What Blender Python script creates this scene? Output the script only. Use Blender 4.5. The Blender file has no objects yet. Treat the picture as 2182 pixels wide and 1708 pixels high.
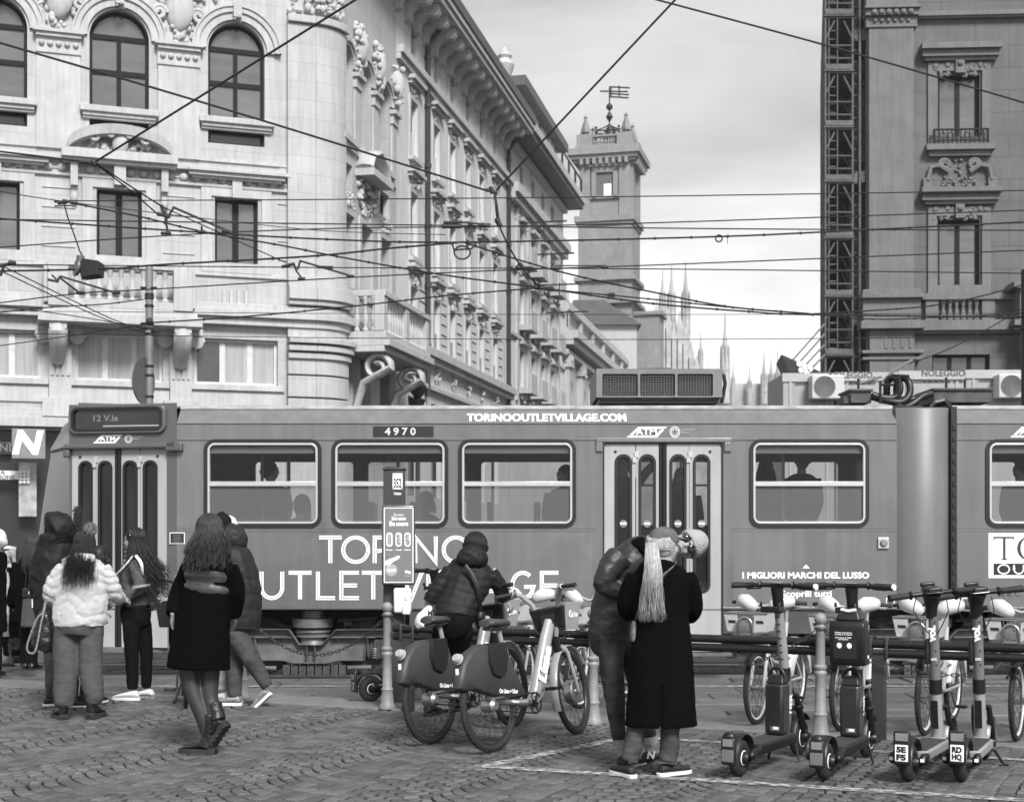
import bpy, bmesh, math, random
from mathutils import Vector, Matrix, noise
R=math.radians; PI=math.pi; rnd=random.Random(7)
sc=bpy.context.scene; COL=sc.collection
# ---------------------------------------------------------------- camera, sky, sun, exposure
F=3030.0; CX=1091.0; HY=1140.0; EH=1.6         # focal length, centre and horizon of the 2182 px wide photograph; eye height
cd=bpy.data.cameras.new('camera'); cam=bpy.data.objects.new('camera',cd); COL.objects.link(cam)
cam.location=(0,0,EH); cam.rotation_euler=(R(90),0,0)
cd.sensor_width=36; cd.lens=36*F/2182; cd.shift_y=(HY-854)/2182; cd.clip_start=.1; cd.clip_end=5000
cd.dof.use_dof=True; cd.dof.focus_distance=11.0; cd.dof.aperture_fstop=5.0
sc.camera=cam
SUN_EL,SUN_AZ=R(42),R(160)
w=bpy.data.worlds.new('World'); sc.world=w; w.use_nodes=True; nt=w.node_tree; nt.nodes.clear()
def wn(t,**k):
    n=nt.nodes.new(t)
    for a,b in k.items(): setattr(n,a,b)
    return n
wl=nt.links.new
sky=wn('ShaderNodeTexSky'); sky.sky_type='NISHITA'; sky.sun_disc=False; sky.sun_elevation=SUN_EL; sky.sun_rotation=SUN_AZ; sky.dust_density=2.5
bw=wn('ShaderNodeRGBToBW'); wl(sky.outputs[0],bw.inputs[0])
tc=wn('ShaderNodeTexCoord'); mp=wn('ShaderNodeMapping'); mp.inputs['Scale'].default_value=(1.6,1,5.5); mp.inputs['Rotation'].default_value=(0,R(-14),0); wl(tc.outputs['Generated'],mp.inputs[0])
n1=wn('ShaderNodeTexNoise'); n1.inputs['Scale'].default_value=1.5; n1.inputs['Detail'].default_value=7; n1.inputs['Roughness'].default_value=.55; n1.inputs['Distortion'].default_value=.6; wl(mp.outputs[0],n1.inputs[0])
mr=wn('ShaderNodeMapRange'); mr.inputs[1].default_value=.36; mr.inputs[2].default_value=.62; mr.inputs[3].default_value=0; mr.inputs[4].default_value=1; wl(n1.outputs[0],mr.inputs[0])
mx=wn('ShaderNodeMath',operation='MULTIPLY_ADD'); wl(mr.outputs[0],mx.inputs[0]); mx.inputs[1].default_value=2.0; 
sb=wn('ShaderNodeMath',operation='MULTIPLY_ADD'); wl(bw.outputs[0],sb.inputs[0]); sb.inputs[1].default_value=.22; sb.inputs[2].default_value=1.35; sz=wn('ShaderNodeSeparateXYZ'); wl(tc.outputs['Generated'],sz.inputs[0]); gz=wn('ShaderNodeMapRange'); gz.inputs[1].default_value=.36; gz.inputs[2].default_value=.10; gz.inputs[3].default_value=0; gz.inputs[4].default_value=3.0; wl(sz.outputs[2],gz.inputs[0])
s2=wn('ShaderNodeMath',operation='ADD'); wl(sb.outputs[0],s2.inputs[0]); wl(gz.outputs[0],s2.inputs[1]); wl(s2.outputs[0],mx.inputs[2])
bg=wn('ShaderNodeBackground'); bg.inputs[1].default_value=.1; wl(mx.outputs[0],bg.inputs[0])
wo=wn('ShaderNodeOutputWorld'); wl(bg.outputs[0],wo.inputs[0])
sd=bpy.data.lights.new('sun','SUN'); sd.energy=3.0; sd.angle=R(17); sd.color=(1,1,1)
sun=bpy.data.objects.new('sun',sd); COL.objects.link(sun)
sdir=Vector((math.sin(SUN_AZ)*math.cos(SUN_EL),math.cos(SUN_AZ)*math.cos(SUN_EL),math.sin(SUN_EL)))
sun.rotation_euler=sdir.to_track_quat('Z','Y').to_euler(); sun.location=(0,-20,60)
sc.view_settings.view_transform='Standard'; sc.view_settings.look='None'; sc.view_settings.exposure=.92; sc.view_settings.gamma=1
sc.render.engine='CYCLES'; sc.cycles.use_denoising=True; sc.cycles.max_bounces=6; sc.cycles.transparent_max_bounces=12
# ---------------------------------------------------------------- helpers
def P(px,py,Y): return Vector(((px-CX)*Y/F,Y,EH-(py-HY)*Y/F))        # point seen at (px,py) at distance Y
def G(px,py,z=0):                                                    # ground point
    Y=F*(EH-z)/(py-HY); return Vector(((px-CX)*Y/F,Y,z))
MATS={}
def mat(name,c,rough=.6,metal=0,var=.12,scale=6,bump=0,bscale=60,coat=0,streak=0,stretch=(1,1,1),island=0,spec=.5,alpha=1,trans=0,joint=None,emit=0,sheen=0):
    if name in MATS: return MATS[name]
    m=bpy.data.materials.new(name); MATS[name]=m; m.use_nodes=True; t=m.node_tree; b=t.nodes['Principled BSDF']; L=t.links.new
    def nd(ty,**k):
        n=t.nodes.new(ty)
        for a,v in k.items(): setattr(n,a,v)
        return n
    tc=nd('ShaderNodeTexCoord'); mp=nd('ShaderNodeMapping'); mp.inputs['Scale'].default_value=stretch; L(tc.outputs['Object'],mp.inputs[0])
    no=nd('ShaderNodeTexNoise'); no.inputs['Scale'].default_value=scale; no.inputs['Detail'].default_value=6; no.inputs['Roughness'].default_value=.62; L(mp.outputs[0],no.inputs[0])
    r=nd('ShaderNodeMapRange'); r.inputs[1].default_value=.3; r.inputs[2].default_value=.7; r.inputs[3].default_value=c*(1-var); r.inputs[4].default_value=c*(1+var); L(no.outputs[0],r.inputs[0])
    col=r.outputs[0]
    def mul(a,bv):
        q=nd('ShaderNodeMath',operation='MULTIPLY'); L(a,q.inputs[0]); L(bv,q.inputs[1]); return q.outputs[0]
    if streak:
        m2=nd('ShaderNodeMapping'); m2.inputs['Scale'].default_value=(3,3,.18); L(tc.outputs['Object'],m2.inputs[0])
        n2=nd('ShaderNodeTexNoise'); n2.inputs['Scale'].default_value=3; n2.inputs['Detail'].default_value=8; L(m2.outputs[0],n2.inputs[0])
        r2=nd('ShaderNodeMapRange'); r2.inputs[1].default_value=.35; r2.inputs[2].default_value=.65; r2.inputs[3].default_value=1-streak; r2.inputs[4].default_value=1; L(n2.outputs[0],r2.inputs[0]); col=mul(col,r2.outputs[0])
    if island:
        g=nd('ShaderNodeNewGeometry'); r3=nd('ShaderNodeMapRange'); r3.inputs[3].default_value=1-island; r3.inputs[4].default_value=1+island; L(g.outputs['Random Per Island'],r3.inputs[0]); col=mul(col,r3.outputs[0])
    hgt=None
    if joint:                                           # stone courses: (block width, course height, joint darkness)
        sx=nd('ShaderNodeSeparateXYZ'); L(tc.outputs['Object'],sx.inputs[0]); ad=nd('ShaderNodeMath',operation='ADD'); L(sx.outputs[0],ad.inputs[0]); L(sx.outputs[1],ad.inputs[1])
        cb=nd('ShaderNodeCombineXYZ'); L(ad.outputs[0],cb.inputs[0]); L(sx.outputs[2],cb.inputs[1])
        bt=nd('ShaderNodeTexBrick'); bt.inputs['Scale'].default_value=1; bt.inputs['Brick Width'].default_value=joint[0]; bt.inputs['Row Height'].default_value=joint[1]; bt.inputs['Mortar Size'].default_value=.016; bt.inputs['Mortar Smooth'].default_value=.3
        bt.inputs['Color1'].default_value=(1,1,1,1); bt.inputs['Color2'].default_value=(.93,.93,.93,1); bt.inputs['Mortar'].default_value=(joint[2],)*3+(1,); L(cb.outputs[0],bt.inputs[0]); col=mul(col,bt.outputs[0])
    L(col,b.inputs['Base Color'])
    b.inputs['Roughness'].default_value=rough; b.inputs['Metallic'].default_value=metal; b.inputs['Specular IOR Level'].default_value=spec
    b.inputs['Coat Weight'].default_value=coat; b.inputs['Alpha'].default_value=alpha; b.inputs['Transmission Weight'].default_value=trans; b.inputs['Sheen Weight'].default_value=sheen
    if emit: L(col,b.inputs['Emission Color']); b.inputs['Emission Strength'].default_value=emit
    if bump:
        n4=nd('ShaderNodeTexNoise'); n4.inputs['Scale'].default_value=bscale; n4.inputs['Detail'].default_value=5; L(mp.outputs[0],n4.inputs[0])
        bp=nd('ShaderNodeBump'); bp.inputs['Strength'].default_value=bump; bp.inputs['Distance'].default_value=.02; L(n4.outputs[0],bp.inputs['Height']); L(bp.outputs[0],b.inputs['Normal'])
    return m
def glass(name,tint,tr,rough=.02):                      # a thin pane: part see-through, part mirror, part flat tint
    m=bpy.data.materials.new(name); m.use_nodes=True; t=m.node_tree; t.nodes.clear(); L=t.links.new
    o=t.nodes.new('ShaderNodeOutputMaterial'); a=t.nodes.new('ShaderNodeBsdfTransparent'); a.inputs[0].default_value=(.9,.9,.9,1)
    p=t.nodes.new('ShaderNodeBsdfPrincipled'); p.inputs['Base Color'].default_value=(tint,)*3+(1,); p.inputs['Roughness'].default_value=rough; p.inputs['IOR'].default_value=1.5
    x=t.nodes.new('ShaderNodeMixShader'); x.inputs[0].default_value=tr; L(p.outputs[0],x.inputs[1]); L(a.outputs[0],x.inputs[2]); L(x.outputs[0],o.inputs[0]); return m
def frame_basis(t,side):
    t=t.normalized(); s=side-t*side.dot(t)
    if s.length<1e-5: s=t.orthogonal()
    s.normalize(); return s,t.cross(s)
class MB:
    def __init__(s): s.v=[]; s.f=[]; s.m=None
    def add(s,vs,fs):
        b=len(s.v)
        if s.m is not None: vs=[s.m@Vector(v) for v in vs]
        s.v+=[tuple(v) for v in vs]; s.f+=[tuple(i+b for i in q) for q in fs]; return s
    def box(s,x0,x1,y0,y1,z0,z1):
        return s.add([(x0,y0,z0),(x1,y0,z0),(x1,y1,z0),(x0,y1,z0),(x0,y0,z1),(x1,y0,z1),(x1,y1,z1),(x0,y1,z1)],[(0,3,2,1),(4,5,6,7),(0,1,5,4),(1,2,6,5),(2,3,7,6),(3,0,4,7)])
    def cbox(s,c,sz): return s.box(c[0]-sz[0]/2,c[0]+sz[0]/2,c[1]-sz[1]/2,c[1]+sz[1]/2,c[2]-sz[2]/2,c[2]+sz[2]/2)
    def fbox(s,fr,u0,u1,z0,z1,d0,d1):                   # a box in a facade frame
        q=[fr(u,z,d) for d in (d0,d1) for u,z in ((u0,z0),(u1,z0),(u1,z1),(u0,z1))]
        return s.add(q,[(0,1,2,3),(7,6,5,4),(0,4,5,1),(1,5,6,2),(2,6,7,3),(3,7,4,0)])
    def ring_loft(s,rings,cap=True,closed=False):
        n=len(rings[0]); vs=[p for r in rings for p in r]; fs=[]; k=len(rings)
        for i in range(k if closed else k-1):
            j=(i+1)%k
            for a in range(n): b=(a+1)%n; fs.append((i*n+a,i*n+b,j*n+b,j*n+a))
        if cap and not closed: fs.append(tuple(reversed(range(n)))); fs.append(tuple((k-1)*n+a for a in range(n)))
        return s.add(vs,fs)
    def tube(s,pts,r,n=8,closed=False,cap=True,side=None,flat=1):
        pts=[Vector(p) for p in pts]; k=len(pts); rings=[]; sd=side and Vector(side)
        for i,p in enumerate(pts):
            if closed: t=pts[(i+1)%k]-pts[i-1]
            else: t=(pts[min(i+1,k-1)]-pts[max(i-1,0)])
            if t.length<1e-9: t=Vector((0,0,1))
            if sd is None: sd=t.orthogonal()
            a,b=frame_basis(t,sd)
            if side is None: sd=a
            rr=r[i] if isinstance(r,(list,tuple)) else r
            ra,rb=rr if isinstance(rr,(list,tuple)) else (rr,rr*flat)
            rings.append([p+a*(ra*math.cos(2*PI*q/n))+b*(rb*math.sin(2*PI*q/n)) for q in range(n)])
        return s.ring_loft(rings,cap,closed)
    def lathe(s,prof,c=(0,0,0),n=16,cap=True,ax=None):
        c=Vector(c); A=Matrix.Identity(3) if ax is None else Vector(ax).to_track_quat('Z','Y').to_matrix()
        return s.ring_loft([[c+A@Vector((r*math.cos(2*PI*q/n),r*math.sin(2*PI*q/n),z)) for q in range(n)] for r,z in prof],cap)
    def ell(s,c,r,n=14,k=9,M=None):
        c=Vector(c); r=(r,r,r) if isinstance(r,(int,float)) else r; rings=[]
        for i in range(k+1):
            a=-PI/2+PI*min(max(i/k,.03),.97)
            rings.append([])
            for q in range(n):
                v=Vector((r[0]*math.cos(a)*math.cos(2*PI*q/n),r[1]*math.cos(a)*math.sin(2*PI*q/n),r[2]*math.sin(a)))
                rings[-1].append(c+(M@v if M else v))
        return s.ring_loft(rings)
    def prism(s,poly,fn,a,b):                           # polygon (p,q) -> fn(p,q,t) between t=a and t=b
        n=len(poly); vs=[fn(p,q,t) for t in (a,b) for p,q in poly]
        return s.add(vs,[tuple(reversed(range(n))),tuple(range(n,2*n))]+[(i,(i+1)%n,n+(i+1)%n,n+i) for i in range(n)])
    def torus(s,c,Rr,r,ax=(0,1,0),n=28,k=8,flat=1):
        A=Vector(ax).to_track_quat('Z','Y').to_matrix(); c=Vector(c)
        rings=[[c+A@Vector(((Rr+r*math.cos(2*PI*q/k))*math.cos(2*PI*i/n),(Rr+r*math.cos(2*PI*q/k))*math.sin(2*PI*i/n),r*flat*math.sin(2*PI*q/k))) for q in range(k)] for i in range(n)]
        return s.ring_loft(rings,False,True)
    def build(s,name,m,parent=None,smooth=40,bevel=0,world=False,seg=2):
        me=bpy.data.meshes.new(name); vs=s.v
        if world and parent is not None: l=parent.location; vs=[(v[0]-l[0],v[1]-l[1],v[2]-l[2]) for v in vs]
        me.from_pydata(vs,[],s.f); fix_normals(me)
        return link(name,me,m,parent,smooth,bevel,seg)
def fix_normals(me):
    bm=bmesh.new(); bm.from_mesh(me); bmesh.ops.recalc_face_normals(bm,faces=bm.faces); bm.to_mesh(me); bm.free()
def link(name,me,m,parent=None,smooth=40,bevel=0,seg=2):
    if m: me.materials.append(m)
    o=bpy.data.objects.new(name,me); COL.objects.link(o)
    if smooth:
        me.polygons.foreach_set('use_smooth',[True]*len(me.polygons))
        if smooth<180: me.set_sharp_from_angle(angle=R(smooth))
    if bevel:
        b=o.modifiers.new('bevel','BEVEL'); b.width=bevel; b.segments=seg; b.limit_method='ANGLE'; b.angle_limit=R(35)
    if parent is not None: o.parent=parent
    return o
def thing(name,label,cat,loc=(0,0,0),rz=0,group=None):
    o=bpy.data.objects.new(name,None); COL.objects.link(o); o.location=loc; o.rotation_euler=(0,0,rz); o.empty_display_size=.2
    return tag(o,label,cat,group)
def tag(o,label,cat,group=None):
    o['label']=label; o['category']=cat
    if group: o['group']=group
    return o
def kind(o,k): o['kind']=k; return o
def copy_tree(o,parent=None):
    c=o.copy(); COL.objects.link(c)
    if parent is not None: c.parent=parent
    for ch in o.children: copy_tree(ch,c)
    return c
def text_mb(s,size,fn,bold=0,align='CENTER',spacing=1,mirror=False,extrude=0):
    """letters as flat mesh; fn(x,z)->point"""
    cu=bpy.data.curves.new('t','FONT'); cu.body=s; cu.size=size; cu.align_x=align; cu.align_y='CENTER'; cu.offset=bold; cu.space_character=spacing; cu.resolution_u=3
    o=bpy.data.objects.new('t',cu); COL.objects.link(o); dg=bpy.context.evaluated_depsgraph_get(); me=bpy.data.meshes.new_from_object(o.evaluated_get(dg))
    mb=MB(); mb.add([fn(-v.co.x if mirror else v.co.x,v.co.y) for v in me.vertices],[tuple(p.vertices) for p in me.polygons])
    bpy.data.objects.remove(o); bpy.data.curves.remove(cu); bpy.data.meshes.remove(me); return mb
def organic(mb,voxel=.012,sm=4,disp=None,fac=.5):
    """fuse overlapping shapes into one continuous surface, smooth it, displace along normals; returns a mesh"""
    me=bpy.data.meshes.new('o'); me.from_pydata(mb.v,[],mb.f); fix_normals(me)
    o=bpy.data.objects.new('o',me); COL.objects.link(o)
    r=o.modifiers.new('r','REMESH'); r.mode='VOXEL'; r.voxel_size=voxel
    if sm: q=o.modifiers.new('s','SMOOTH'); q.iterations=sm; q.factor=fac
    dg=bpy.context.evaluated_depsgraph_get(); out=bpy.data.meshes.new_from_object(o.evaluated_get(dg))
    bpy.data.objects.remove(o); bpy.data.meshes.remove(me)
    if disp:
        cs=[v.co+v.normal*disp(v.co,v.normal) for v in out.vertices]
        for v,c in zip(out.vertices,cs): v.co=c
    return out
# holes with rounded or arched corners in a wall given in a frame fr(u,z,d)
def hole_loop(h,n=8):
    u0,u1,z0,z1=h[:4]; rb,rt=(h[4],h[5]) if len(h)>5 else (0,0); L=[]
    def arc(cx,cz,r,a0):
        rx,rz=r if isinstance(r,tuple) else (r,r)
        if rx<1e-6: L.append((cx,cz)); return
        for i in range(n+1): a=a0+PI/2*i/n; L.append((cx+rx*math.cos(a),cz+rz*math.sin(a)))
    g=lambda r: r if isinstance(r,tuple) else (r,r)
    bx,bz=g(rb); tx,tz=g(rt)
    arc(u0+bx,z0+bz,rb,PI); arc(u1-bx,z0+bz,rb,1.5*PI); arc(u1-tx,z1-tz,rt,0); arc(u0+tx,z1-tz,rt,PI/2); return L
def wall(mb,fr,u0,u1,z0,z1,holes,depth=.3,n=8,back=0):
    us=sorted({u0,u1,*[h[0] for h in holes],*[h[1] for h in holes]}); zs=sorted({z0,z1,*[h[2] for h in holes],*[h[3] for h in holes]})
    us=[u for u in us if u0<=u<=u1]; zs=[z for z in zs if z0<=z<=z1]
    idx={}; V=[]; Fc=[]
    def vi(u,z,d=0):
        k=(round(u,4),round(z,4),round(d,4))
        if k not in idx: idx[k]=len(V); V.append(fr(u,z,d))
        return idx[k]
    for a,b in zip(us,us[1:]):
        for c,d in zip(zs,zs[1:]):
            mu,mz=(a+b)/2,(c+d)/2
            if any(h[0]<mu<h[1] and h[2]<mz<h[3] for h in holes): continue
            Fc.append((vi(a,c),vi(b,c),vi(b,d),vi(a,d)))
    for h in holes:
        L=hole_loop(h,n)
        for (a,b),(c,d) in zip(L,L[1:]+L[:1]): Fc.append((vi(a,b),vi(c,d),vi(c,d,depth),vi(a,b,depth)))
        if len(h)>5:
            m=n+1; q=0
            for r,cn in ((h[4],(h[0],h[2])),(h[4],(h[1],h[2])),(h[5],(h[1],h[3])),(h[5],(h[0],h[3]))):
                rr=r[0] if isinstance(r,tuple) else r
                if rr<1e-6: q+=1; continue
                seg=L[q:q+m]; q+=m
                for p0,p1 in zip(seg,seg[1:]): Fc.append((vi(*cn),vi(*p0),vi(*p1)))
    return mb.add(V,Fc)
def inset(h,d):
    g=lambda r: (max(r[0]-d,0),max(r[1]-d,0)) if isinstance(r,tuple) else max(r-d,0)
    return (h[0]+d,h[1]-d,h[2]+d,h[3]-d)+((g(h[4]),g(h[5])) if len(h)>5 else ())
def ringframe(mb,fr,h,wd,d0,d1,n=8):                     # frame ring between a hole outline and its inset
    pos=lambda q: tuple(q[:4])+tuple(max(x,.0001) if not isinstance(x,tuple) else tuple(max(y,.0001) for y in x) for x in (q[4:] if len(q)>5 else (.0001,.0001)))
    hi=pos(inset(pos(h),wd)); h=pos(h); A=hole_loop(h,n)
    B=hole_loop(hi,n); k=len(A); vs=[fr(u,z,d) for d in (d0,d1) for L in (A,B) for u,z in L]; fs=[]
    for i in range(k):
        j=(i+1)%k; fs+=[(i,j,k+j,k+i),(2*k+i,3*k+i,3*k+j,2*k+j),(i,2*k+i,2*k+j,j),(k+i,k+j,3*k+j,3*k+i)]
    return mb.add(vs,fs)
def pane(mb,fr,h,d,n=8):
    L=hole_loop(h,n); return mb.add([fr(u,z,d) for u,z in L],[tuple(range(len(L)))])
class Plane:                                            # vertical facade plane: origin k, horizontal direction f, outward normal to the camera side
    def __init__(s,k,f):
        s.k=Vector((k[0],k[1],0)); s.f=Vector((f[0],f[1],0)).normalized(); s.n=Vector((s.f.y,-s.f.x,0))
    def __call__(s,u,z,d=0): q=s.k+s.f*u-s.n*d; return Vector((q.x,q.y,z))
    def uz(s,px,py):
        dx=(px-CX)/F; u=(dx*s.k.y-s.k.x)/(s.f.x-dx*s.f.y); Y=s.k.y+s.f.y*u; return u,EH+(HY-py)/F*Y
    def u(s,px): return s.uz(px,0)[0]
    def z(s,px,py): return s.uz(px,py)[1]
# ---------------------------------------------------------------- materials of the setting
M_STONE=mat('pale_stone',.42,.75,var=.10,scale=.7,streak=.15,bump=.15,bscale=9,joint=(1.7,.62,.80))
M_TRIM=mat('pale_stone_trim',.43,.75,var=.12,scale=1.3,streak=.16,bump=.2,bscale=14)
M_STUCCO=mat('grey_stucco',.40,.8,var=.10,scale=.8,streak=.14,bump=.15,bscale=12)
M_STUCCO2=mat('light_stucco',.58,.8,var=.12,scale=.7,streak=.2,bump=.1,bscale=10)
M_BROWN=mat('grey_sandstone',.115,.8,var=.13,scale=.9,streak=.15,bump=.2,bscale=10,joint=(2.2,.78,.62))
M_BROWNT=mat('grey_sandstone_trim',.14,.8,var=.14,scale=1.2,streak=.18,bump=.25,bscale=14)
M_TOWER=mat('tower_stone',.24,.8,var=.15,scale=.5,streak=.18,bump=.2,bscale=6,joint=(1.2,.5,.85))
M_MARBLE=mat('cathedral_marble',.40,.7,var=.35,scale=.25,streak=.3)
M_SASH=mat('dark_window_frame',.010,.7,var=.1,spec=.2)
M_GLASS=mat('window_glass',.10,.05,var=.35,scale=.5,spec=1.0,stretch=(.4,.4,2))
M_GLASS2=mat('window_glass_dim',.05,.1,var=.4,scale=.5,spec=.8)
M_CURT=mat('curtain_behind_glass',.30,.35,var=.28,scale=2.2,stretch=(3,3,.12),spec=.6)
M_SASHPALE=mat('pale_sash_reflection',.62,.6,var=.06)
M_SASHGREY=mat('sash_reflection',.3,.7,var=.1)
M_IRON=mat('dark_iron',.02,.5,metal=.3,var=.2,scale=20)
M_PIPE=mat('grey_drainpipe',.045,.5,metal=.4,var=.2,scale=4)
M_ROOF=mat('roof_lead',.07,.6,var=.2,scale=1)
M_DARKSH=mat('shop_front_dark',.02,.35,var=.2,scale=1)
M_WHITE=mat('white_enamel',.72,.4,var=.06,scale=3)
M_BLACK=mat('black_paint',.012,.45,var=.2)
M_GREYP=mat('grey_paint',.16,.5,var=.1)
# ---------------------------------------------------------------- ground
KA=Vector((.906,-.423,0)); KN=Vector((.423,.906,0)); K0=Vector((-1.77,13.72,0))   # kerb line: along, outward to the road
def KP(a,n,z=0): q=K0+KA*a+KN*n; return Vector((q.x,q.y,z))
mb=MB(); mb.box(-900,900,-60,2500,-.4,-.13); kind(mb.build('ground',mat('far_ground',.10,.9,var=.2,scale=.3)),'structure')
M_SETT=mat('porphyry_setts',.088,.55,var=.22,scale=1.6,island=.32,bump=.35,bscale=90,spec=.4)
M_JOINT=mat('sett_joints',.009,.95,var=.4,scale=30)
M_SLAB=mat('granite_slabs',.10,.6,var=.28,scale=5,island=.28,bump=.35,bscale=60)
M_KERB=mat('kerb_granite',.15,.65,var=.2,scale=7,island=.12,bump=.3,bscale=90)
mb=MB(); q=[KP(-14,-.3,-.026),KP(16,-.3,-.026),KP(16,-12,-.026),KP(-14,-12,-.026)]; mb.add(q+[v-Vector((0,0,.1)) for v in q],[(0,1,2,3),(4,7,6,5),(0,4,5,1),(1,5,6,2),(2,6,7,3),(3,7,4,0)])
kind(mb.build('pavement_bed',M_JOINT,smooth=0),'structure')
mb=MB(); r2=random.Random(3); W=1.30; DY=.132; RA=W*.60
def sett(c,t,nn,la,lr):
    z=r2.uniform(-.0035,.002); tl=[r2.uniform(-.0025,.0025) for _ in range(4)]; g=.011
    jit=[(r2.uniform(-.006,.006),r2.uniform(-.006,.006)) for _ in range(4)]; vs=[]
    for (dz,ins) in ((-.038,0),(-.008,0),(z,g)):
        for i,(a,b) in enumerate(((-1,-1),(1,-1),(1,1),(-1,1))):
            p=c+t*(a*(la/2-ins)+jit[i][0])+nn*(b*(lr/2-ins)+jit[i][1]); vs.append((p.x,p.y,dz+(tl[i] if ins else 0)))
    fs=[(8,9,10,11)]
    for k in (0,4):
        for i in range(4): j=(i+1)%4; fs.append((k+i,k+j,k+4+j,k+4+i))
    mb.add(vs,fs)
for c in range(-8,10):
    xc=c*W
    for k in range(-72,9):
        yc=k*DY-.9; tm=math.asin(.5*W/RA); al=0
        ns=max(3,int(round(2*tm*RA/.112))); 
        for i in range(ns):
            t=-tm+2*tm*(i+.5)/ns+r2.uniform(-.01,.01); a=xc+RA*math.sin(t); n=yc-RA*(math.cos(t)-.6)
            if n>-.34 or n<-9: continue
            p=KP(a,n)
            if p.y<6.2 or abs(p.x)>p.y*.40+.3: continue
            tt=KA*math.cos(t)+KN*math.sin(t); rn=KN*math.cos(t)-KA*math.sin(t)
            sett(p,tt,rn,2*tm*RA/ns-.012,max(.05,DY*math.cos(t)-.016))
o=kind(mb.build('cobblestone_pavement',M_SETT,smooth=0),'structure')
mb=MB(); a=-13.0
while a<15:
    L=r2.uniform(.9,1.5); j=.004
    q=[KP(a+j,-.3),KP(a+L-j,-.3),KP(a+L-j,.26),KP(a+j,.26)]; mb.add([v+Vector((0,0,.004)) for v in q]+[v-Vector((0,0,.2)) for v in q],[(0,1,2,3),(4,7,6,5),(0,4,5,1),(1,5,6,2),(2,6,7,3),(3,7,4,0)]); a+=L
kind(mb.build('kerb',M_KERB,smooth=0,bevel=.012),'structure')
mb=MB(); mb.box(-40,40,9.0,60,-.35,-.115); kind(mb.build('road_bed',M_JOINT,smooth=0),'structure')
mb=MB()                                                  # big worn slabs of the carriageway, rows along the tram track
y=10.2
while y<24:
    h=r2.uniform(.42,.62); x=-9-r2.random()
    while x<9:
        l=r2.uniform(.6,1.25); c=Vector((x+l/2,y+h/2,0))
        if (c-K0).dot(KN)>.34+.4*abs(KN.x)*l and not any(abs(c.y-r)<.0 for r in (17.1,18.55)):
            z=-.10+r2.uniform(-.008,.006); g=.012; vs=[]
            jit=[(r2.uniform(-.014,.014),r2.uniform(-.014,.014)) for _ in range(4)]
            for dz,i2 in ((-.125,.007),(z-.012,.007),(z,.007+g)):
                for q,(sx,sy) in enumerate(((-1,-1),(1,-1),(1,1),(-1,1))): vs.append((c.x+sx*(l/2-i2)+jit[q][0],c.y+sy*(h/2-i2)+jit[q][1],dz+r2.uniform(-.003,.003)))
            fs=[(8,9,10,11)]+[(k+i,k+(i+1)%4,k+4+(i+1)%4,k+4+i) for k in (0,4) for i in range(4)]
            mb.add(vs,fs)
        x+=l
    y+=h
kind(mb.build('road',M_SLAB,smooth=0),'structure')
M_RAIL=mat('worn_steel_rail',.22,.35,metal=.7,var=.25,scale=12,stretch=(.3,8,8))
for i,y in enumerate((17.12,18.57,21.2,22.65)):
    mb=MB(); mb.box(-30,30,y-.035,y+.035,-.2,-.080); mb.box(-30,30,y-.12,y-.06,-.2,-.088)
    kind(mb.build('tram_track_rail',M_RAIL,smooth=0),'structure')
# painted lines: worn white paint
def paint_mat():
    m=mat('worn_white_paint',.48,.7,var=.15,scale=20); t=m.node_tree; b=t.nodes['Principled BSDF']
    n=t.nodes.new('ShaderNodeTexNoise'); n.inputs['Scale'].default_value=16; n.inputs['Detail'].default_value=7; tc=t.nodes.new('ShaderNodeTexCoord'); t.links.new(tc.outputs['Object'],n.inputs[0])
    r=t.nodes.new('ShaderNodeMapRange'); r.inputs[1].default_value=.36; r.inputs[2].default_value=.58; r.inputs[3].default_value=.92; r.inputs[4].default_value=.10; t.links.new(n.outputs[0],r.inputs[0]); t.links.new(r.outputs[0],b.inputs['Alpha']); return m
M_PAINT=paint_mat()
def stripe(a,b,w,z):
    a=Vector((a[0],a[1],z)); b=Vector((b[0],b[1],z)); n=max(2,int((b-a).length/.1)); d=(b-a).normalized(); s=Vector((-d.y,d.x,0))*w/2; mb=MB(); vs=[]; fs=[]
    for i in range(n+1):
        p=a.lerp(b,i/n); vs+=[p-s*(1+r2.uniform(-.10,.10)),p+s*(1+r2.uniform(-.10,.10))]
        if i: fs.append((2*i-2,2*i-1,2*i+1,2*i))
    mb.add(vs,fs); kind(mb.build('painted_line',M_PAINT,smooth=0),'structure')
stripe(G(1024,1634),G(1352,1568),.115,.0062); stripe(G(1030,1633),G(2300,1713),.115,.0070); stripe(G(1352,1571),G(2300,1626),.10,.0062)
stripe((-9,15.95),(9,15.95),.09,-.088)
# ---------------------------------------------------------------- facade tools
def lumps(mb,fr,u,z,w,h,n,d=.12,sd=1,r=.18):
    q=random.Random(sd)
    for i in range(int(n*1.5)):
        a=q.uniform(-1,1); b=q.uniform(-1,1)
        c=fr(u+a*w/2,z+b*h/2,-q.uniform(0,d)); rr=r*q.uniform(.35,.8)
        mb.ell(c,(rr,rr*.7,rr*q.uniform(.6,1.4)),8,5)
def scroll(mb,fr,u,z,r,s=1,w=.09,turns=1.6,d=-.1):
    pts=[]
    for i in range(int(turns*14)+1):
        a=i/14*2*PI; q=r*(1-.75*i/(turns*14)); pts.append(fr(u+s*q*math.cos(a),z+q*math.sin(a),d))
    mb.tube(pts,w,6)
def mould(mb,fr,u0,u1,prof):                             # horizontal moulding: profile of (z0,z1,projection)
    for z0,z1,p in prof: mb.fbox(fr,u0-(p if p>.25 else 0)*.3,u1+(p if p>.25 else 0)*.3,z0,z1,-p,.05)
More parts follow.
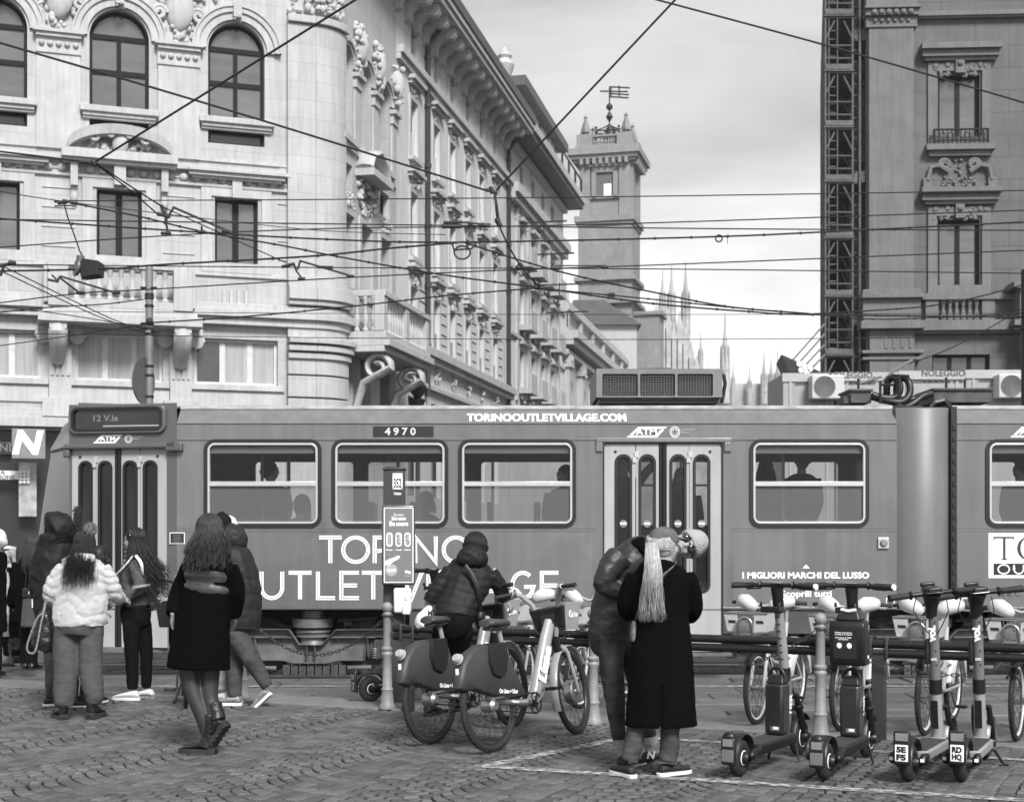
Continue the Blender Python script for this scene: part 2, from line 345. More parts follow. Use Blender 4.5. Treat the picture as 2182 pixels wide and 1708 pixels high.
def window(par,fr,h,depth=.32,mull=(.5,),trans=(),fw=.09,m_frame=None,m_glass=None,name='window',sashw=.07,blind=0):
    mb=MB(); hh=h if len(h)>5 else tuple(h)+(.0001,.0001)
    ringframe(mb,fr,hh,fw,depth-.10,depth+.02)
    for a in mull: u=h[0]+(h[1]-h[0])*a; mb.fbox(fr,u-sashw,u+sashw,h[2]+fw*.5,(h[3]-fw*.5 if not trans or len(h)<6 else h[2]+(h[3]-h[2])*max(trans)),depth-.075,depth+.015)
    for a in trans: z=h[2]+(h[3]-h[2])*a; mb.fbox(fr,h[0]+fw*.5,h[1]-fw*.5,z-sashw*1.15,z+sashw*1.15,depth-.085,depth+.012)
    o=mb.build(name,m_frame or M_SASH,par,smooth=30,world=True)
    g=MB(); pane(g,fr,inset(hh,.01),depth-.03); go=g.build('pane',m_glass or M_GLASS,o,smooth=0); 
    for v in go.data.vertices: v.co-=par.location
    if blind:
        b=MB(); b.fbox(fr,h[0]+fw,h[1]-fw,h[2]+(h[3]-h[2])*(1-blind),h[3]-fw,depth-.05,depth-.035); bo=b.build('blind',M_SASHPALE,o,smooth=0)
        for v in bo.data.vertices: v.co-=par.location
    return o
def sub(mb,name,m,part,par,smooth=40,bevel=0):           # a sub-part given in world coordinates
    o=mb.build(name,m,part,smooth,bevel)
    for v in o.data.vertices: v.co-=par.location
    return o
def baluster(mb,p,h,r,n=8): mb.lathe([(r*.9,0),(r*.9,h*.08),(r*.5,h*.12),(r*1.0,h*.3),(r*.95,h*.4),(r*.45,h*.62),(r*.4,h*.75),(r*.75,h*.85),(r*.75,h*.9),(r*.9,h*.93),(r*.9,h)],p,n)
# ---------------------------------------------------------------- the corner palace
FP=Plane((-6.0,48.0),(2.95,1)); SP=Plane((-6.0,48.0),(.2076,1))
RC=1.15; TC=RC*math.tan(math.acos(FP.f.dot(SP.f))/2); CC=FP(-TC,0,RC); A0=math.atan2(FP.n.y,FP.n.x); A1=math.atan2(SP.n.y,SP.n.x)
def CP(u,z,d=0):                                         # rounded corner: u in 0..1
    a=A0+(A1-A0)*u; r=RC-d; return Vector((CC.x+r*math.cos(a),CC.y+r*math.sin(a),z))
pal=thing('corner_palace','pale stone corner palace with arched windows, curved balcony bay and long street wing','palace',(-8,50,0))
ZT=27.0; uz=FP.uz
u2=FP.u(254.5); u3=FP.u(504); DU=u3-u2; hw=(FP.u(318)-FP.u(191))/2
zAt=FP.z(254,21); zAb=FP.z(254,231); zVt=FP.z(254,270-16); zVb=FP.z(254,287)
zBt=FP.z(501,423); zBb=FP.z(501,583); hwB=(FP.u(547)-FP.u(455))/2
zCt=FP.z(499,722); zCb=FP.z(499,820); hwC=(FP.u(588)-FP.u(410))/2
cols=[u3-DU*k for k in range(4)]
hA=[(u-hw,u+hw,zAb,zAt,0,(hw,hw)) for u in cols]; hV=[(u-hw,u+hw,zVb,zVt) for u in cols]
hB=[(u-hwB,u+hwB,zBb,zBt) for u in cols]; hC=[(u-hwC,u+hwC,zCb,zCt) for u in cols]
UL=cols[-1]-DU*.5
# street side
bw=[SP.u(p) for p in (739,779,820)]; bh=.62; zSt=SP.z(738,96); zSb=SP.z(738,292)
scol=[SP.u(p) for p in (881,929,963,996,1025,1054)]; SE=SP.u(1084)
zr=[(SP.z(881,134),SP.z(881,62)),(SP.z(881,333),SP.z(881,220)),(SP.z(881,545),SP.z(881,415)),(SP.z(881,732),SP.z(881,615))]
hS=[(u-bh,u+bh,zSb,zSt,0,(bh,bh)) for u in bw]+[(u-bh,u+bh,zBb-.2,zBt) for u in bw]+[(u-bh,u+bh,SP.z(738,400),SP.z(738,345)) for u in bw]+[(u-bh,u+bh,zCb-1.2,zCt) for u in bw]
hR=[(u-.5,u+.5,a,b) for u in scol for a,b in zr]; hG=[(u-.8,u+.8,3.2,7.2) for u in scol]
mb=MB(); wall(mb,FP,UL,-TC,5.0,ZT,hA+hV+hB+hC,.34,10); wall(mb,SP,TC,bw[2]+1.5,0,ZT,hS,.4,10); wall(mb,FP,UL,-TC,0,5.0,[(UL+.5,FP.u(150),0.1,4.92)],.5)
N=10
for i in range(N): mb.add([CP(i/N,0),CP((i+1)/N,0),CP((i+1)/N,ZT),CP(i/N,ZT)],[(0,1,2,3)])
pal_wall=mb.build('wall',M_STONE,pal,world=True,smooth=30)
mb=MB(); wall(mb,SP,bw[2]+1.5,SE,0,23.0,hR+hG,.35); mb.build('street_wall',M_STUCCO2,pal,world=True,smooth=0)
mb=MB(); a=SP(SE,0,.4); b=SP(SE,0,14); c=SP(TC,0,14); d=FP(UL,0,14); e=FP(UL,0,.4); f=FP(-TC,0,.5); g=SP(TC,0,.45)
mb.prism([(v.x,v.y) for v in (a,b,c,d,e,f,g)],lambda p,q,t:(p,q,t),-.1,23.1); mb.build('core',mat('dark_interior',.02,.8),pal,world=True,smooth=0)
# front windows and their dressings
for i,u in enumerate(cols):
    wA=window(pal,FP,hA[i],.36,(.5,),(.50-.12,.735),.10,name='arched_window',m_glass=M_GLASS)
    for j,(r0,r1,p) in enumerate(((hw*1.08,hw*1.34,.10),(hw*1.34,hw*1.52,.17),(hw*1.52,hw*1.58,.22))):
        t=MB(); zc=zAt-hw; rings=[[] for _ in range(4)]
        for k in range(25):
            an=PI*k/24
            for q,(rr,dd) in enumerate(((r0,.02),(r0,-p),(r1,-p),(r1,.02))): rings[q].append(FP(u+rr*math.cos(an),zc+rr*math.sin(an),dd))
        for k in range(24):
            t.add([rings[q][k] for q in range(4)]+[rings[q][k+1] for q in range(4)],[(0,4,5,1),(1,5,6,2),(2,6,7,3)])
        sub(t,'arch_moulding',M_TRIM,wA,pal)
    t=MB(); mould(t,FP,u-hw-.22,u+hw+.22,[(zAb-.22,zAb-.02,.26),(zAb-.34,zAb-.22,.17),(zAb-.42,zAb-.34,.1)]); sub(t,'sill',M_TRIM,wA,pal,30,.02)
    t=MB(); t.fbox(FP,u-.13,u+.13,zAt+.1,zAt+hw*.62,-.32,.0); lumps(t,FP,u,zAt+.35,.25,.6,8,.3,5,.12); sub(t,'keystone',M_TRIM,wA,pal)
    window(pal,FP,hV[i],.3,(),(),.1,name='vent_window',m_glass=M_GLASS2)
    t=MB(); mould(t,FP,u-hw-.5,u+hw+.5,[(zVb-.62,zVb-.5,.07)])
    um=u-DU/2                                            # pilaster left of this window
    pw=(DU-2*hw*1.30)/2; zi=zAt-hw*1.0
    t.fbox(FP,um-pw,um+pw,zVb-.62,zi-.72,-.10,.0); mould(t,FP,um-pw-.02,um+pw+.02,[(zi-.72,zi-.64,.15),(zi-.64,zi-.22,.12),(zi-.22,zi-.1,.24),(zi-.1,zi,.32)])
    for k in range(5): t.ell(FP(um-pw*.78+pw*.39*k,zi-.43,-.13),.1,8,5)
    t.ell(FP(um,zi+1.15,-.08),(.48,.22,.75),14,9)        # shield
    for s in (-1,1):
        scroll(t,FP,um+s*.55,zi+1.75,.30,s,.10); scroll(t,FP,um+s*.62,zi+.95,.24,-s,.09); lumps(t,FP,um+s*.5,zi+.9,.35,1.3,12,.12,11+i,.13)
        lumps(t,FP,um+s*.95,zi+1.9,.6,.8,16,.12,17+i,.14)
    lumps(t,FP,um,zi+.35,.5,.7,14,.12,23+i,.15)
    t.build('pilaster',M_TRIM,pal,world=True,smooth=40)
    wB=window(pal,FP,hB[i],.34,(.5,),(),.10,name='tall_window',sashw=.10,m_glass=M_GLASS)
    t=MB(); ringframe(t,FP,(u-hwB-.45,u+hwB+.45,zBb,zBt+.36),.34,-.07,.02); sub(t,'surround',M_TRIM,wB,pal,30,.015)
    if i%2==0:
        t=MB(); mould(t,FP,u-hwB-.75,u+hwB+.75,[(zBt+.62,zBt+.74,.36),(zBt+.74,zBt+.84,.46),(zBt+.54,zBt+.62,.25)]); lumps(t,FP,u,zBt+.42,2.5,.14,30,.05,31,.12); t.fbox(FP,u-.16,u+.16,zBt-.02,zBt+.54,-.22,0); sub(t,'hood',M_TRIM,wB,pal,30,.015)
    else:
        t=MB(); zc=zBt+.82
        mould(t,FP,u-1.6,u+1.6,[(zc,zc+.28,.62),(zc-.12,zc,.48)])
        for k in range(20):
            x0=-1.6+3.2*k/20; x1=x0+3.2/20; g=lambda x:.12+.72*math.sqrt(max(0,1-(x/1.63)**2))
            vs=[FP(u+x,zc+.28+q,dd) for x in (x0,x1) for q,dd in ((g(x)-.3 if g(x)>.3 else 0,.0),(g(x)-.3 if g(x)>.3 else 0,-.6),(g(x),-.66),(g(x),.0))]
            t.add(vs,[(0,1,5,4),(1,2,6,5),(2,3,7,6)])
        t.ell(FP(u,zc+.58,-.36),(.26,.16,.36),12,8); lumps(t,FP,u,zc+.45,1.9,.35,60,.25,37,.13)
        for s in (-1,1):
            scroll(t,FP,u+s*.8,zc+.72,.17,s,.07,d=-.45); scroll(t,FP,u+s*.3,zc+.82,.12,s,.06,d=-.5)
            t.fbox(FP,u+s*1.4-.11,u+s*1.4+.11,zc-.85,zc-.1,-.36,0); t.fbox(FP,u+s*1.4-.09,u+s*1.4+.09,zc-1.15,zc-.85,-.2,0); t.ell(FP(u+s*1.4,zc-1.2,-.12),(.13,.13,.2),8,6)
        t.fbox(FP,u-.18,u+.18,zc-.75,zc-.1,-.4,0); sub(t,'pediment',M_TRIM,wB,pal,35,.012)
        bal=MB(); zb=zBb-.05; y1=1.05
        bal.fbox(FP,u-2.5,u+2.5,zb-1.95,zb-1.65,-1.25,0); bal.fbox(FP,u-2.35,u+2.35,zb-1.65,zb-1.45,-1.1,0); bal.fbox(FP,u-2.2,u+2.2,zb-.18,zb,-1.12,-.8); bal.fbox(FP,u-2.2,u+2.2,zb-1.45,zb-1.2,-1.1,-.8)
        for s in (-1,1): bal.fbox(FP,u+s*1.9-.3,u+s*1.9+.3,zb-1.45,zb+.03,-1.16,-.76); bal.fbox(FP,u+s*2.2-.12,u+s*2.2+.12,zb-1.3,zb-.05,-.8,-.02)
        for k in range(9): baluster(bal,FP(u-1.35+2.7*k/8,zb-1.2,-.95),1.02,.13)
        bo=bal.build('balcony',M_TRIM,pal,world=True,smooth=40,bevel=.015)
        for s in (-1,1):
            t=MB(); t.tube([FP(u+s*1.9,zb-1.95,-.95),FP(u+s*1.9,zb-2.2,-1.0),FP(u+s*1.9,zb-2.5,-.85),FP(u+s*1.9,zb-2.75,-.5),FP(u+s*1.9,zb-3.1,-.25)],[.2,.3,.3,.24,.2],10); t.fbox(FP,u+s*1.9-.26,u+s*1.9+.26,zb-2.15,zb-1.95,-1.15,0); sub(t,'console',M_TRIM,bo,pal)
    wC=window(pal,FP,hC[i],.3,(.34,.67),(),.10,m_frame=mat('pale_window_frame',.5,.5),m_glass=M_CURT,name='wide_window',sashw=.09)
    if i%2==0:
        t=MB(); t.fbox(FP,hC[i][0]+.12,hC[i][0]+.12+hwC*.62,zCb+.1,zCt-.1,.24,.262); sub(t,'open_casement',M_GLASS2,wC,pal,0)
    t=MB(); mould(t,FP,u-hwC-.2,u+hwC+.2,[(zCb-.2,zCb,.16),(zCb-.75,zCb-.2,.06)]); 
    sub(t,'sill',M_TRIM,wC,pal,30,.02)
    for k in range(4): t=MB(); t.fbox(FP,u-.42+.24*k-.05,u-.42+.24*k+.05,zCt+.55,zCt+1.6,-.08,0); sub(t,'flute',M_TRIM,wC,pal,30)
    t=MB(); um=u-DU/2+.05; pz=.34                         # ionic pilaster between wide windows
    t.fbox(FP,um-pz,um+pz,zCb-.6,zCt-.5,-.22,0); t.fbox(FP,um-pz-.2,um+pz+.2,zCb-1.2,zCb-.6,-.34,0); t.fbox(FP,um-pz-.35,um+pz+.35,zCt-.02,zCt+.22,-.34,0)
    for k in range(4): t.fbox(FP,um-.24+.16*k-.045,um-.24+.16*k+.045,zCb+.1,zCt-.65,-.265,-.2)
    for s in (-1,1): scroll(t,FP,um+s*.5,zCt-.2,.2,s,.1,d=-.22); t.lathe([(.22,-.16),(.24,0),(.22,.16)],FP(um+s*.5,zCt-.2,-.15),12,ax=FP.n)
    t.build('ionic_pilaster',M_TRIM,pal,world=True)
t=MB(); zc=zBt+1.05                                      # string courses, front and round the corner
for z,p,hh in ((zBt+.78,.22,.14),(zBt+.30,.1,.1)):
    t.fbox(FP,UL,-TC-.85,z,z+hh,-p,.05)
t2=MB(); k=UL
while k<-TC-1.1: t2.ell(FP(k,zBt+.56,-.05),(.15,.09,.13),8,5); k+=.42
t2.build('frieze',M_TRIM,pal,world=True)
zl=FP.z(500,675)
for z,p,hh in ((zl-.05,.45,.25),(zl+.2,.3,.2),(zl-.3,.3,.25),(zCb-1.55,.4,.3),(zCb-1.25,.25,.18),(5.0,.35,.3),(5.45,.22,.15)):
    t.fbox(FP,UL,-TC,z,z+hh,-p,.05); t.fbox(SP,TC,bw[2]+1.5,z,z+hh,-p,.05)
    for i in range(N): 
        vs=[CP(a,zz,dd) for a in (i/N,(i+1)/N) for zz,dd in ((z,.02),(z,-p),(z+hh,-p),(z+hh,.02))]; t.add(vs,[(0,4,5,1),(1,5,6,2),(2,6,7,3)])
for a in cols: 
    for z in [zBb-.1+k*.62 for k in range(7)]: t.fbox(FP,a+hwB+.65,a+DU-hwB-.65,z,z+.05,-.035,.02)
t.fbox(FP,UL,-TC-.9,zl+1.3,zl+1.42,-.08,.0); t.build('string_course',M_TRIM,pal,world=True,smooth=30,bevel=.02)
def quoin(z0,z1,p,nm='corner_pier'):                     # the pier that wraps the corner
    t=MB(); 
    for (za,zb,q) in zip(z0,z1,p):
        t.fbox(FP,-TC-.95,-TC,za,zb,-q,.02); t.fbox(SP,TC,TC+.05,za,zb,-q,.02)
        for i in range(N):
            vs=[CP(a,zz,dd) for a in (i/N,(i+1)/N) for zz,dd in ((za,.02),(za,-q),(zb,-q),(zb,.02))]; t.add(vs,[(0,4,5,1),(1,5,6,2),(2,6,7,3)])
    return t.build(nm,M_STONE,pal,world=True,smooth=30,bevel=.03)
zz=[zCb-1.1+.75*k for k in range(3)]
quoin([0]+[z for z in zz]+[zCt-.6,zCt-.35,zCt-.1,zCt+.1]+[zl+.45,zBb-.8,zBb-.35,zBb,FP.z(660,56)],[zCb-1.2]+[z+.7 for z in zz]+[zCt-.4,zCt-.15,zCt+.1,zl-.3]+[zBb-.8,zBb-.35,zBb,FP.z(660,56)-.02,FP.z(660,56)+.25],[.3,.28,.28,.28,.38,.48,.58,.22,.42,.52,.34,.2,.32])
t=MB(); zt=FP.z(660,56)
for k in range(9): lumps(t,lambda u,z,d:CP(u,z,d),.05+.1*k,zt+.9,.06,.9,10,.22,40+k,.16)
lumps(t,FP,-TC-.5,zt+.9,.8,1.0,18,.2,52,.17); t.build('capital',M_TRIM,pal,world=True)
# street bay
for i,u in enumerate(bw):
    wA=window(pal,SP,hS[i],.5,(.5,),(.45,.74),.09,name='bay_arched_window')
    t=MB()
    for r0,r1,p in ((bh,bh*1.2,.08),(bh*1.2,bh*1.4,.16)):
        for k in range(16):
            vs=[SP(u+rr*math.cos(an),zSt-bh+rr*math.sin(an),dd) for an in (PI*k/16,PI*(k+1)/16) for rr,dd in ((r0,.02),(r0,-p),(r1,-p),(r1,.02))]; t.add(vs,[(0,4,5,1),(1,5,6,2),(2,6,7,3)])
    mould(t,SP,u-bh-.2,u+bh+.2,[(zSb-.2,zSb,.22),(zSb-.4,zSb-.2,.12)]); sub(t,'surround',M_TRIM,wA,pal,40)
    t=MB(); s=u+1.05; t.fbox(SP,s-.28,s+.28,zSb-.4,zSt-bh-.6,-.08,0); mould(t,SP,s-.34,s+.34,[(zSt-bh-.6,zSt-bh-.25,.14),(zSt-bh-.25,zSt-bh-.1,.26)]); t.ell(SP(s,zSt+.3,-.15),(.3,.22,.6),10,7); lumps(t,SP,s,zSt+.3,.8,1.6,30,.3,60+i,.16); t.build('bay_pilaster',M_TRIM,pal,world=True)
    wB=window(pal,SP,hS[3+i],.5,(.5,),(),.08,name='bay_tall_window'); window(pal,SP,hS[6+i],.35,(),(),.08,name='bay_vent_window',m_glass=M_GLASS2); window(pal,SP,hS[9+i],.5,(.5,),(),.08,name='bay_lower_window',m_glass=M_CURT)
    t=MB(); ringframe(t,SP,(u-bh-.25,u+bh+.25,zBb-.2,zBt+.25),.22,-.08,.02); lumps(t,SP,u,zBt+.55,1.2,.5,18,.12,70+i,.12); sub(t,'surround',M_TRIM,wB,pal)
t=MB(); u=bw[1]; z=zBt+1.6; t.fbox(SP,u-1.2,u+1.2,z,z+.25,-.7,0); t.tube([SP(u-1.1,z+.3,-.3),SP(u-.8,z+.75,-.3),SP(u,z+1.05,-.3),SP(u+.8,z+.75,-.3),SP(u+1.1,z+.3,-.3)],[(.35,.15)]*5,8,side=SP.n); lumps(t,SP,u,z+.55,1.2,.5,24,.3,81,.13); lumps(t,SP,u,z-.5,2.2,.8,26,.15,82,.16); t.build('bay_pediment',M_TRIM,pal,world=True)
t=MB(); zb=zBb-.25; u0,u1=bw[0]-.5,bw[2]+.9                # the balcony of the bay
for za,zc,p in ((zb-1.9,zb-1.65,1.7),(zb-2.1,zb-1.9,1.5),(zb-1.65,zb-1.4,1.55),(zb-.2,zb,1.55)): t.fbox(SP,u0,u1,za,zc,-p,0 if zc<zb-.5 else -1.3)
for s in (u0+.2,(u0+u1)/2,u1-.2): t.fbox(SP,s-.22,s+.22,zb-1.4,zb,-1.5,-1.15)
for k in range(16):
    s=u0+.5+(u1-u0-1)*k/15; baluster(t,SP(s,zb-1.4,-1.32),1.2,.12,7)
for k in range(4): baluster(t,SP(u0+.1,zb-1.4,-.2-.3*k),1.2,.12,7)
t.fbox(SP,u0,u0+.25,zb-.2,zb,-1.3,0); bo=t.build('bay_balcony',M_TRIM,pal,world=True,bevel=.02)
for s in (u0+.55,u1-1.3):
    t=MB(); zk=zb-2.7; pts=[]
    for k in range(22): a=k/20*2*PI*1.25; q=.5*(1-.7*k/21); pts.append(SP(s,zk+q*math.sin(a)+.1,-1.1-q*math.cos(a)))
    pts=[SP(s,zk-2.6,-.15),SP(s,zk-1.8,-.2),SP(s,zk-1.0,-.4),SP(s,zk-.4,-.62)]+pts; t.tube(pts,[(.30,.13)]*6+[(.26,.10)]*(len(pts)-6),8,side=SP.f); sub(t,'console',M_TRIM,bo,pal)
# street wing windows
for j,u in enumerate(scol):
    for k,(a,b) in enumerate(zr):
        h=(u-.5,u+.5,a,b); wo=window(pal,SP,h,.30,(.5,),(),.07,name='street_window',sashw=.05,m_glass=M_GLASS2)
        t=MB()
        if k in (1,2): t.fbox(SP,u-.42,u+.42,a+.05,a+(b-a)*.45,.10,.18); sub(t,'sash_reflection',M_SASHPALE,wo,pal,0); t=MB()  # flat panel painted as the bright reflection in the lower sash
        if k==3: t.fbox(SP,u-.45,u+.45,a+.05,a+(b-a)*.42,.08,.16); sub(t,'sash_reflection',M_SASHGREY,wo,pal,0); t=MB()  # greyer panel for the lower sash reflection
        ringframe(t,SP,(u-.68,u+.68,a-.15,b+.2),.16,-.06,.02)
        if k: mould(t,SP,u-.8,u+.8,[(b+.75,b+.9,.32),(b+.6,b+.75,.2)]); lumps(t,SP,u,b+.4,1.0,.25,10,.06,j*7+k,.1); lumps(t,SP,u,a-.7,.6,1.0,14,.15,j*5+k,.14)
        mould(t,SP,u-.75,u+.75,[(a-.3,a-.14,.22)]); sub(t,'surround',M_TRIM,wo,pal,30)
    window(pal,SP,(u-.8,u+.8,3.2,7.2),.3,(.5,),(),.1,name='lower_window',m_glass=M_GLASS2)
t=MB(); q0=bw[2]+1.5
for z,hh,p in ((20.35,.3,.3),(20.1,.25,.18),(9.05,.35,.45),(8.8,.25,.3),(7.7,.2,.2)): t.fbox(SP,q0,SE,z,z+hh,-p,.03)
for j,u in enumerate(scol):
    for z in (9.9,10.35,10.8,11.25,11.7): t.fbox(SP,u+.8,u+1.75,z,z+.06,-.04,0)
t.build('street_string_course',M_TRIM,pal,world=True,smooth=30,bevel=.02)
t=MB(); t.fbox(SP,-30 if 0 else TC-2,SE+.4,23.05,23.3,-1.25,12); t.fbox(SP,TC-2,SE+.4,23.3,23.55,-1.35,12); t.fbox(SP,TC-2,SE,22.75,23.05,-.45,0); t.build('eave',M_TRIM,pal,world=True,smooth=30)
t=MB(); t.fbox(SP,TC-2,SE+.4,23.55,24.0,-1.42,12); t.build('roof',M_ROOF,pal,world=True,smooth=30)
k=q0-1.4
while k<SE:
    t=MB(); t.prism([(0,21.9),(-.22,22.0),(-.30,22.35),(-.55,22.62),(-.95,22.58),(-1.08,22.75),(-1.08,23.04),(0,23.04)],lambda d,z,u:SP(k+u,z,d),-.2,.2); t.build('eave_bracket',M_TRIM,pal,world=True); k+=1.35
for px in (905,1079):
    t=MB(); u=SP.u(px); t.tube([SP(u,7.4,-.14),SP(u,22.0,-.14),SP(u,22.4,-.4),SP(u,23.0,-1.0)],.11,8)
    for z in (9.5,12,14.5,17,19.5,21.5): t.lathe([(.15,-.08),(.15,.08)],SP(u,z,-.14),8)
    t.build('downpipe',M_PIPE,pal,world=True)
t=MB(); t.lathe([(.05,0),(.24,.1),(.30,.3),(.12,.36),(.16,.42),(.30,.62),(.34,.8),(.06,1.1),(.05,1.3)],P(890,868,54),12); t.tube([P(890,868,54),P(890,880,54)-Vector((0,0,4.5))],.09,8); to=t.build('lamp_post',M_IRON,None); tag(to,'small dark lamp post finial showing just above the tram roof','lamp post')
# shop fronts at street level on the left
t=MB(); t.fbox(FP,UL+.5,FP.u(150),.1,4.9,.3,.45); so=t.build('shop_front',M_DARKSH,pal,world=True,smooth=0)
def fsign(label,px0,px1,py0,py1,m,Y=None,cat='sign',name='shop_sign',dd=-.25,th=.12):
    u0,zt=FP.uz(px0,py0); u1,zb=FP.uz(px1,py1); e=thing(name,label,cat,FP((u0+u1)/2,zb,dd)); t=MB(); t.fbox(FP,u0,u1,zb,zt,dd,dd+th); t.build('board',m,e,world=True,smooth=0,bevel=.01); return e,(u0,u1,zb,zt)
M_SIGN=mat('sign_grey',.19,.4); M_LET=mat('sign_letter_white',.85,.4,var=.02)
e,(u0,u1,zb,zt)=fsign('square hanging shop sign with a big white slanted N beside the tram nose',26,96,918,981,M_SIGN,dd=-1.1)
t=text_mb('N',1.0,lambda x,z:FP((u0*.53+u1*.47)+x*1.05+z*.22,(zb+zt)/2+z*.98,-1.106),.045); t.build('letter',M_LET,e,world=True,smooth=0)
e,(u0,u1,zb,zt)=fsign('long white shop board lettered A and ZIONE at the left edge',-60,42,1002,1022,M_WHITE,dd=-.2)
for s,px,py,z in (('A',6,1007,.16),('ZIONE',11,1017,.17)):
    uu,q=FP.uz(px,py); t=text_mb(s,z,lambda x,zz:FP(uu+x*1.15,q+zz,-.206),.004); t.build('lettering',M_BLACK,e,world=True,smooth=0)
e,(u0,u1,zb,zt)=fsign('dark fascia board with thin pale letters AND above the white board',-90,24,940,968,M_DARKSH,dd=.05)
uu,q=FP.uz(9,954); t=text_mb('AND',.34,lambda x,zz:FP(uu+x*1.05,q+zz,.044),.0); t.build('lettering',M_SIGN,e,world=True,smooth=0)
t=MB()
for i in range(3):
    for j in range(4):
        uu,q=FP.uz(44+i*8,1006+j*7); t.add([FP(uu-.07,q,-.3),FP(uu,q-.07,-.3),FP(uu+.07,q,-.3),FP(uu,q+.07,-.3),FP(uu-.07,q,-.24),FP(uu,q-.07,-.24),FP(uu+.07,q,-.24),FP(uu,q+.07,-.24)],[(0,1,2,3),(0,4,5,1),(1,5,6,2),(2,6,7,3),(3,7,4,0)])
uu,q=FP.uz(40,1060); e=thing('shop_poster','tall pale shop poster with small diamond pattern beside white board','poster',FP(uu,.3,-.2)); t.build('diamond_pattern',M_WHITE,e,world=True,smooth=0)
u0,zt=FP.uz(40,985); u1,zb=FP.uz(78,1100); t=MB(); t.fbox(FP,u0,u1,zb,zt,-.22,-.14); t.build('panel',mat('poster_grey',.34,.5,var=.5,scale=2.5),e,world=True,smooth=0)
# ---------------------------------------------------------------- second street building
b2=thing('street_building','tall pale building with deep dark eave and stacked balconies next to the palace','building',SP(SP.u(1140),0,5))
S0,S1=SE+.05,SP.u(1200); bc=[SP.u(p) for p in (1112,1136,1157,1177)]; dz=[(20.9,22.2),(16.9,18.7),(13.4,15.4),(9.9,11.9)]
hh=[(u-.55,u+.55,a,b) for u in bc for a,b in dz]
t=MB(); wall(t,SP,S0,S1,0,23.0,hh,.35); t.add([SP(S1,0,0),SP(S1,0,14),SP(S1,23,14),SP(S1,23,0)],[(0,1,2,3)]); t.build('wall',M_STUCCO2,b2,world=True,smooth=0)
t=MB(); a,b,c,d=SP(S0,0,.4),SP(S1-.05,0,.4),SP(S1-.05,0,13.9),SP(S0,0,13.9); t.prism([(v.x,v.y) for v in (a,b,c,d)],lambda p,q,z:(p,q,z),0,22.9); t.build('core',MATS['dark_interior'],b2,world=True,smooth=0)
t=MB()
for z,q,p in ((20.0,.5,.55),(19.6,.4,.35),(22.6,.3,.3),(16.0,.2,.15),(12.4,.2,.15)): t.fbox(SP,S0,S1,z,z+q,-p,.03)
for u in [SP.u(p) for p in (1100,1124,1147,1168,1188)]: t.fbox(SP,u-.25,u+.25,9,19.6,-.12,0); lumps(t,SP,u,19.2,.6,.6,8,.1,3,.15)
t.build('string_course',M_TRIM,b2,world=True,smooth=30)
for u in bc:
    for k,(a,b) in enumerate(dz):
        wo=window(b2,SP,(u-.55,u+.55,a,b),.3,(.5,),(),.08,name='window',m_glass=M_GLASS2)
        if k:
            t=MB(); t.fbox(SP,u-.95,u+.95,a-.45,a-.2,-.75,0); t.fbox(SP,u-.9,u+.9,a-.2,a+.65,-.72,-.62); mould(t,SP,u-.8,u+.8,[(b+.3,b+.5,.3)]); lumps(t,SP,u,a-.75,1.4,.4,8,.35,k,.2); sub(t,'balcony',M_STUCCO,wo,b2,30)
t=MB(); t.fbox(SP,S0+.5,S1+.8,23.0,23.3,-1.2,14); t.build('eave',M_ROOF,b2,world=True,smooth=0); t=MB(); t.fbox(SP,S0+.5,S1+.9,23.3,23.75,-1.35,14); t.build('gutter',M_TRIM,b2,world=True,smooth=0)
t=MB(); PS=Plane(SP(0,0,2.2)[:2],(.2076,1)); p0,p1=PS.u(1100),PS.u(1188); t.fbox(PS,p0,p1,23.7,29.6,0,9); po=t.build('penthouse',M_WHITE,b2,world=True,smooth=0)
t=MB(); t.fbox(PS,p0-.5,p1+.6,29.6,30.2,-.7,9.5); sub(t,'roof',M_ROOF,po,b2,0); t=MB()
t.tube([SP(S0+.5,24.9,-1.1),SP(S1+.8,24.9,-1.1)],.06,6); 
for k in range(8): u=S0+.6+(S1-S0)*k/7; t.tube([SP(u,23.7,-1.1),SP(u,24.9,-1.1)],.07,6)
sub(t,'railing',M_IRON,po,b2); 
c=PS.u(1078); t=MB(); t.fbox(PS,c-2.0,c+.9,22.5,29.3,1,3.2); t.fbox(PS,c-2.15,c+1.05,29.3,29.55,.85,3.35); t.build('chimney',M_PIPE and mat('chimney_grey',.2,.8,var=.2),b2,world=True,smooth=0)
st=MB(); q=SP.u(1055); st.fbox(SP,q-.5,q+.5,23.9,24.6,-.9,0); st.lathe([(.35,0),(.2,.2),(.42,.7),(.5,1.0),(.3,1.3),(.38,1.45),(.1,1.9)],SP(q,24.6,-.5),12); so=st.build('roof_urn',M_TRIM,pal,world=True)
for i in range(5):
    z=[19.0,17.7,16.4,15.2,9.5][i]; 
    t=MB(); u=SP.u([1110,1128,1146,1164,1184][i]); t.tube([SP(u,z,0),SP(u,z,-2.6)],.05,6); t.tube([SP(u,z-.9,-1.3),SP(u,z+.1,-1.3)],.04,6); t.build('flag_bracket',M_PIPE,b2,world=True)
